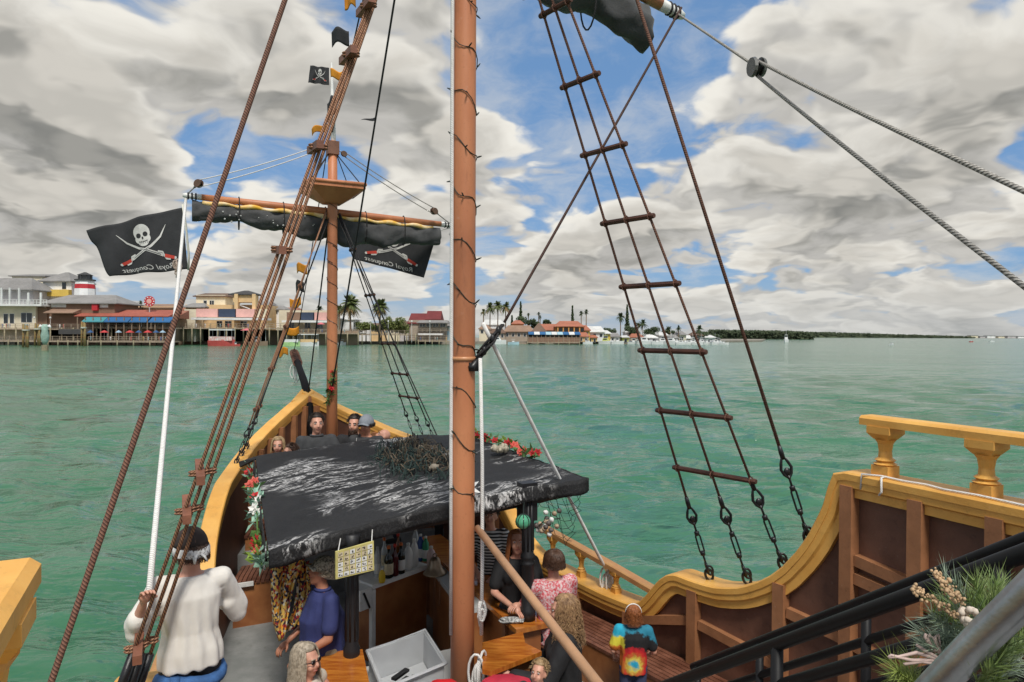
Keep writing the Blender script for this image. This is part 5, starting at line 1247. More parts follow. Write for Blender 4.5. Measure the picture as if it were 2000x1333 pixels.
    # hair
    if hairm is not None and hair != 'none':
        m = MB(); K, N = 26, 14; rx, ry, rzz = .092, .112, .108; vs = []
        for i in range(N + 1):
            th = math.pi * i / N
            for k in range(K):
                a = 2 * math.pi * k / K; v = V((rx * math.sin(th) * math.cos(a), ry * math.sin(th) * math.sin(a), rzz * math.cos(th)))
                fr = max(0, v.y / ry)
                lim = .055 if fr > .35 else (-.075 if hair == 'short' else -.09)
                if fr > .05 and fr <= .35: lim = lerp(-.03, .05, (fr - .05) / .3)
                if v.z < lim: v = V((v.x * .72, v.y * .72, max(v.z, lim)))
                v *= 1 + .06 * noise.noise(v * 30 + V((seed, 0, 0))) + .04 * noise.noise(v * 70)
                vs.append(H @ (v + V((0, -.022, .032))))
        fs = [(i * K + k, (i + 1) * K + k, (i + 1) * K + (k + 1) % K, i * K + (k + 1) % K) for i in range(N) for k in range(K)]
        m.add(vs, fs)
        ns_ = 620 if hair in ('long', 'curly') else 420
        for k in range(ns_):
            a = rn.uniform(-2.25, 2.25); el = rn.uniform(.1, 1.45) if not cap else rn.uniform(-.35, .05); base = V((rx * math.cos(el) * math.sin(a), -ry * math.cos(el) * math.cos(a), rzz * math.sin(el)))
            pts = [H @ (base * .97 + V((0, -.022, .032)))]; ln = hairlen * rn.uniform(.75, 1.1) if hair in ('long', 'curly') else rn.uniform(.02, .05)
            out = V((math.sin(a), -math.cos(a), 0)); n = 9; cur = base.copy(); e = el
            tot = ln + el * .1
            for q in range(1, n + 1):
                u = q / n * tot
                if u < el * .1: e2 = el - u / .1; p = V((rx * 1.04 * math.cos(e2) * math.sin(a), -ry * 1.04 * math.cos(e2) * math.cos(a), rzz * 1.04 * math.sin(e2)))
                else: d_ = u - el * .1; p = V((rx * 1.04 * math.sin(a), -ry * 1.04 * math.cos(a), -d_)) + out * (.03 * min(d_ * 4, 1))
                if hair == 'short': p = base * (1.0 + .28 * q / n) + V((0, 0, -.01 * q / n))
                wv = curl * (.35 + q / n); p = p + V((math.sin(q * 2.1 + k) * wv, math.cos(q * 1.7 + k * 1.3) * wv, 0)) + V((rn.gauss(0, 1), rn.gauss(0, 1), 0)) * .002
                pw = p + V((0, -.022, .032))
                if hair in ('long', 'curly'):
                    w0 = H @ pw; dropv = hloc + Matrix.Rotation(-head_turn, 3, 'Z') @ pw; pts.append(w0.lerp(dropv, min(1, q / n * 1.4)))
                else: pts.append(H @ pw)
            r0 = .0042 if hair in ('long', 'curly') else .0036
            m.tube(pts, [r0 * (1 - .75 * q / n) for q in range(n + 1)], 4, cap=False)
        m.build('hair', hairm, t, True)
    if beard is not None:
        m = MB()
        for k in range(120):
            a = rn.uniform(-1.2, 1.2); z = rn.uniform(-.115, -.05); p = hp(math.sin(a) * .066, math.cos(a) * .075 + .012, z); d = HR @ V((math.sin(a) * .5, math.cos(a) * .5, -.8)); m.tube([p - d * .008, p + d * .028], [.006, .001], 4)
        m.build('beard', beard, t, True)
    if glasses:
        m = MB()
        for sg in (-1, 1): m.ball(hp(sg * .033, .092, .012), (.024, .006, .017), 10, 7, M3=HR); m.tube([hp(sg * .055, .088, .016), hp(sg * .082, .05, .016), hp(sg * .086, -.01, .01)], .0035, 5)
        m.tube([hp(-.01, .098, .014), hp(.01, .098, .014)], .003, 5); m.build('sunglasses', mat('dark_lens', (.01, .01, .012), .1, .1, 9), t, True)
    if cap:
        cm, kind = cap; m = MB(); K, N = 24, 7; vs = []
        for i in range(N + 1):
            th = math.pi * (.56 if kind == 'cap' else .50) * i / N
            for k in range(K): a = 2 * math.pi * k / K; vs.append(hp(.104 * math.sin(th) * math.cos(a), .126 * math.sin(th) * math.sin(a) - .014, .124 * math.cos(th) + (.030 if kind != 'bandana' else .024)))
        m.add(vs, [(i * K + k, (i + 1) * K + k, (i + 1) * K + (k + 1) % K, i * K + (k + 1) % K) for i in range(N) for k in range(K)])
        co = m.build('headwear', cm, t, True); md = co.modifiers.new('thick', 'SOLIDIFY'); md.thickness = .006
        if kind == 'cap':
            m = MB(); m.grid(lambda u, v: hp((u - .5) * .17, .085 + v * .085 * (1 - ((u - .5) * 2) ** 2 * .55), .045 - .012 * v - .03 * (2 * (u - .5)) ** 2), 12, 5); o = m.build('cap_brim', cm, co, True); md = o.modifiers.new('thick', 'SOLIDIFY'); md.thickness = .005
        if kind == 'bandana':
            m = MB(); K2 = 28; m.add([hp(.110 * math.cos(q) * sc_, .132 * math.sin(q) * sc_ - .014, z + .02 * math.sin(q)) for z, sc_ in ((-.035, .96), (-.02, 1.02), (.015, 1.03), (.03, .98)) for q in [2 * math.pi * i / K2 for i in range(K2)]], [(j * K2 + i, j * K2 + (i + 1) % K2, (j + 1) * K2 + (i + 1) % K2, (j + 1) * K2 + i) for j in range(3) for i in range(K2)])
            o = m.build('bandana_band', mat('bandana_print', (.80, .79, .77), .7, .2, 30, col2=(.42, .42, .42), detail=1), co, True)
            m = MB(); 
            for q in (-1, 1): m.tube([hp(.012 * q, -.145, -.02), hp(.03 * q, -.158, -.035), hp(.04 * q + .01, -.155, -.075)], [.012, .016, .008], 6, flat=.4)
            m.build('bandana_knot', MATS['bandana_print'], co, True)
    return t
hb_brown = mat('hair_brown', (.085, .04, .022), .5, .4, 40); hb_dark = mat('hair_dark', (.03, .018, .012), .5, .4, 40); hb_blond = mat('hair_blond', (.42, .29, .15), .5, .4, 40, col2=(.24, .15, .07)); hb_red = mat('hair_red', (.36, .12, .035), .5, .4, 40); hb_grey = mat('hair_greyblond', (.45, .38, .29), .5, .45, 40, col2=(.22, .18, .13)); hb_curl = mat('hair_curly', (.42, .26, .13), .5, .5, 30, col2=(.20, .11, .055))
navy = mat('denim_dark', (.025, .03, .055), .8, .3, 9); jeans = mat('jeans_blue', (.05, .15, .38), .8, .35, 12, .2, 60); blackc = mat('black_cloth', (.015, .015, .017), .8, .3, 9, .2, 40); charc = mat('charcoal_cloth', (.05, .052, .055), .85, .3, 9, .2, 40); shoe = mat('shoe_dark', (.03, .028, .026), .6, .3, 9)
# man in the loose white shirt on the port bench
linen = mat('white_linen', (.78, .74, .68), .85, .12, 5, .10, 120, col2=(.72, .68, .62))
wh = P(372, 1072, 4.62)
person('man in a loose white shirt and skull bandana hauling a rope', wh, (-.50, .86), 1.80, (linen, mat('dark_trousers', (.035, .032, .03), .8, .3, 9), shoe), arms={'L': (P(266, 1222, 4.35), hand_L - V((0.02, .03, .04)), 'W'), 'R': (V((.30, .12, 1.16)), V((.16, .36, 1.16)))}, hair='long', hairlen=.09, curl=.004, hairm=hb_brown, shirt='loose', loose=.9, seed=3, head_turn=-.25, head_tilt=.12, cap=(mat('bandana_dark', (.035, .022, .018), .8, .3, 12), 'bandana'), vox=.012)
sash = MB(); 
wroot = [o for o in COL.objects if o.get('label', '').startswith('man in a loose white')][0]
sash.tube([V((.185 * math.cos(q), .14 * math.sin(q), .80 + .02 * math.sin(q * 2))) for q in [2 * math.pi * i / 24 for i in range(24)]], .042, 8, closed=True); sash.tube([V((-.10, -.13, .86)), V((-.12, -.16, .7)), V((-.14, -.15, .52))], [.06, .07, .05], 8, flat=.5)
sash.build('blue_sash', jeans, wroot, True)
# man in blue polo
polo = mat('blue_polo', (.03, .04, .15), .8, .18, 7, .25, 60)
person('man in a blue polo shirt and patterned cap beside the bar', P(628, 1118, 5.85), (-.80, -.60), 1.66, (polo, mat('tan_shorts', (.35, .28, .19), .8, .2, 8), shoe), arms={'L': (V((-.27, .06, 1.12)), V((-.18, .26, 1.0))), 'R': (V((.27, .0, 1.13)), V((.22, .24, .98)))}, hair='short', hairm=hb_grey, shirt='polo', skin=skint, cap=(mat('patterned_cap', (.58, .52, .40), .8, .3, 55, col2=(.10, .09, .07), detail=2), 'cap'), seed=5, head_tilt=-.42, belly=.5, glasses=False)
# woman with long grey blond hair, bottom edge
person('woman with long grey blond hair and sunglasses at the bottom edge', P(600, 1290, 5.05), (.92, -.38), 1.66, (mat('cream_top', (.62, .55, .45), .8, .2, 8), navy, shoe), sit=True, arms={'R': (V((.26, .14, 1.12)), V((.14, .42, 1.14))), 'L': (V((-.24, .16, 1.12)), V((-.05, .44, 1.14)))}, hair='long', hairm=hb_grey, hairlen=.38, shirt='tank', female=True, glasses=True, seed=6, curl=.004)
stand(P(598, 1300, 5.05) - V((0.02, 0.02, 0)), P(598, 1300, 5.05).z - .74 * .948, 'bar stool under the woman with grey blond hair')
# bartender and guests on the starboard side
person('red haired woman in a black t shirt behind the right post', P(1010, 1060, 6.75), (.05, -1), 1.66, (blackc, navy, shoe), arms={'R': (V((.24, .06, 1.12)), V((.05, .30, 1.05))), 'L': (V((-.25, .08, 1.10)), V((-.02, .28, 1.08)))}, hair='long', hairm=hb_red, hairlen=.36, female=True, seed=7, head_tilt=-.2, curl=.008)
stripes = bpy.data.materials.new('striped_cloth'); stripes.use_nodes = True; t = NT(stripes.node_tree); out = t.n('ShaderNodeOutputMaterial'); b = t.n('ShaderNodeBsdfPrincipled'); t.l(b.outputs[0], out.inputs[0]); sp = t.n('ShaderNodeSeparateXYZ'); t.l(t.n('ShaderNodeTexCoord').outputs['Object'], sp.inputs[0])
t.l(t.mix(t.smooth(t.math('SINE', t.math('MULTIPLY', sp.outputs[2], 170.0)), -.1, .1), (.012, .012, .013), (.55, .55, .53)), b.inputs['Base Color']); b.inputs['Roughness'].default_value = .8
person('person in a black and white striped shirt half hidden by the main mast', P(958, 1010, 7.75), (-.2, -1), 1.62, (stripes, navy, shoe), arms={'R': (V((.26, .10, 1.12)), V((.08, .34, 1.04))), 'L': (V((-.26, .06, 1.12)), V((-.12, .30, 1.0)))}, hair='short', hairm=hb_dark, shirt='tee', seed=8, head_tilt=-.3, female=True)
redpat = mat('red_print', (.52, .05, .07), .8, .2, 50, col2=(.62, .5, .5), detail=1)
person('person with brown hair and red patterned shirt seen from behind', P(1080, 1098, 6.55), (-.45, .9), 1.70, (redpat, blackc, shoe), sit=True, arms={'L': (V((-.28, .16, 1.12)), V((-.18, .42, 1.12))), 'R': (V((.24, .10, 1.1)), V((.06, .36, 1.08)))}, hair='long', hairlen=.07, curl=.006, hairm=hb_brown, shirt='tee', seed=9, head_tilt=-.15)
stand(P(1080, 1098, 6.55), P(1080, 1098, 6.55).z - .75 * .97, 'bar stool under the person in the red patterned shirt')
person('woman with long curly hair in a black jacket at the counter', P(1098, 1192, 5.62), (-1, -.02), 1.70, (blackc, mat('black_trousers', (.012, .012, .013), .7, .3, 8), mat('white_sneaker', (.7, .7, .69), .5, .1, 8)), sit=True, arms={'L': (V((-.24, .16, 1.10)), V((-.12, .44, 1.12))), 'R': (V((.25, .12, 1.10)), V((.18, .40, 1.02)))}, hair='curly', hairm=hb_curl, hairlen=.30, curl=.028, shirt='jacket', female=True, seed=10, loose=1.6)
stand(P(1098, 1196, 5.62), P(1098, 1196, 5.62).z - .75 * .97, 'bar stool under the woman with curly hair')
# ginger child in a tie dye shirt
tie = bpy.data.materials.new('tie_dye'); tie.use_nodes = True; t = NT(tie.node_tree); out = t.n('ShaderNodeOutputMaterial'); b = t.n('ShaderNodeBsdfPrincipled'); t.l(b.outputs[0], out.inputs[0]); oc = t.n('ShaderNodeTexCoord').outputs['Object']
dd = t.vmath('LENGTH', t.vmath('SUBTRACT', oc, (.0, -.13, 1.0))); dd = t.math('ADD', dd, t.math('MULTIPLY', t.math('SUBTRACT', t.noise(oc, 16, 4, .6), .5), .16))
cr = t.n('ShaderNodeValToRGB'); t.l(dd, cr.inputs[0]); cr.color_ramp.interpolation = 'LINEAR'; els = cr.color_ramp.elements
els[0].position = .04; els[0].color = (.02, .35, .55, 1); els[1].position = .70; els[1].color = (.02, .2, .3, 1)
for p_, c_ in ((.09, (.65, .55, .08)), (.13, (.55, .15, .03)), (.17, (.60, .02, .02)), (.225, (.45, .01, .02)), (.25, (.012, .012, .014)), (.40, (.012, .012, .014)), (.43, (.02, .20, .30))):
    e = els.new(p_); e.color = (*c_, 1)
sx = t.n('ShaderNodeSeparateXYZ'); t.l(oc, sx.inputs[0]); nz = t.math('MULTIPLY', t.math('SUBTRACT', t.noise(oc, 14, 4, .6), .5), .10)
slv = t.mix(t.smooth(t.math('ADD', sx.outputs[2], nz), 1.20, 1.24), (.62, .16, .02), t.mix(t.smooth(t.math('ADD', sx.outputs[2], nz), 1.33, 1.37), (.70, .62, .05), (.02, .38, .55)))
t.l(t.mix(t.smooth(t.math('ADD', t.math('MULTIPLY', sx.outputs[0], -1.0), nz), .11, .15), cr.outputs[0], slv), b.inputs['Base Color']); b.inputs['Roughness'].default_value = .85
person('ginger child in a tie dye t shirt beside the right bench', P(1237, 1200, 6.2), (.10, 1), 1.17, (tie, mat('blue_shorts', (.05, .065, .14), .8, .25, 9), shoe), arms={'L': (V((-.27, -.02, 1.13)), V((-.24, .16, .98))), 'R': (V((.28, .0, 1.13)), V((.26, .2, 1.02)))}, hair='curly', hairm=hb_red, hairlen=.13, curl=.018, seed=12, head_tilt=-.12, loose=1.4)
m = MB(); kid = [o for o in COL.objects if o.get('label', '').startswith('ginger child')][0]
m.tube([V((.105 * math.cos(q), -.01 + .02 * math.sin(q), 1.655 + .11 * math.sin(q))) for q in [math.pi * (i / 12) for i in range(13)]], .010, 6); m.build('hairband', whitep, kid, True)
person('blond child at the bottom edge in front of the counter flap', P(1052, 1316, 5.0), (-.45, -.85), 1.22, (charc, navy, shoe), hair='short', hairm=hb_blond, seed=13, head_tilt=-.35)
# people on the foredeck
FP = [('blond woman low at the left of the foredeck group', (543, 880), 9.35, (.2, -1), 1.50, charc, dict(hair='long', hairm=hb_blond, hairlen=.12, female=True, shirt='jacket')),
      ('dark haired child leaning in front of the blond woman', (566, 893), 9.2, (-.7, -.5), 1.40, blackc, dict(hair='short', hairm=hb_brown)),
      ('man in a dark jacket and glasses gripping the foremast', (619, 838), 9.75, (.45, -.9), 1.80, charc, dict(hair='short', hairm=hb_dark, shirt='jacket', glasses=False, head_tilt=-.1, arms={'L': (V((-.30, .2, 1.15)), V((-.12, .42, 1.12))), 'R': (V((.26, .06, 1.1)), V((.2, .28, 1.0)))})),
      ('bearded man in a dark jacket right of the foremast', (692, 839), 10.0, (-.1, -1), 1.72, blackc, dict(hair='short', hairm=hb_dark, beard=hb_brown, shirt='jacket', arms={'R': (V((.24, .10, 1.12)), V((-.02, .26, 1.2))), 'L': (V((-.25, .08, 1.12)), V((0.02, .26, 1.24)))})),
      ('man in a grey cap and sunglasses at the right of the foredeck', (715, 840), 9.85, (-.2, -1), 1.70, charc, dict(hair='short', hairm=hb_dark, glasses=True, skin=skint, cap=(mat('grey_cap', (.22, .24, .27), .8, .2, 20), 'cap'))),
      ('bald man bending behind the right end of the canopy', (748, 862), 9.9, (-.9, -.3), 1.56, mat('tan_cloth', (.35, .25, .18), .8, .2, 8), dict(hair='none', skin=skinm, head_tilt=-.5, lean=.25))]
for k, (lab, (x, y), Y, fc, h_, c_, kw) in enumerate(FP): person(lab, P(x, y - 9, Y), fc, h_ * 1.07, (c_, navy, shoe), seed=20 + k, vox=.016, **kw)
t = thing('drink_cup', 'orange drink cup held by the bearded man', 'cup', loc=P(694, 872, 9.72)); m = MB(); m.lathe([(.034, 0), (.044, .13), (.040, .13), (.03, .02)], (0, 0, -.08), seg=14); m.build('cup_body', mat('orange_drink', (.62, .16, .03), .3, .2, 10), t, True); m = MB(); m.tube([(.01, 0, 0), (.02, 0, .12)], .004, 5); m.build('straw', whitep, t)
# ------------------------------------------------------------------ far shore
def zof(py, Y, px=500): return P(px, py, Y).z
def xof(px, Y): return P(px, 655, Y).x
conc = mat('shore_ground_mat', (.30, .27, .22), .9, .3, .4)
land = MB(); land.prism([(-420, 250), (-180, 250), (-130, 285), (-70, 300), (-20, 318), (30, 356), (90, 386), (150, 470), (190, 520), (260, 700), (-420, 700)], -.5, 1.3); tag(land.build('shore_ground', conc, None), kind='structure')
W = {k: mat('wall_' + k, tuple(min(q * 1.18, .8) for q in c), .8, .12, .6, big=.1) for k, c in dict(cream=(.62, .56, .42), white=(.70, .70, .67), grey=(.42, .40, .40), yellow=(.60, .40, .12), tan=(.60, .42, .22), pink=(.62, .35, .31), brown=(.20, .12, .08), red=(.42, .08, .06), orange=(.62, .28, .08), navy=(.03, .045, .08), blue=(.02, .10, .24), ltblue=(.30, .45, .52), wood=(.22, .16, .11), gold=(.58, .40, .08), yelgrn=(.48, .50, .14), stone=(.34, .28, .22), teal=(.05, .22, .25)).items()}
RF = {k: mat('roof_' + k, c, .85, .2, 1.2, .2, 6, stretch=(1, 1, 3)) for k, c in dict(grey=(.26, .25, .24), red=(.36, .10, .065), rust=(.33, .14, .09), dark=(.06, .06, .06), maroon=(.17, .03, .03), terra=(.40, .15, .09), tanr=(.30, .19, .13), white=(.65, .65, .63), brown=(.16, .10, .07)).items()}
glass = mat('far_glass', (.02, .025, .03), .15, .3, 3, spec=.8); trimw = mat('trim_white', (.72, .72, .70), .6, .1, 2)
def bld(name, label, cat='building', group=None): return thing(name, label, cat, group)
def wallbox(t, x0, x1, y0, y1, Y, dep, mt, nm='wall', base=None):
    z1 = zof(y0, Y); z0 = zof(y1, Y) if base is None else base; m = MB(); m.bbox(xof(x0, Y), xof(x1, Y), Y, Y + dep, z0, z1); return m.build(nm, W[mt], t)
def hip(t, x0, x1, y0, y1, Y, dep, mt, ov=.8, ridge=.5, nm='roof', flat=None):
    X0, X1 = xof(x0, Y), xof(x1, Y); za, zb = zof(y1, Y), zof(y0, Y); m = MB(); w_ = X1 - X0; i = w_ * (1 - ridge) / 2
    vs = [(X0, Y - ov, za), (X1, Y - ov, za), (X1, Y + dep + ov, za), (X0, Y + dep + ov, za), (X0 + i, Y + dep / 2, zb), (X1 - i, Y + dep / 2, zb)]
    m.add(vs, [(0, 1, 5, 4), (1, 2, 5), (2, 3, 4, 5), (3, 0, 4), (3, 2, 1, 0)]); m.bbox(X0, X1, Y - ov, Y + dep + ov, za - .35, za - .002); return m.build(nm, RF[mt], t)
def shed(t, x0, x1, y0, y1, Y, dep, mt, nm='roof', ov=1.0):   # slope facing the water
    X0, X1 = xof(x0, Y), xof(x1, Y); m = MB(); za, zb = zof(y1, Y), zof(y0, Y)
    m.add([(X0, Y - ov, za), (X1, Y - ov, za), (X1, Y + dep, zb), (X0, Y + dep, zb), (X0, Y - ov, za - .25), (X1, Y - ov, za - .25), (X1, Y + dep, za - .25), (X0, Y + dep, za - .25)], [(0, 1, 2, 3), (4, 5, 1, 0), (5, 6, 2, 1), (6, 7, 3, 2), (7, 4, 0, 3), (7, 6, 5, 4)]); return m.build(nm, mt if not isinstance(mt, str) else RF[mt], t)
def windows(t, xs, y0, y1, Y, frame=True, mt=None):
    for x0, x1 in xs:
        m = MB(); a, b_ = xof(x0, Y), xof(x1, Y); za, zb = zof(y1, Y), zof(y0, Y)
        f = MB(); f.bbox(a - .12, b_ + .12, Y - .10, Y + .05, za - .12, zb + .12); fo = f.build('window', trimw, t)
        m.bbox(a, b_, Y - .14, Y - .101, za, zb); m.build('pane', mt or glass, fo)
        if b_ - a > 1.6: m = MB(); m.bbox((a + b_) / 2 - .06, (a + b_) / 2 + .06, Y - .18, Y - .141, za, zb); m.build('mullion', trimw, fo)
def rail(t, x0, x1, yt, yb, Y, mt=None, step=2.2, nm='railing'):
    m = MB(); a, b_ = xof(x0, Y), xof(x1, Y); zt, zb = zof(yt, Y), zof(yb, Y); n = max(1, int((b_ - a) / step))
    for k in range(n + 1): x = lerp(a, b_, k / n); m.bbox(x - .09, x + .09, Y - .09, Y + .09, zb, zt)
    for q in (1, .55): m.bbox(a, b_, Y - .05, Y + .05, lerp(zb, zt, q) - .14, lerp(zb, zt, q) + .04)
    m.build(nm, mt or mat('rail_wood', (.30, .25, .19), .85, .3, 3), t)
YA = 252
# far left: cream house with balcony
t = bld('waterfront_house', 'cream two storey house with a white balcony at the far left of the shore')
wallbox(t, -60, 70, 600, 640, YA, 14, 'cream', base=1.3); wallbox(t, -60, 64, 566, 600, YA + 4, 10, 'grey', 'upper_wall'); hip(t, -80, 66, 543, 568, YA + 2, 14, 'grey', 1, .6)
m = MB(); m.bbox(xof(-60, YA), xof(92, YA), YA - 3, YA + 4, zof(601, YA), zof(597, YA)); m.build('balcony_floor', trimw, t); rail(t, -60, 92, 588, 598, YA - 2.8, trimw, 1.2, 'balcony_rail')
for x in (14, 30, 48, 66, 90): m = MB(); m.bbox(xof(x, YA) - .3, xof(x, YA) + .3, YA - 2.9, YA - 2.4, zof(597, YA), zof(566 if x < 60 else 575, YA)); m.build('balcony_post', trimw, t)
windows(t, [(8, 16), (20, 28)], 616, 634, YA); windows(t, [(42, 63)], 614, 632, YA); wallbox(t, 67, 92, 603, 630, YA + 1, 10, 'brown', 'side_wall', base=1.3)
t = bld('apartment_building', 'tall cream building with grey hipped roof behind the balcony house')
wallbox(t, 24, 84, 541, 640, YA + 18, 20, 'cream', base=1.3); hip(t, 18, 90, 534, 541, YA + 18, 20, 'grey', .6, .8)
t = bld('grey_roof_house', 'white building with pyramid roof and yellow sign band beside the lighthouse'); wallbox(t, 84, 140, 552, 640, YA + 14, 14, 'white', base=1.3); hip(t, 76, 142, 531, 551, YA + 14, 14, 'grey', 1.2, .1); windows(t, [(122, 130)], 554, 567, YA + 14, mt=glass)
m = MB(); m.bbox(xof(85, YA + 12), xof(134, YA + 12), YA + 12, YA + 14, zof(581, YA + 12), zof(568, YA + 12)); m.build('sign_band', W['gold'], t)
t = bld('lighthouse', 'red and white striped mock lighthouse with a dark lantern roof', 'lighthouse'); YL = YA + 10; c = P(154, 640, YL); x0 = c.x
zz = lambda y: zof(y, YL); sc_ = YL / FPX
def oct_ring(yb, yt, rb, rt, mt, nm): m = MB(); m.lathe([(rb * sc_, zz(yb)), (rt * sc_, zz(yt))], (x0, YL + 4, 0), seg=8); m.build(nm, mt, t)
redl = mat('lighthouse_red', (.52, .025, .035), .6, .1, 2); oct_ring(640, 565, 22, 18.5, W['white'], 'tower'); oct_ring(564.9, 556, 18.5, 17.5, redl, 'red_band'); oct_ring(555.9, 549, 17.5, 16, W['white'], 'upper_band'); oct_ring(549, 546.5, 19, 19, RF['dark'], 'gallery'); oct_ring(546, 537, 11, 11, glass, 'lantern'); oct_ring(538, 532, 15, 2, RF['dark'], 'lantern_roof')
for k in range(8): q = k * math.pi / 4; m = MB(); m.bbox(x0 + 12 * sc_ * math.cos(q) - .1, x0 + 12 * sc_ * math.cos(q) + .1, YL + 4 + 12 * sc_ * math.sin(q) - .1, YL + 4 + 12 * sc_ * math.sin(q) + .1, zz(547), zz(537)); m.build('lantern_post', RF['dark'], t)
t = bld('grey_roof_shop', 'long brown shop with grey hipped roof in front of the lighthouse'); wallbox(t, 90, 224, 593, 640, YA + 2, 16, 'brown', base=1.3); hip(t, 80, 232, 576, 594, YA + 2, 16, 'grey', 1.4, .62); windows(t, [(101, 129)], 594, 602, YA + 2, mt=trimw); windows(t, [(196, 211)], 596, 602, YA + 2, mt=trimw)
m = MB(); m.bbox(xof(176, YA), xof(187, YA), YA + 1, YA + 2, zof(608, YA), zof(596, YA)); m.build('red_panel', redl, t); shed(t, 88, 146, 605, 613, YA - 2, 4, 'tanr', 'porch_roof')
t = bld('red_roof_restaurant', 'long restaurant with rust red roof and blue awnings on the quay'); Yr_ = YA - 2; wallbox(t, 150, 335, 618, 640, Yr_ + 6, 12, 'wood', base=1.3); shed(t, 146, 330, 605, 619, Yr_, 10, 'red', ov=.4); shed(t, 300, 345, 606, 622, Yr_ + 5, 10, 'rust', 'side_roof')
for x0_, x1_ in ((160, 202), (203, 250), (252, 286), (290, 332)): shed(t, x0_, x1_, 620, 630, Yr_ - 3, 3, W['blue'] if x0_ > 200 else W['teal'], 'awning', .2)
for k in range(12): x = 160 + k * 15; m = MB(); m.bbox(xof(x, Yr_) - .14, xof(x, Yr_) + .14, Yr_ - 2.6, Yr_ - 2.3, 1.3, zof(622, Yr_)); m.build('porch_post', W['wood'], t)
t = bld('round_sign', 'round red and white sign on a pole above the red roofed restaurant', 'sign'); c = P(292, 589, YA + 4); m = MB(); m.lathe([(10.5 * .19, -.2), (10.5 * .19, .2)], c, (0, -1, 0), 20); m.build('sign_disc', redl, t); m = MB(); m.lathe([(5 * .19, .21), (5 * .19, .3)], c, (0, -1, 0), 16); m.build('sign_centre', W['pink'], t); m = MB()
for k in range(10): q = k * .628; m.box(c + V((math.cos(q) * 1.75, -.25, math.sin(q) * 1.5)), .5, .1, .35)
m.build('sign_spot', trimw, t); m = MB(); m.tube([c, V((c.x, c.y + .3, 1.3))], .18, 8); m.build('pole', W['grey'], t)
t = bld('small_tan_house', 'small tan roofed buildings right behind the round sign'); wallbox(t, 262, 345, 600, 640, YA + 22, 12, 'tan', base=1.3); hip(t, 258, 350, 594, 602, YA + 22, 12, 'tanr', .8, .6)
# centre left: yellow building with tower
YB = 268
t = bld('yellow_tower_building', 'yellow boardwalk building with an open square tower and dark roof'); wallbox(t, 362, 520, 596, 645, YB + 8, 14, 'tan', base=1.3); wallbox(t, 383, 440, 577, 600, YB + 14, 14, 'cream', 'back_wall'); hip(t, 378, 446, 572, 579, YB + 14, 12, 'brown', .8, .7, 'back_roof')
for x in (457, 492): m = MB(); m.bbox(xof(x, YB) - .7, xof(x, YB) + .7, YB + 2, YB + 4, zof(640, YB), zof(574, YB)); m.build('tower_post', W['tan'], t)
wallbox(t, 455, 494, 575, 591, YB + 3, 6, 'tan', 'tower_head'); hip(t, 447, 502, 567, 575, YB + 3, 7, 'dark', .8, .15, 'tower_roof'); m = MB(); m.tube([P(463, 595, YB + 4), P(488, 604, YB + 4)], .25, 6); m.build('tower_brace', trimw, t)
for x0_, x1_, c_ in ((383, 425, 'pink'), (427, 459, 'navy'), (461, 497, 'pink'), (499, 522, 'cream')): m = MB(); m.bbox(xof(x0_, YB), xof(x1_, YB), YB, YB + 2, zof(620, YB), zof(604, YB)); m.build('sign_panel', W[c_], t)
m = MB(); m.bbox(xof(380, YB), xof(525, YB), YB - 3, YB + 3, zof(626, YB), zof(621.5, YB)); m.build('porch_roof', trimw, t); wallbox(t, 360, 384, 605, 634, YB + 1, 6, 'cream', 'ticket_booth', base=1.3)
windows(t, [(424, 434), (470, 482), (440, 452)], 628, 640, YB + 5); hip(t, 356, 402, 592, 600, YB + 5, 8, 'grey', .6, .5, 'side_roof'); windows(t, [(398, 404), (410, 418)], 588, 596, YB + 13.9)
t = bld('boardwalk_shop', 'shop with navy and pink awnings behind the foremast'); wallbox(t, 545, 645, 606, 645, YB + 14, 14, 'cream', base=1.3)
for x0_, x1_, c_ in ((560, 586, 'brown'), (588, 612, 'navy'), (614, 640, 'pink')): m = MB(); m.bbox(xof(x0_, YB + 8), xof(x1_, YB + 8), YB + 8, YB + 12, zof(625, YB + 8), zof(610, YB + 8)); m.build('awning_panel', W[c_], t)
m = MB(); m.bbox(xof(555, YB + 8), xof(650, YB + 8), YB + 5, YB + 13, zof(630, YB + 8), zof(626, YB + 8)); m.build('porch_roof', trimw, t); windows(t, [(566, 574), (596, 606), (618, 630)], 631, 641, YB + 13.9)
t = bld('white_shop', 'low white shop left of the two palms'); wallbox(t, 640, 690, 622, 645, YB + 30, 12, 'white', base=1.3); hip(t, 636, 694, 616, 623, YB + 30, 12, 'white', .6, .6)
# right of the foremast: maroon roof restaurant
YC = 312
t = bld('maroon_roof_restaurant', 'restaurant with steep maroon roofs and a blue verandah'); wallbox(t, 798, 872, 624, 650, YC + 6, 14, 'stone', base=1.3); hip(t, 796, 832, 610, 630, YC + 6, 14, 'maroon', .6, .85); hip(t, 830, 861, 605, 622, YC + 8, 14, 'maroon', .6, .92, 'upper_roof'); hip(t, 814, 876, 624, 628.5, YC, 8, 'grey', 1, .85, 'verandah_roof'); windows(t, [(820, 830), (833, 843), (846, 856), (860, 870)], 630, 637, YC + 5.9); rail(t, 808, 878, 641, 647, YC, None, 2)
m = MB(); m.bbox(xof(818, YC), xof(865, YC), YC - 3, YC + 2, zof(653, YC), zof(650, YC)); m.build('lower_roof', trimw, t)
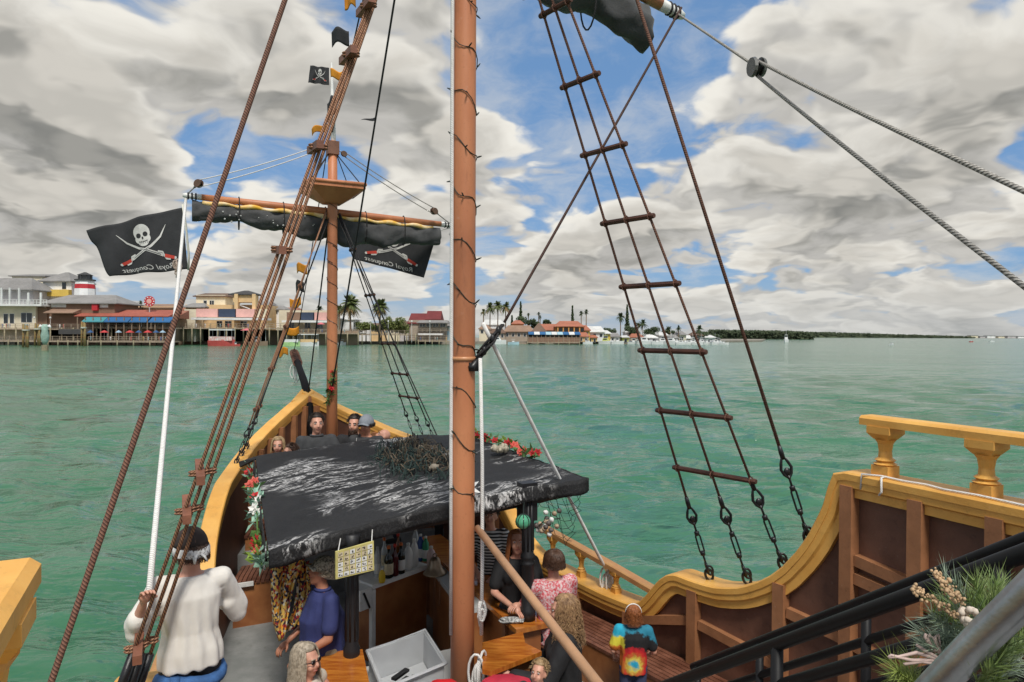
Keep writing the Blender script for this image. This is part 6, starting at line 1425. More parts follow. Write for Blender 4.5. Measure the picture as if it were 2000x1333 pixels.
# village on the right of the main mast
YD = 345
for (nm, lab, x0_, x1_, ye, yt, yb, wl, rf, rd, dy) in [('tan_roof_house', 'house with wide tan tiled roof just right of the main mast', 985, 1042, 645, 633, 668, 'stone', 'tanr', .7, 0), ('small_terra_house', 'small house with a terracotta roof behind the tan tiled one', 1000, 1022, 630, 623, 668, 'orange', 'terra', .4, 14), ('gable_house', 'stone gabled house left of the orange house', 1040, 1066, 645, 628, 668, 'stone', 'brown', .05, -2), ('terra_roof_house', 'house with long terracotta roof beside the orange house', 1050, 1092, 642, 630, 668, 'stone', 'terra', .75, 4), ('orange_house', 'bright orange house with red roof', 1084, 1140, 635, 624, 668, 'orange', 'terra', .6, 2), ('orange_annex', 'gold annex at the right side of the orange house', 1126, 1152, 642, 632, 668, 'gold', 'terra', .5, 4), ('white_roof_house', 'low house with white roof right of the orange house', 1143, 1180, 645, 634, 668, 'white', 'white', .7, 10),
      ('gold_cottage', 'gold cottage right of the white roofed house', 1174, 1192, 648, 642, 668, 'gold', 'white', .5, 12), ('lilac_cottage', 'pale lilac cottage between the gold cottage and the tall pine', 1158, 1176, 652, 646, 668, 'pink', 'grey', .5, 14), ('yellow_green_shed', 'yellow green boat shed on the far quay', 1216, 1228, 655, 652, 668, 'yelgrn', 'white', .6, 20), ('grey_house', 'grey house behind the moored boats', 1222, 1240, 645, 638, 668, 'grey', 'white', .5, 40),
      ('white_house', 'white house left of the low palms on the far quay', 1288, 1304, 651, 645, 668, 'white', 'white', .6, 50), ('pale_house', 'pale yellow house at the right end of the far village', 1322, 1340, 650, 643, 668, 'cream', 'grey', .5, 56), ('stone_house', 'grey stone house at the far end of the marina', 1352, 1372, 651, 645, 668, 'grey', 'brown', .5, 60), ('far_white_house', 'last small white house of the marina', 1378, 1396, 655, 650, 668, 'white', 'white', .5, 70)]:
    t = bld(nm, lab, 'house'); Y = YD + dy; wallbox(t, x0_, x1_, ye, yb, Y, 10, wl, base=1.2); hip(t, x0_ - 2, x1_ + 2, yt, ye, Y, 10, rf, 1, rd); n = max(1, int((x1_ - x0_) / 11))
    windows(t, [(lerp(x0_, x1_, (k + .3) / n), lerp(x0_, x1_, (k + .7) / n)) for k in range(n)], ye + 4, ye + 10, Y)
t = bld('white_hall', 'white gabled porch behind the tackle right of the main mast', 'house'); wallbox(t, 940, 985, 632, 668, YD + 20, 10, 'white', base=1.2); hip(t, 938, 987, 622, 632, YD + 20, 10, 'white', .6, .6); windows(t, [(946, 954), (960, 968), (973, 980)], 640, 652, YD + 20)
FILL = [(936, 958, 640, 632, 'cream', 'tanr', 338, 'cream house touching the right edge of the main mast'), (956, 986, 648, 640, 'stone', 'brown', 336, 'brown roofed house behind the white cabin cruiser'), (1130, 1150, 654, 646, 'tan', 'terra', 342, 'tan hut at the right end of the brown pier'), (752, 780, 640, 634, 'cream', 'grey', 316, 'cream hut under the right date palm'), (238, 262, 600, 594, 'cream', 'grey', 276, 'small cream roof behind the left part of the rust roof'), (262, 290, 602, 597, 'tan', 'brown', 282, 'low tan block below the round sign'), (300, 330, 604, 598, 'yellow', 'tanr', 280, 'yellow gable between the round sign and the thick rope'), (334, 362, 606, 598, 'orange', 'rust', 276, 'orange hut right of the thick brown rope'), (396, 420, 588, 582, 'yellow', 'tanr', 284, 'yellow dormer left of the square tower'), (422, 452, 590, 584, 'cream', 'brown', 290, 'cream block beside the square tower'), (500, 528, 596, 588, 'yellow', 'grey', 290, 'yellow block right of the square tower'), (524, 556, 604, 596, 'white', 'grey', 288, 'white house between the tan rope ladder and the pennants'), (548, 580, 606, 600, 'tan', 'rust', 296, 'tan house behind the lower pennants'), (600, 640, 612, 606, 'pink', 'grey', 300, 'pink hall left of the foremast'),
        (652, 676, 628, 621, 'cream', 'rust', 304, 'cream cottage below the left date palm'), (694, 722, 634, 628, 'white', 'grey', 310, 'white cottage between the two date palms'), (724, 752, 636, 630, 'tan', 'brown', 312, 'tan cottage behind the green bushes'), (776, 800, 634, 626, 'grey', 'brown', 318, 'grey hut left of the maroon roofs'), (868, 900, 636, 628, 'ltblue', 'grey', 322, 'blue house partly behind the main mast'), (1148, 1166, 656, 650, 'yellow', 'terra', 352, 'yellow hut right of the gold annex'), (1192, 1210, 654, 647, 'white', 'grey', 366, 'white hut left of the yellow green shed'), (1232, 1256, 655, 648, 'cream', 'terra', 378, 'cream house below the tall dark pine'), (1258, 1284, 656, 649, 'grey', 'white', 384, 'grey house behind the sport fishing boat'), (1306, 1324, 656, 650, 'white', 'grey', 396, 'white house between two low palms'), (1338, 1354, 657, 651, 'tan', 'white', 404, 'tan house left of the stone house')]
for x0_, x1_, ye, yt, wl, rf, Y, lab in FILL:
    t = bld('small_house', lab, 'house'); wallbox(t, x0_, x1_, ye, 660, Y, 8, wl, base=1.2); hip(t, x0_ - 2, x1_ + 2, yt, ye, Y, 8, rf, .7, random.Random(x0_).uniform(.2, .8)); n = max(1, int((x1_ - x0_) / 9)); windows(t, [(lerp(x0_, x1_, (k + .28) / n), lerp(x0_, x1_, (k + .72) / n)) for k in range(n)], ye + 3, ye + 9, Y)
for k, px in enumerate((40, 110, 140, 246, 310, 372, 408, 540, 576, 652, 706, 735, 768, 812, 846)):
    Y = 262 if px < 345 else 276 if px < 560 else 300; t = thing('lamp_post', 'thin pale lamp post on the far boardwalk, %s from the left' % ['first', 'second', 'third', 'fourth', 'fifth', 'sixth', 'seventh', 'eighth', 'ninth', 'tenth', 'eleventh', 'twelfth', 'thirteenth', 'fourteenth', 'fifteenth'][k], 'lamp post', 'lamp posts along the far boardwalk', loc=(xof(px, Y), Y - 12, 1.2)); m = MB(); m.lathe([(.09, 0), (.07, 8.5)], (0, 0, 0), seg=6); m.build('pole', trimw, t); m = MB(); m.lathe([(.1, 8.4), (.34, 8.6), (.3, 9.0), (.06, 9.2)], (0, 0, 0), seg=8); m.build('lamp_head', trimw, t)
t = bld('pier_pavilion', 'brown waterside pavilion with blue and white awnings below the orange house'); Yp = 333
for k in range(9):
    x0_ = 1032 + k * 11.4; shed(t, x0_, x0_ + 10.8, 645.5, 650.5, Yp, 4, [W['blue'], trimw, W['blue'], W['ltblue'], trimw, W['ltblue'], W['blue'], trimw, W['blue']][k], 'awning', .4)
for k in range(13): x = 1032 + k * 8.5; m = MB(); m.bbox(xof(x, Yp) - .15, xof(x, Yp) + .15, Yp, Yp + .3, 1.2, zof(650, Yp)); m.build('post', W['wood'], t)
m = MB(); m.bbox(xof(1030, Yp), xof(1134, Yp), Yp + .4, Yp + .6, zof(666, Yp), zof(657, Yp)); m.build('parapet', W['brown'], t); m = MB(); m.bbox(xof(1030, Yp), xof(1134, Yp), Yp + 4, Yp + 4.2, 1.2, zof(648, Yp)); m.build('back_wall', RF['dark'], t)
t = bld('orange_arcade', 'row of orange arches on the front of the orange house'); Yo = YD + 1
for k in range(5):
    x = 1088 + k * 10.6; m = MB(); m.bbox(xof(x, Yo), xof(x + 2.2, Yo), Yo - 1.5, Yo - .5, zof(646, Yo), zof(636, Yo)); m.build('column', W['orange'], t); m = MB(); m.bbox(xof(x + 2.6, Yo), xof(x + 10, Yo), Yo - .3, Yo - .2, zof(645, Yo), zof(638.5, Yo)); m.build('dark_shade_panel', glass, t)  # solid dark panels between the columns stand in for shaded arch openings
m = MB(); m.bbox(xof(1086, Yo), xof(1142, Yo), Yo - 1.8, Yo - .1, zof(636, Yo), zof(634.4, Yo)); m.build('lintel', W['terra'] if 'terra' in W else RF['terra'], t)
# boardwalk and piers
wood = mat('dock_wood', (.40, .32, .24), .9, .35, 2, col2=(.25, .19, .14)); pile = mat('pile_wood', (.33, .28, .19), .9, .35, 3, col2=(.19, .17, .10))
def pier(label, x0_, x1_, yd, Y, dep, step, mt=wood, railh=9, zdeck=None):
    t = thing('pier', label, 'pier'); z = zof(yd, Y) if zdeck is None else zdeck; a, b_ = xof(x0_, Y), xof(x1_, Y); m = MB(); m.bbox(a, b_, Y, Y + dep, z - .45, z); m.build('deck', mt, t); n = max(1, int((b_ - a) / step)); pm0 = MB(); pm0.lathe([(.26, -.8), (.24, z + .3)], (0, 0, 0), seg=7); pme = pm0.mesh('piling', pile, True)
    for k in range(n + 1): o = link('piling', pme, t); o.location = (lerp(a, b_, k / n), Y - .1, 0)
    if railh: 
        m = MB(); nn_ = max(1, int((b_ - a) / 2.4))
        for k in range(nn_ + 1): x = lerp(a, b_, k / nn_); m.bbox(x - .08, x + .08, Y + .1, Y + .26, z, z + railh * Y / FPX)
        for q in (1, .6, .25): m.bbox(a, b_, Y + .12, Y + .2, z + railh * Y / FPX * q - .12, z + railh * Y / FPX * q)
        m.build('railing', wood, t)
    return t
pier('low timber quay along the left shore', -80, 172, 668, 240, 8, 3.4); pier('upper boardwalk behind the low quay at left', -80, 166, 644, 246, 8, 4)
pier('floating restaurant dock with umbrellas', 166, 325, 668, 240, 10, 5); pier('restaurant upper deck above the umbrellas', 160, 335, 641, 250, 8, 5)
pier('tall boardwalk on dark piles left of the foremast', 325, 560, 641, 262, 14, 3.2); pier('boardwalk behind the foremast', 552, 700, 650, 272, 14, 4, railh=7)
pier('long grey footbridge under the two palms', 690, 812, 652, 292, 8, 3.5, railh=8); pier('timber marina dock below the maroon roofed restaurant', 790, 885, 664, 300, 12, 3, railh=10)
pier('brown restaurant pier in the far village', 1030, 1132, 666, 330, 8, 5, railh=10); pier('far quay left of the brown pier', 935, 1032, 669, 334, 6, 6, railh=0); pier('far quay of the marina', 1130, 1420, 668, 356, 6, 8, railh=0)
sh_ = MB(); sh_.bbox(xof(330, 276), xof(700, 276), 276, 277, -.3, zof(645, 276)); tag(sh_.build('seawall', W['wood'], None), 'dark sea wall under the boardwalk shops', 'wall'); sh_ = MB(); sh_.bbox(xof(-80, 254), xof(335, 254), 254, 255, -.3, zof(641, 254)); tag(sh_.build('seawall', W['brown'], None), 'brown sea wall behind the left quay', 'wall')
bn = MB(); bn.bbox(xof(96, 240), xof(162, 240), 245.0, 245.3, zof(655, 245), zof(645, 245)); tag(bn.build('banner', RF['dark'], None), 'long black banner on the left quay', 'banner')
# dolphins (piles in clusters)
def dolphin(px, yt, yb, label, wpx, figure=False):
    Y = 4.6 * FPX / (yb - 649.5) ; t = thing('mooring_piles', label, 'piles', loc=(xof(px, Y), Y, 0)); h = zof(yt, Y)
    for k in range(3): m = MB(); m.tube([(wpx * .0004 * Y * (k - 1), .4 * (k % 2), -.8), (wpx * .0003 * Y * (k - 1), .4 * (k % 2), h - .3 * k)], [.34, .28], 8); m.build('pile', mat('pile_green', (.22, .20, .09), .9, .4, 2, col2=(.26, .13, .04)), t, True)
    m = MB(); m.lathe([(wpx * .00040 * Y + .25, h * .72), (wpx * .00040 * Y + .25, h * .78)], (0, .2, 0), seg=10); m.build('band', mat('pale_rope', (.5, .5, .42), .9), t)
dolphin(50, 636, 679, 'cluster of mooring piles in front of the left quay', 9); dolphin(73, 634, 676, 'second cluster of mooring piles right of the first', 9); dolphin(163, 630, 676, 'tall mooring pile cluster beside the umbrella dock', 7)
Ym = 4.6 * FPX / (685 - 649.5); t = thing('mermaid_post', 'pale green carved mermaid figure on a thick pile', 'statue', loc=(xof(88, Ym), Ym, 0)); h = zof(640, Ym); k_ = Ym / FPX
m = MB(); m.lathe([(6 * k_, -.8), (6 * k_, 1.4)], (0, 0, 0), seg=10); m.build('post', pile, t); gm = mat('mermaid_green', (.36, .52, .44), .7, .3, 2)
m = MB(); m.lathe([(3 * k_, 1.4), (6 * k_, 2.4), (7.5 * k_, 3.8), (5.5 * k_, 5.0), (6.5 * k_, 6.0), (4 * k_, 6.6)], (0, 0, 0), seg=12); m.build('body', gm, t, True); m = MB(); m.ball((0, 0, h - .3), (.55, .55, .65), 10, 8); m.build('head', mat('statue_skin', (.65, .50, .42), .7), t, True)
for s in (-1, 1): m = MB(); m.tube([(s * .8, 0, 6.2), (s * 1.5, 0, h - .2), (s * 1.1, 0, h + .4)], [.3, .25, .2], 7); m.build('arm', W['white'], t, True)
# umbrellas
def umbrella(px, py, Y, c_, label, r_=1.5):
    t = thing('parasol', label, 'parasol', 'parasols on the restaurant dock', loc=P(px, py, Y)); m = MB(); m.lathe([(r_, 0), (r_ * .98, .08), (r_ * .45, .55), (.05, .85)], (0, 0, 0), seg=8); m.build('canopy', c_, t); m = MB(); m.lathe([(.05, -2.6), (.05, .5)], (0, 0, 0), seg=6); m.build('pole', trimw, t)
ub = mat('parasol_blue', (.03, .09, .22), .8, .2, 2); ur = mat('parasol_red', (.50, .05, .05), .8, .2, 2); ul = mat('parasol_pale', (.30, .42, .52), .8, .2, 2)
for px, c_, nm in ((177, ub, 'dark blue parasol at the left end of the dock'), (204, ur, 'left red parasol on the dock'), (232, ul, 'pale blue parasol between two red ones'), (254, ur, 'middle red parasol on the dock'), (271, ub, 'narrow dark blue parasol on the dock'), (289, ur, 'right red parasol on the dock'), (305, ub, 'dark blue parasol at the right end of the dock'), (318, ul, 'pale parasol beside the white rope')): umbrella(px, 650, 244, c_, nm, 1.5 if c_ is ur else 1.1)
umbrella(482, 646, 260, mat('parasol_pink', (.62, .16, .18), .8), 'pink parasol on the boardwalk near the tower', 2.4); umbrella(627, 634, 268, mat('parasol_pink', (0, 0, 0)), 'pink parasol behind the foremast', 1.6)
# boats
bw = mat('boat_white', (.74, .75, .74), .4, .1, 1); bg_ = mat('boat_glass', (.03, .04, .05), .15); 
def boat(px, py, Lpx, label, hullm, kind='cruiser', rz=0.0, Y=None, cabm=None, hk=1.0):
    hz_ = 654 + (px - 1000) * .005; Y = Y or 4.6 * FPX / (py - hz_); L = Lpx * Y / FPX; t = thing('boat', label, 'boat', loc=(xof(px, Y), Y, 0), rz=rz); bwd = L * .32; h = L * .21 * hk; m = MB(); N = 10; vs = []
    for i in range(N + 1):
        u = i / N; x = lerp(-L / 2, L / 2, u); wd = bwd / 2 * (1 if u < .55 else max(.02, 1 - ((u - .55) / .45) ** 2)); sh_z = h * (1 + .35 * max(0, u - .4))
        vs += [(x, -wd, sh_z), (x, -wd * .8, -.2), (x, wd * .8, -.2), (x, wd, sh_z)]
    fs = [(i * 4 + k, (i + 1) * 4 + k, (i + 1) * 4 + (k + 1) % 4, i * 4 + (k + 1) % 4) for i in range(N) for k in range(4)] + [(0, 1, 2, 3), (N * 4 + 3, N * 4 + 2, N * 4 + 1, N * 4)]
    m.add(vs, fs); m.build('hull', hullm, t, fix=True); cm = cabm or bw
    if kind == 'cruiser':
        m = MB(); m.add([(x, y, z) for z, a, b_, c_ in ((h, -.25, .22, .36), (h + L * .19, -.22, .10, .32)) for x, y in ((a * L, -c_ * bwd), (b_ * L, -c_ * bwd), (b_ * L, c_ * bwd), (a * L, c_ * bwd))], [(3, 2, 1, 0), (4, 5, 6, 7)] + [(q, (q + 1) % 4, 4 + (q + 1) % 4, 4 + q) for q in range(4)]); m.build('cabin', cm, t); m = MB(); m.bbox(-.18 * L, .06 * L, -.375 * bwd, .375 * bwd, h + L * .08, h + L * .15); m.build('window_band', bg_, t)
        m = MB(); m.bbox(-.2 * L, .1 * L, -.3 * bwd, .3 * bwd, h + L * .36, h + L * .385); m.build('hardtop', cm, t); m = MB(); m.tube([(-.05 * L, 0, h + L * .38), (-.08 * L, 0, h + L * .75)], L * .008, 5); m.build('antenna', bw, t); m = MB()
        for x in (-.18, .06):
            for y in (-.28, .28): m.tube([(x * L, y * bwd, h + L * .12), (x * L, y * bwd, h + L * .365)], L * .012, 5)
        m.build('hardtop_post', steel, t)
    elif kind == 'pontoon':
        m = MB(); m.bbox(-.45 * L, .45 * L, -.45 * bwd, .45 * bwd, h * 2.9, h * 3.1); m.build('canopy', bw, t); m = MB()
        for x in (-.43, -.15, .15, .43):
            for y in (-.42, .42): m.tube([(x * L, y * bwd, h), (x * L, y * bwd, h * 2.95)], L * .008, 5)
        m.build('canopy_post', steel, t); m = MB(); m.bbox(-.46 * L, .44 * L, -.47 * bwd, -.44 * bwd, h, h * 1.75); m.bbox(-.46 * L, .44 * L, .44 * bwd, .47 * bwd, h, h * 1.75); m.build('side_panel', cm, t)
    elif kind == 'skiff':
        m = MB(); m.bbox(-.12 * L, .08 * L, -.25 * bwd, .25 * bwd, h, h + L * .12); m.build('console', bw, t); m = MB(); m.bbox(-.2 * L, .14 * L, -.35 * bwd, .35 * bwd, h + L * .24, h + L * .26); m.build('hardtop', cabm or bw, t); m = MB()
        for x in (-.16, .1):
            for y in (-.3, .3): m.tube([(x * L, y * bwd, h * .8), (x * L, y * bwd, h + L * .245)], L * .01, 5)
        m.build('hardtop_post', steel, t)
    return t
boat(434, 674, 50, 'red and white pontoon boat with a white canopy by the tall boardwalk', mat('boat_red', (.50, .08, .07), .5, .2, 1), 'pontoon', 0, 246, mat('boat_redwhite', (.60, .25, .22), .5, .5, 1.5, col2=(.7, .7, .68)))
boat(505, 674, 36, 'work barge with brown crates behind the tan rope ladder', W['wood'], 'skiff', 0, 255, W['ltblue']); boat(568, 676, 36, 'lime green boat with a white canopy left of the forestay', mat('boat_lime', (.45, .70, .30), .5), 'pontoon', 0, 250)
boat(605, 675, 36, 'white canopied boat with brown crates behind the forestay', bw, 'pontoon', 0, 252, W['tan']); boat(668, 674, 24, 'small white dinghy at the foot of the footbridge', bw, 'skiff', .3, 276); boat(461, 675, 16, 'small red dinghy beside the pontoon boat', mat('boat_red', (0, 0, 0)), 'skiff', .2, 246, W['ltblue'])
boat(972, 673, 34, 'white cabin cruiser just right of the main mast', bw, 'cruiser', .15, 326); boat(1003, 674, 22, 'pale blue runabout right of the white cruiser', mat('boat_blue', (.42, .60, .68), .5), 'skiff', 0, 318); boat(1148, 672, 20, 'white motor boat at the right end of the brown pier', bw, 'cruiser', .1, 340)
rn = random.Random(21)
ML = [(1184, 672, 22, 'pale yellow decked boat below the gold cottage', 'cruiser', W['yelgrn']), (1206, 672, 20, 'white boat left of the yellow green shed', 'skiff', None), (1238, 671, 18, 'white runabout right of the yellow green shed', 'skiff', None), (1258, 672, 26, 'white sport fishing boat with a tall tower in the marina', 'cruiser', None), (1284, 671, 18, 'small white boat right of the sport fisher', 'skiff', None), (1312, 671, 24, 'long low white motor yacht in the marina', 'cruiser', None), (1330, 671, 16, 'white boat right of the long yacht', 'cruiser', None), (1346, 671, 16, 'white boat with grey top near the rung of the ladder', 'cruiser', None), (1362, 670, 16, 'white boat third from the right end of the marina', 'cruiser', None), (1380, 670, 16, 'white boat second from the right end of the marina', 'skiff', None), (1398, 670, 18, 'white boat at the right end of the marina', 'cruiser', None), (1414, 670, 14, 'small outermost dinghy of the marina', 'skiff', None)]
for px, py, l_, lab, kd, cb in ML: boat(px, py, l_ * 1.3, lab, bw, kd, rn.uniform(-.5, .5), 352 + rn.uniform(-8, 0), cb)
boat(1535, 669, 24, 'white motor boat under way on the open water at right', bw, 'cruiser', R(75), None, None, 1.1); boat(1742, 675, 14, 'tiny white skiff on the open water at right', bw, 'skiff', R(40)); boat(1897, 666, 8, 'tiny red marker boat near the far right shore', mat('boat_red', (0, 0, 0)), 'skiff', 0, 600); boat(1937, 667, 10, 'tiny white boat near the far right shore', bw, 'skiff', 0, 620)
for k, (px, l_) in enumerate([(1170, 18), (1196, 18), (1224, 20), (1248, 18), (1272, 20), (1296, 22), (1320, 18), (1338, 18), (1354, 18), (1371, 18), (1388, 18), (1405, 16)]): boat(px, 670, l_ * 1.2, 'back row white boat in the marina, %s from the left' % ['first', 'second', 'third', 'fourth', 'fifth', 'sixth', 'seventh', 'eighth', 'ninth', 'tenth', 'eleventh', 'twelfth'][k], [bw, bw, mat('boat_navy', (.03, .05, .12), .4), bw][k % 4], ['cruiser', 'skiff', 'cruiser'][k % 3], rn.uniform(-.6, .6), 365 + rn.uniform(0, 12))
# channel marker poles of people: small figures on the boardwalks
fig_me = None
def figure_mesh():
    m = MB(); caps(m, (0, 0, .85), .14, (0, 0, 1.35), .17, 3); 
    for s in (-1, 1): caps(m, (s * .09, 0, .85), .09, (s * .11, 0, .08), .06, 3); caps(m, (s * .21, 0, 1.36), .06, (s * .25, .05, .9), .045, 3)
    return m
cloths = [mat('dress_%d' % i, c, .8, .1, 3) for i, c in enumerate([(.6, .6, .6), (.45, .08, .07), (.06, .12, .3), (.05, .05, .05), (.5, .35, .12), (.25, .4, .42)])]
fmeshes = [figure_mesh().mesh('body', c, True) for c in cloths]; hm = MB(); hm.ball((0, 0, 1.6), (.1, .11, .13), 8, 6); hme = hm.mesh('head', skint, True)
for k, (x0_, x1_, yd, Y) in enumerate([(-10, 160, 644, 247), (168, 330, 668, 243), (380, 540, 641, 263.5), (560, 690, 650, 274), (695, 810, 652, 293.5), (800, 880, 664, 302)]):
    for j in range(11 if k < 3 else 8):
        x = rn.uniform(x0_, x1_); z = zof(yd, {247: 246, 243: 240, 263.5: 262, 274: 272, 293.5: 292, 302: 300}[Y]); t = thing('person', ['tiny figure on the upper boardwalk at left', 'tiny figure on the umbrella dock', 'tiny figure on the tall boardwalk near the tower', 'tiny figure on the boardwalk behind the foremast', 'tiny figure on the grey footbridge', 'tiny figure on the timber marina dock'][k], 'person', 'people along the far boardwalks, walk %d' % k, loc=(xof(x, Y), Y + rn.uniform(-.5, 1.5), z), rz=rn.uniform(0, 6)); link('body', rn.choice(fmeshes), t); link('head', hme, t)
# ------------------------------------------------------------------ trees
trunkm = mat('palm_trunk', (.22, .16, .11), .9, .3, 4); frg = [mat('frond_green', (.075, .115, .03), .6, .35, 2, col2=(.11, .12, .035)), mat('frond_dry', (.26, .17, .06), .7, .35, 2), mat('leaf_dark', (.028, .05, .018), .7, .4, 1, col2=(.05, .075, .022)), mat('leaf_mid', (.075, .115, .022), .7, .4, 1, col2=(.13, .14, .03))]
def palm_parts(seed, h, R_, nf, dry=.3, trunk_r=.28, fan=False):
    rn = random.Random(seed); tr = MB(); bx, by = rn.uniform(-.4, .4), rn.uniform(-.4, .4); tr.tube([(0, 0, 0), (bx * .4, by * .4, h * .5), (bx, by, h)], [trunk_r * 1.25, trunk_r, trunk_r * .9], 8); cr = [MB(), MB()]
    for k in range(nf):
        az = rn.uniform(0, 6.3); el = rn.uniform(-.9, 1.35); dd_ = V((math.cos(az) * math.cos(el), math.sin(az) * math.cos(el), math.sin(el))); isd = el < -.25 and rn.random() < dry * 2.2; cm = cr[1 if isd else 0]; L = R_ * rn.uniform(.8, 1.1); sd = dd_.cross(V((0, 0, 1))).normalized(); p0 = V((bx, by, h)); n = 7; pts = []
        for i in range(n + 1): u = i / n; pts.append(p0 + dd_ * (L * u) - V((0, 0, L * .55 * u * u * (1 if el < 1 else .5))))
        for i in range(1, n + 1):
            T = (pts[i] - pts[i - 1]).normalized(); 
            for s in (-1, 1):
                for q in (0, .5):
                    c = pts[i - 1].lerp(pts[i], q); ll = L * .30 * math.sin(math.pi * min(.95, max(.12, (i - 1 + q) / n + .1))); tip = c + (sd * s * .8 + T * .55 - V((0, 0, .35))).normalized() * ll; w_ = T * (L * .05); cm.add([c - w_, c + w_, tip], [(0, 1, 2)])
        cm.add([pts[0] - sd * .04, pts[0] + sd * .04, pts[-1]], [(0, 1, 2)])
    return tr, cr
def palm(px, ytop, ybase, Y, Rpx, label, seed, nf=46, dry=.3, gm=0, zb=1.3, tr_r=.28):
    c = P(px, ytop, Y); k = Y / FPX; R_ = Rpx * k; h = c.z - zb - R_ * .55; t = thing('palm_tree', label, 'palm tree', loc=(c.x, Y, zb)); tr, cr = palm_parts(seed, h, R_, nf, dry, tr_r); tr.build('trunk', trunkm, t, True); cr[0].build('crown', frg[gm], t)
    if cr[1].v: cr[1].build('dry_fronds', frg[1], t)
palm(685, 578, 645, 286, 27, 'large date palm with dry lower fronds, left of the pair', 1, 90, .5, 0, tr_r=.4); palm(741, 586, 645, 290, 22, 'rounder date palm with dry fronds, right of the pair', 2, 90, .55, 0, tr_r=.4)
palm(664, 598, 640, 295, 14, 'small palm behind the foremast', 3, 40); palm(625, 598, 640, 300, 12, 'low palm top above the pink awning', 4, 36, .1, 2)
palm(957, 592, 668, 350, 15, 'leftmost palm of the row right of the main mast', 5, 44, .15, 0); palm(972, 588, 668, 352, 16, 'middle palm of the row right of the main mast', 6, 44, .15, 0); palm(988, 590, 668, 354, 15, 'third palm of the row by the tackle rope', 7, 44, .15, 0); palm(945, 604, 668, 348, 9, 'short palm at the edge of the main mast', 8, 30, .2, 0)
for k, (px, yt, r_, lab) in enumerate([(1052, 610, 5, 'thin lone palm above the gabled house'), (1056, 616, 5, 'shorter palm beside the thin lone palm'), (1136, 608, 7, 'left palm of the tuft above the orange house'), (1145, 605, 7, 'right palm of the tuft above the orange house'), (1032, 612, 5, 'little palm above the tan tiled roof'), (1212, 612, 13, 'broad palm left of the tall dark pine'), (1256, 624, 14, 'spreading palm right of the tall dark pine'), (1305, 638, 11, 'low palm behind the marina'), (1325, 636, 8, 'small palm right of the low one behind the marina'), (1366, 637, 13, 'spreading palm near the end of the marina'), (1246, 628, 9, 'small palm beside the spreading palm'), (217, 600, 7, 'small palm behind the red roofed restaurant'), (275, 588, 7, 'small tree beside the round sign')]): palm(px, yt, 668, 400 if px > 1000 else 272, r_, lab, 30 + k, 34, .05, 2)
def leafy(m, c, rad, n, size, rn, squash=1.0):
    for k in range(n):
        d = V((rn.gauss(0, 1), rn.gauss(0, 1), rn.gauss(0, 1))).normalized() * (rn.random() ** .45); p = c + V((d.x * rad[0], d.y * rad[1], d.z * rad[2])); a = V((rn.gauss(0, 1), rn.gauss(0, 1), rn.gauss(0, 1))).normalized(); b_ = a.orthogonal().normalized(); s_ = size * rn.uniform(.6, 1.4); m.add([p - a * s_, p + b_ * s_ * .6, p + a * s_, p - b_ * s_ * .6], [(0, 1, 2, 3)])
def pine(px, yt, yb, Y, wpx, label, seed):
    c = P(px, yt, Y); k = Y / FPX; h = c.z - 1.3; t = thing('pine_tree', label, 'pine tree', loc=(c.x, Y, 1.3)); rn = random.Random(seed); m = MB(); m.tube([(0, 0, 0), (0, 0, h)], [.35, .06], 7); m.build('trunk', trunkm, t); m = MB(); n = 11
    for i in range(n):
        u = i / (n - 1); z = lerp(h * .22, h * .99, u); r_ = wpx * k / 2 * (1 - u * .92) * (1.0 if i % 2 else .75)
        for q in range(9): az = rn.uniform(0, 6.3); leafy(m, V((math.cos(az) * r_ * .5, math.sin(az) * r_ * .5, z)), (r_ * .55, r_ * .55, h * .05), 16, .5, rn)
    m.build('crown', frg[2], t)
pine(1017, 592, 635, 400, 17, 'grey green pine with a spire top behind the terracotta roofs', 1); pine(1118, 600, 630, 400, 13, 'narrow pine behind the orange house', 2); pine(1225, 598, 645, 400, 16, 'tall dark pine crossed by the rope ladder', 3); pine(1000, 618, 640, 400, 10, 'short pine beside the tackle rope', 4)
def bush(px, yt, yb, Y, wpx, label, seed, mi=3, name='bush'):
    k = Y / FPX; zt = zof(yt, Y); zb_ = max(zof(yb, Y), 1.3); t = thing(name, label, 'bush' if name == 'bush' else 'tree', loc=(xof(px, Y), Y, 1.3)); rn = random.Random(seed); m = MB(); m.tube([(0, 0, 0), (0, 0, (zt + zb_) / 2 - 1.3)], [.3, .12], 6); m.build('trunk', trunkm, t); m = MB(); n = 9; w_ = wpx * k / 2
    for i in range(n): c = V((rn.uniform(-.75, .75) * w_, rn.uniform(-2, 2), lerp(zb_ - 1.3, zt - 1.3, rn.uniform(.25, .8)))); leafy(m, c, (w_ * .38, 2.2, (zt - zb_) * .3), 150, .42, rn)
    m.build('crown', frg[mi], t)
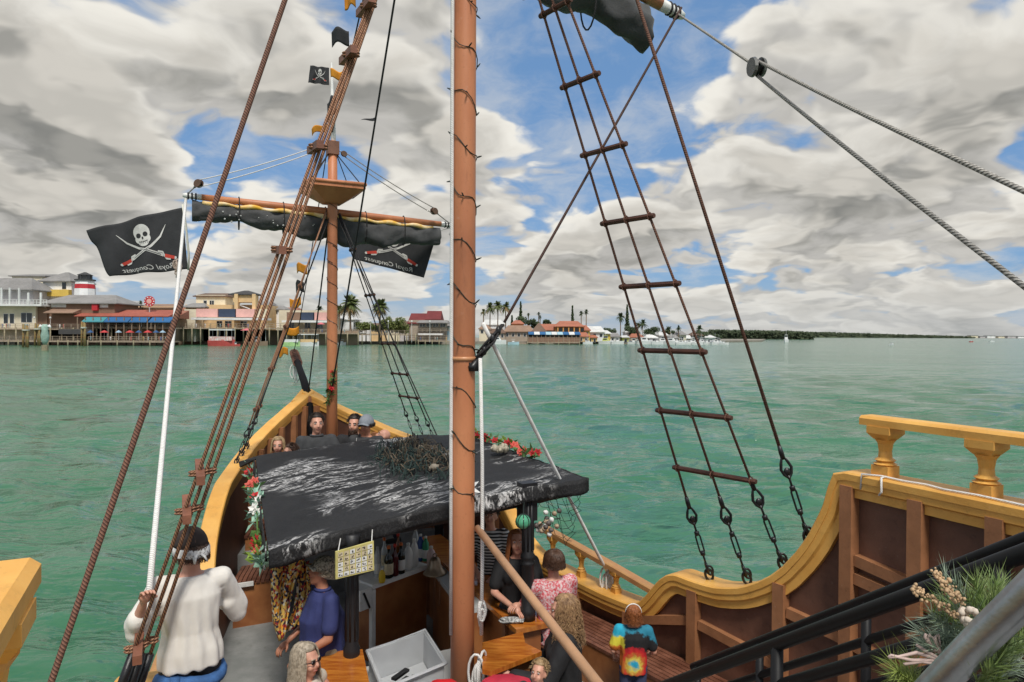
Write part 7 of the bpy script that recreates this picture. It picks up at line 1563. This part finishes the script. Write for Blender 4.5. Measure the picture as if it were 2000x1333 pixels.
for k, (px, yt, yb, Y, w_, lab, mi) in enumerate([(715, 628, 648, 300, 50, 'green bush below the left date palm', 3), (745, 625, 648, 302, 46, 'green bush between the two date palms and the footbridge', 3), (772, 617, 650, 300, 40, 'bright green bush left of the maroon roofs', 3), (790, 632, 652, 303, 30, 'low bush at the foot of the maroon roofed restaurant', 3), (58, 575, 592, 262, 12, 'dark bush on the balcony of the cream house', 2), (352, 612, 634, 268, 24, 'yellow green bush by the thick brown rope', 3), (637, 606, 618, 300, 26, 'dark tree tops above the pink awning', 2),
      (1030, 617, 634, 390, 40, 'green tree behind the terracotta roofs', 2), (1048, 624, 640, 392, 24, 'green tree beside the thin lone palm', 2), (1070, 622, 634, 396, 18, 'dark tree top left of the orange house', 2), (1190, 634, 655, 380, 26, 'dark tree left of the gold cottage', 2), (1235, 634, 655, 385, 34, 'dark tree mass below the tall dark pine', 2), (1270, 636, 656, 390, 36, 'dark tree mass right of the spreading palm', 2), (1305, 642, 654, 410, 24, 'dark round tree behind the white house', 2), (1370, 643, 658, 420, 30, 'dark tree at the end of the marina', 2), (1400, 648, 660, 440, 24, 'outermost dark tree of the marina point', 2)]): bush(px, yt, yb, Y, w_, lab, 50 + k, mi, 'bush' if mi == 3 else 'leafy_tree')
# far mangrove shore and distant town
mg = mat('mangrove_leaf', (.035, .055, .026), .9, .4, .05, col2=(.06, .075, .035))
def shoreline(x0_, x1_, tab, Y, dep, label, mt, nm, n=1600, size=3.0, seed=1):
    rn = random.Random(seed); m = MB(); a, b_ = xof(x0_, Y), xof(x1_, Y); N = 80; vs = []
    for i in range(N + 1):
        px = lerp(x0_, x1_, i / N); x = xof(px, Y); z = max(P(px, interp(px, tab), Y).z, 1.0) * .82; vs += [(x, Y, -.5), (x, Y + dep * .2, z * .85), (x, Y + dep * .5, z), (x, Y + dep, -.5)]
    m.add(vs, [(i * 4 + k, (i + 1) * 4 + k, (i + 1) * 4 + k + 1, i * 4 + k + 1) for i in range(N) for k in range(3)])
    for i in range(n): px = rn.uniform(x0_, x1_); z = max(P(px, interp(px, tab), Y).z, 1.0); zz_ = rn.random() ** .5 * z; p = V((xof(px, Y), Y + rn.uniform(-3, dep * .5), zz_)); leafy(m, p, (size, size, size * .35), 4, size * .55, rn)
    o = m.build(nm, mt, None); tag(o, label, 'mangrove', kind='stuff')
shoreline(1395, 1590, [(1395, 645), (1420, 646), (1500, 647), (1560, 648), (1585, 652), (1590, 657)], 900, 60, 'dark mangrove shore on the horizon right of the marina', mg, 'mangrove_wood', 1500, 3.0, 1)
shoreline(1500, 1905, [(1500, 648), (1600, 649), (1700, 652), (1780, 654.5), (1850, 656.5), (1905, 658.5)], 2200, 90, 'thin far mangrove strip running to the right horizon', mg, 'mangrove_wood', 1500, 5.0, 2)
for k, (x0_, x1_, yt) in enumerate([(1876, 1888, 657), (1896, 1910, 656), (1914, 1924, 657.5), (1928, 1944, 656.5), (1950, 1962, 657.5), (1968, 1984, 657), (1988, 2004, 657.5)]):
    t = bld('far_building', 'distant pale building on the right horizon, %s from the left' % ['first', 'second', 'third', 'fourth', 'fifth', 'sixth', 'seventh'][k], 'building', 'distant buildings on the right horizon'); Y = 2600; m = MB(); m.bbox(xof(x0_, Y), xof(x1_, Y), Y, Y + 20, -.5, max(P(x0_, yt, Y).z, 2)); m.build('wall', [W['white'], W['cream'], W['grey']][k % 3], t); m = MB(); m.bbox(xof(x0_, Y) - 1, xof(x1_, Y) + 1, Y - 1, Y + 21, max(P(x0_, yt, Y).z, 2), max(P(x0_, yt, Y).z, 2) + 1.2); m.build('roof', RF['grey'], t)
lo = MB(); lo.prism([(xof(1860, 2600), 2595), (xof(2080, 2600), 2595), (xof(2080, 2600), 2700), (xof(1860, 2600), 2700)], -.5, .6); tag(lo.build('far_shore', conc, None), kind='structure')
# ------------------------------------------------------------------ stair rails, near hand rail and pine garland
pipe = mat('black_pipe', (.011, .011, .012), .5, .2, 12, .05, 80, spec=.25)
def stair_rail(b, label, zs, posts, r_=.024, da=0.0, drop=0.0):
    t = thing('stair_railing', label, 'railing')
    ln = lambda a, dz: S(a + da, b + .10 * (a - 2.1) / 2, lerp(4.06, 2.62, (a - 2.1) / 2.05) + dz + drop)
    for k, dz in enumerate(zs):
        MB().tube([ln(1.2 if k else .9, dz), ln(2.1, dz), ln(4.2, dz)] , r_ if k == 0 else r_ * .9, 14).build('rail', pipe, t, True)
    for a in posts: MB().tube([ln(a, -.0), V((*ln(a, 0).xy, ln(a, 0).z - 1.0))], r_ * .95, 12).build('post', pipe, t, True)
    return t
stair_rail(-.02, 'near black pipe railing of the stair at lower right', (0, -.17, -.34), (1.25, 2.2, 3.05, 4.15), .026, 0.0, -.04)
stair_rail(.80, 'far black pipe railing of the stair at lower right', (0, -.20, -.42), (1.3, 2.0, 2.9, 3.6, 4.15), .024, .35, -.17)
t = thing('stair', 'dark ship stair from the quarterdeck to the main deck', 'stair')
for k in range(9): m = MB(); m.box(S(2.05 + .26 * k, .40, 2.85 - .21 * k), .72, .24, .035, X=SX, Y=UX); m.build('tread', teak, t)
for b_ in (.02, .78): m = MB(); a0, a1 = S(1.9, b_, 2.9), S(4.35, b_, 1.02); m.box((a0 + a1) / 2, .04, (a1 - a0).length, .2, X=SX, Y=(a1 - a0).normalized(), Z=SX.cross((a1 - a0).normalized())); m.build('stringer', midbrown, t)
hr = thing('hand_rail', 'worn grey steel hand rail very close at the lower right corner', 'railing'); A_, B_ = P(1808, 1360, 1.0), P(2060, 1108, .86)
MB().tube([A_ + (A_ - B_) * .3, A_, A_.lerp(B_, .5) + V((0, 0, .003)), B_, B_ + (B_ - A_) * .8], .0215, 24).build('rail', mat('worn_steel', (.46, .47, .49), .30, .35, 9, .08, 60, metal=.85, col2=(.30, .30, .31)), hr, True)
for q in (-.25, 1.4): p = A_.lerp(B_, q); MB().tube([p, V((p.x, p.y, 3.0))], .02, 12).build('post', pipe, hr, True)
# pine garland with cones, twigs and dried flowers wound on the near rail
gl = thing('pine_garland', 'green pine needle garland with dried twigs on the near hand rail', 'garland'); rn = random.Random(31)
nd = [mat('needle_green', (.13, .21, .055), .5, .4, 30, col2=(.22, .28, .09)), mat('needle_grey', (.24, .31, .22), .5, .35, 30), mat('needle_lime', (.25, .31, .07), .5, .3, 30)]
nm_ = [MB(), MB(), MB()]
def sprig(base, d, L, mi, n=90, nl=.055):
    d = d.normalized(); o1 = d.orthogonal().normalized(); o2 = d.cross(o1)
    nm_[mi].tube([base, base + d * L], [.003, .0015], 4)
    for k in range(n):
        u = rn.random(); q = rn.uniform(0, 6.3); p = base + d * (L * u); e = (d * rn.uniform(.6, 1.1) + (o1 * math.cos(q) + o2 * math.sin(q)) * rn.uniform(.35, .8)).normalized() * nl * rn.uniform(.7, 1.2); s_ = e.cross(V((rn.gauss(0, 1), rn.gauss(0, 1), 1))).normalized() * .0011
        nm_[mi].add([p - s_, p + s_, p + e], [(0, 1, 2)])
def near(px, py, Y=1.12): return P(px, py, Y)
SP = [((1900, 1240), (1790, 1150), 0), ((1910, 1220), (1845, 1115), 1), ((1930, 1200), (1895, 1110), 0), ((1940, 1190), (1940, 1120), 0), ((1930, 1210), (1970, 1140), 0), ((1890, 1250), (1800, 1200), 1), ((1880, 1260), (1800, 1215), 1), ((1870, 1280), (1795, 1235), 1), ((1880, 1250), (1830, 1270), 1), ((1900, 1230), (1870, 1180), 0), ((1790, 1340), (1720, 1310), 2), ((1790, 1345), (1740, 1295), 2), ((1785, 1350), (1765, 1300), 2), ((1920, 1215), (1900, 1150), 0), ((1860, 1270), (1790, 1262), 1), ((1935, 1195), (1990, 1165), 0), ((1905, 1235), (1850, 1150), 1),
      ((1930, 1310), (1960, 1220), 0), ((1950, 1310), (1990, 1240), 0), ((1910, 1340), (1990, 1330), 0), ((1900, 1345), (1960, 1280), 0), ((1960, 1290), (2010, 1210), 0), ((1930, 1330), (2000, 1290), 1)]
for (a, b_, mi) in SP:
    for r_ in range(2):
        Y = 1.12 if b_[0] < 2000 and a[1] < 1290 or mi == 2 else .95
        base = near(a[0] + rn.gauss(0, 6), a[1] + rn.gauss(0, 6), Y); tip = near(b_[0] + rn.gauss(0, 16), b_[1] + rn.gauss(0, 14), Y + rn.uniform(-.05, .09)); sprig(base, tip - base, (tip - base).length * rn.uniform(.6, .85), mi, 60, .042)
for k in range(3): tag(nm_[k].build('needles', nd[k], gl), kind='stuff')
dry = mat('dried_flower', (.62, .42, .24), .8, .35, 40); m = MB()
for (a, b_) in (((1905, 1225), (1778, 1145)), ((1880, 1180), (1825, 1118))):
    for k in range(110):
        u = rn.random() ** .8; c = near(lerp(a[0], b_[0], u) + rn.gauss(0, 5), lerp(a[1], b_[1], u) + rn.gauss(0, 5), 1.08 + rn.gauss(0, .01)); m.ball(c, (rn.uniform(.0015, .0036),) * 3, 5, 4)
m.build('dried_flowers', dry, gl, True)
m = MB(); c = near(1893, 1205, 1.06)
for k in range(30): d = V((rn.gauss(0, 1), rn.gauss(0, 1), rn.gauss(0, 1))).normalized(); m.ball(c + d * .012, .0055, 6, 4)
m.build('white_bloom', mat('cream_bloom', (.72, .62, .52), .8, .2, 30), gl, True)
tw = mat('pale_twig', (.60, .45, .40), .7, .3, 30)
for pts in ([(1840, 1290), (1790, 1275), (1755, 1283), (1735, 1285)], [(1845, 1300), (1800, 1292), (1765, 1298)], [(1825, 1270), (1812, 1250), (1815, 1240), (1830, 1255), (1828, 1270)], [(1830, 1285), (1805, 1270), (1790, 1260)], [(1840, 1290), (1780, 1290), (1740, 1280), (1734, 1284)], [(1820, 1265), (1806, 1245), (1809, 1238)], [(1835, 1275), (1825, 1245), (1832, 1240), (1836, 1262)]):
    MB().tube([near(x, y, 1.10) for x, y in pts], [.0035 - .0006 * i for i in range(len(pts))], 6).build('twig', tw, gl, True)
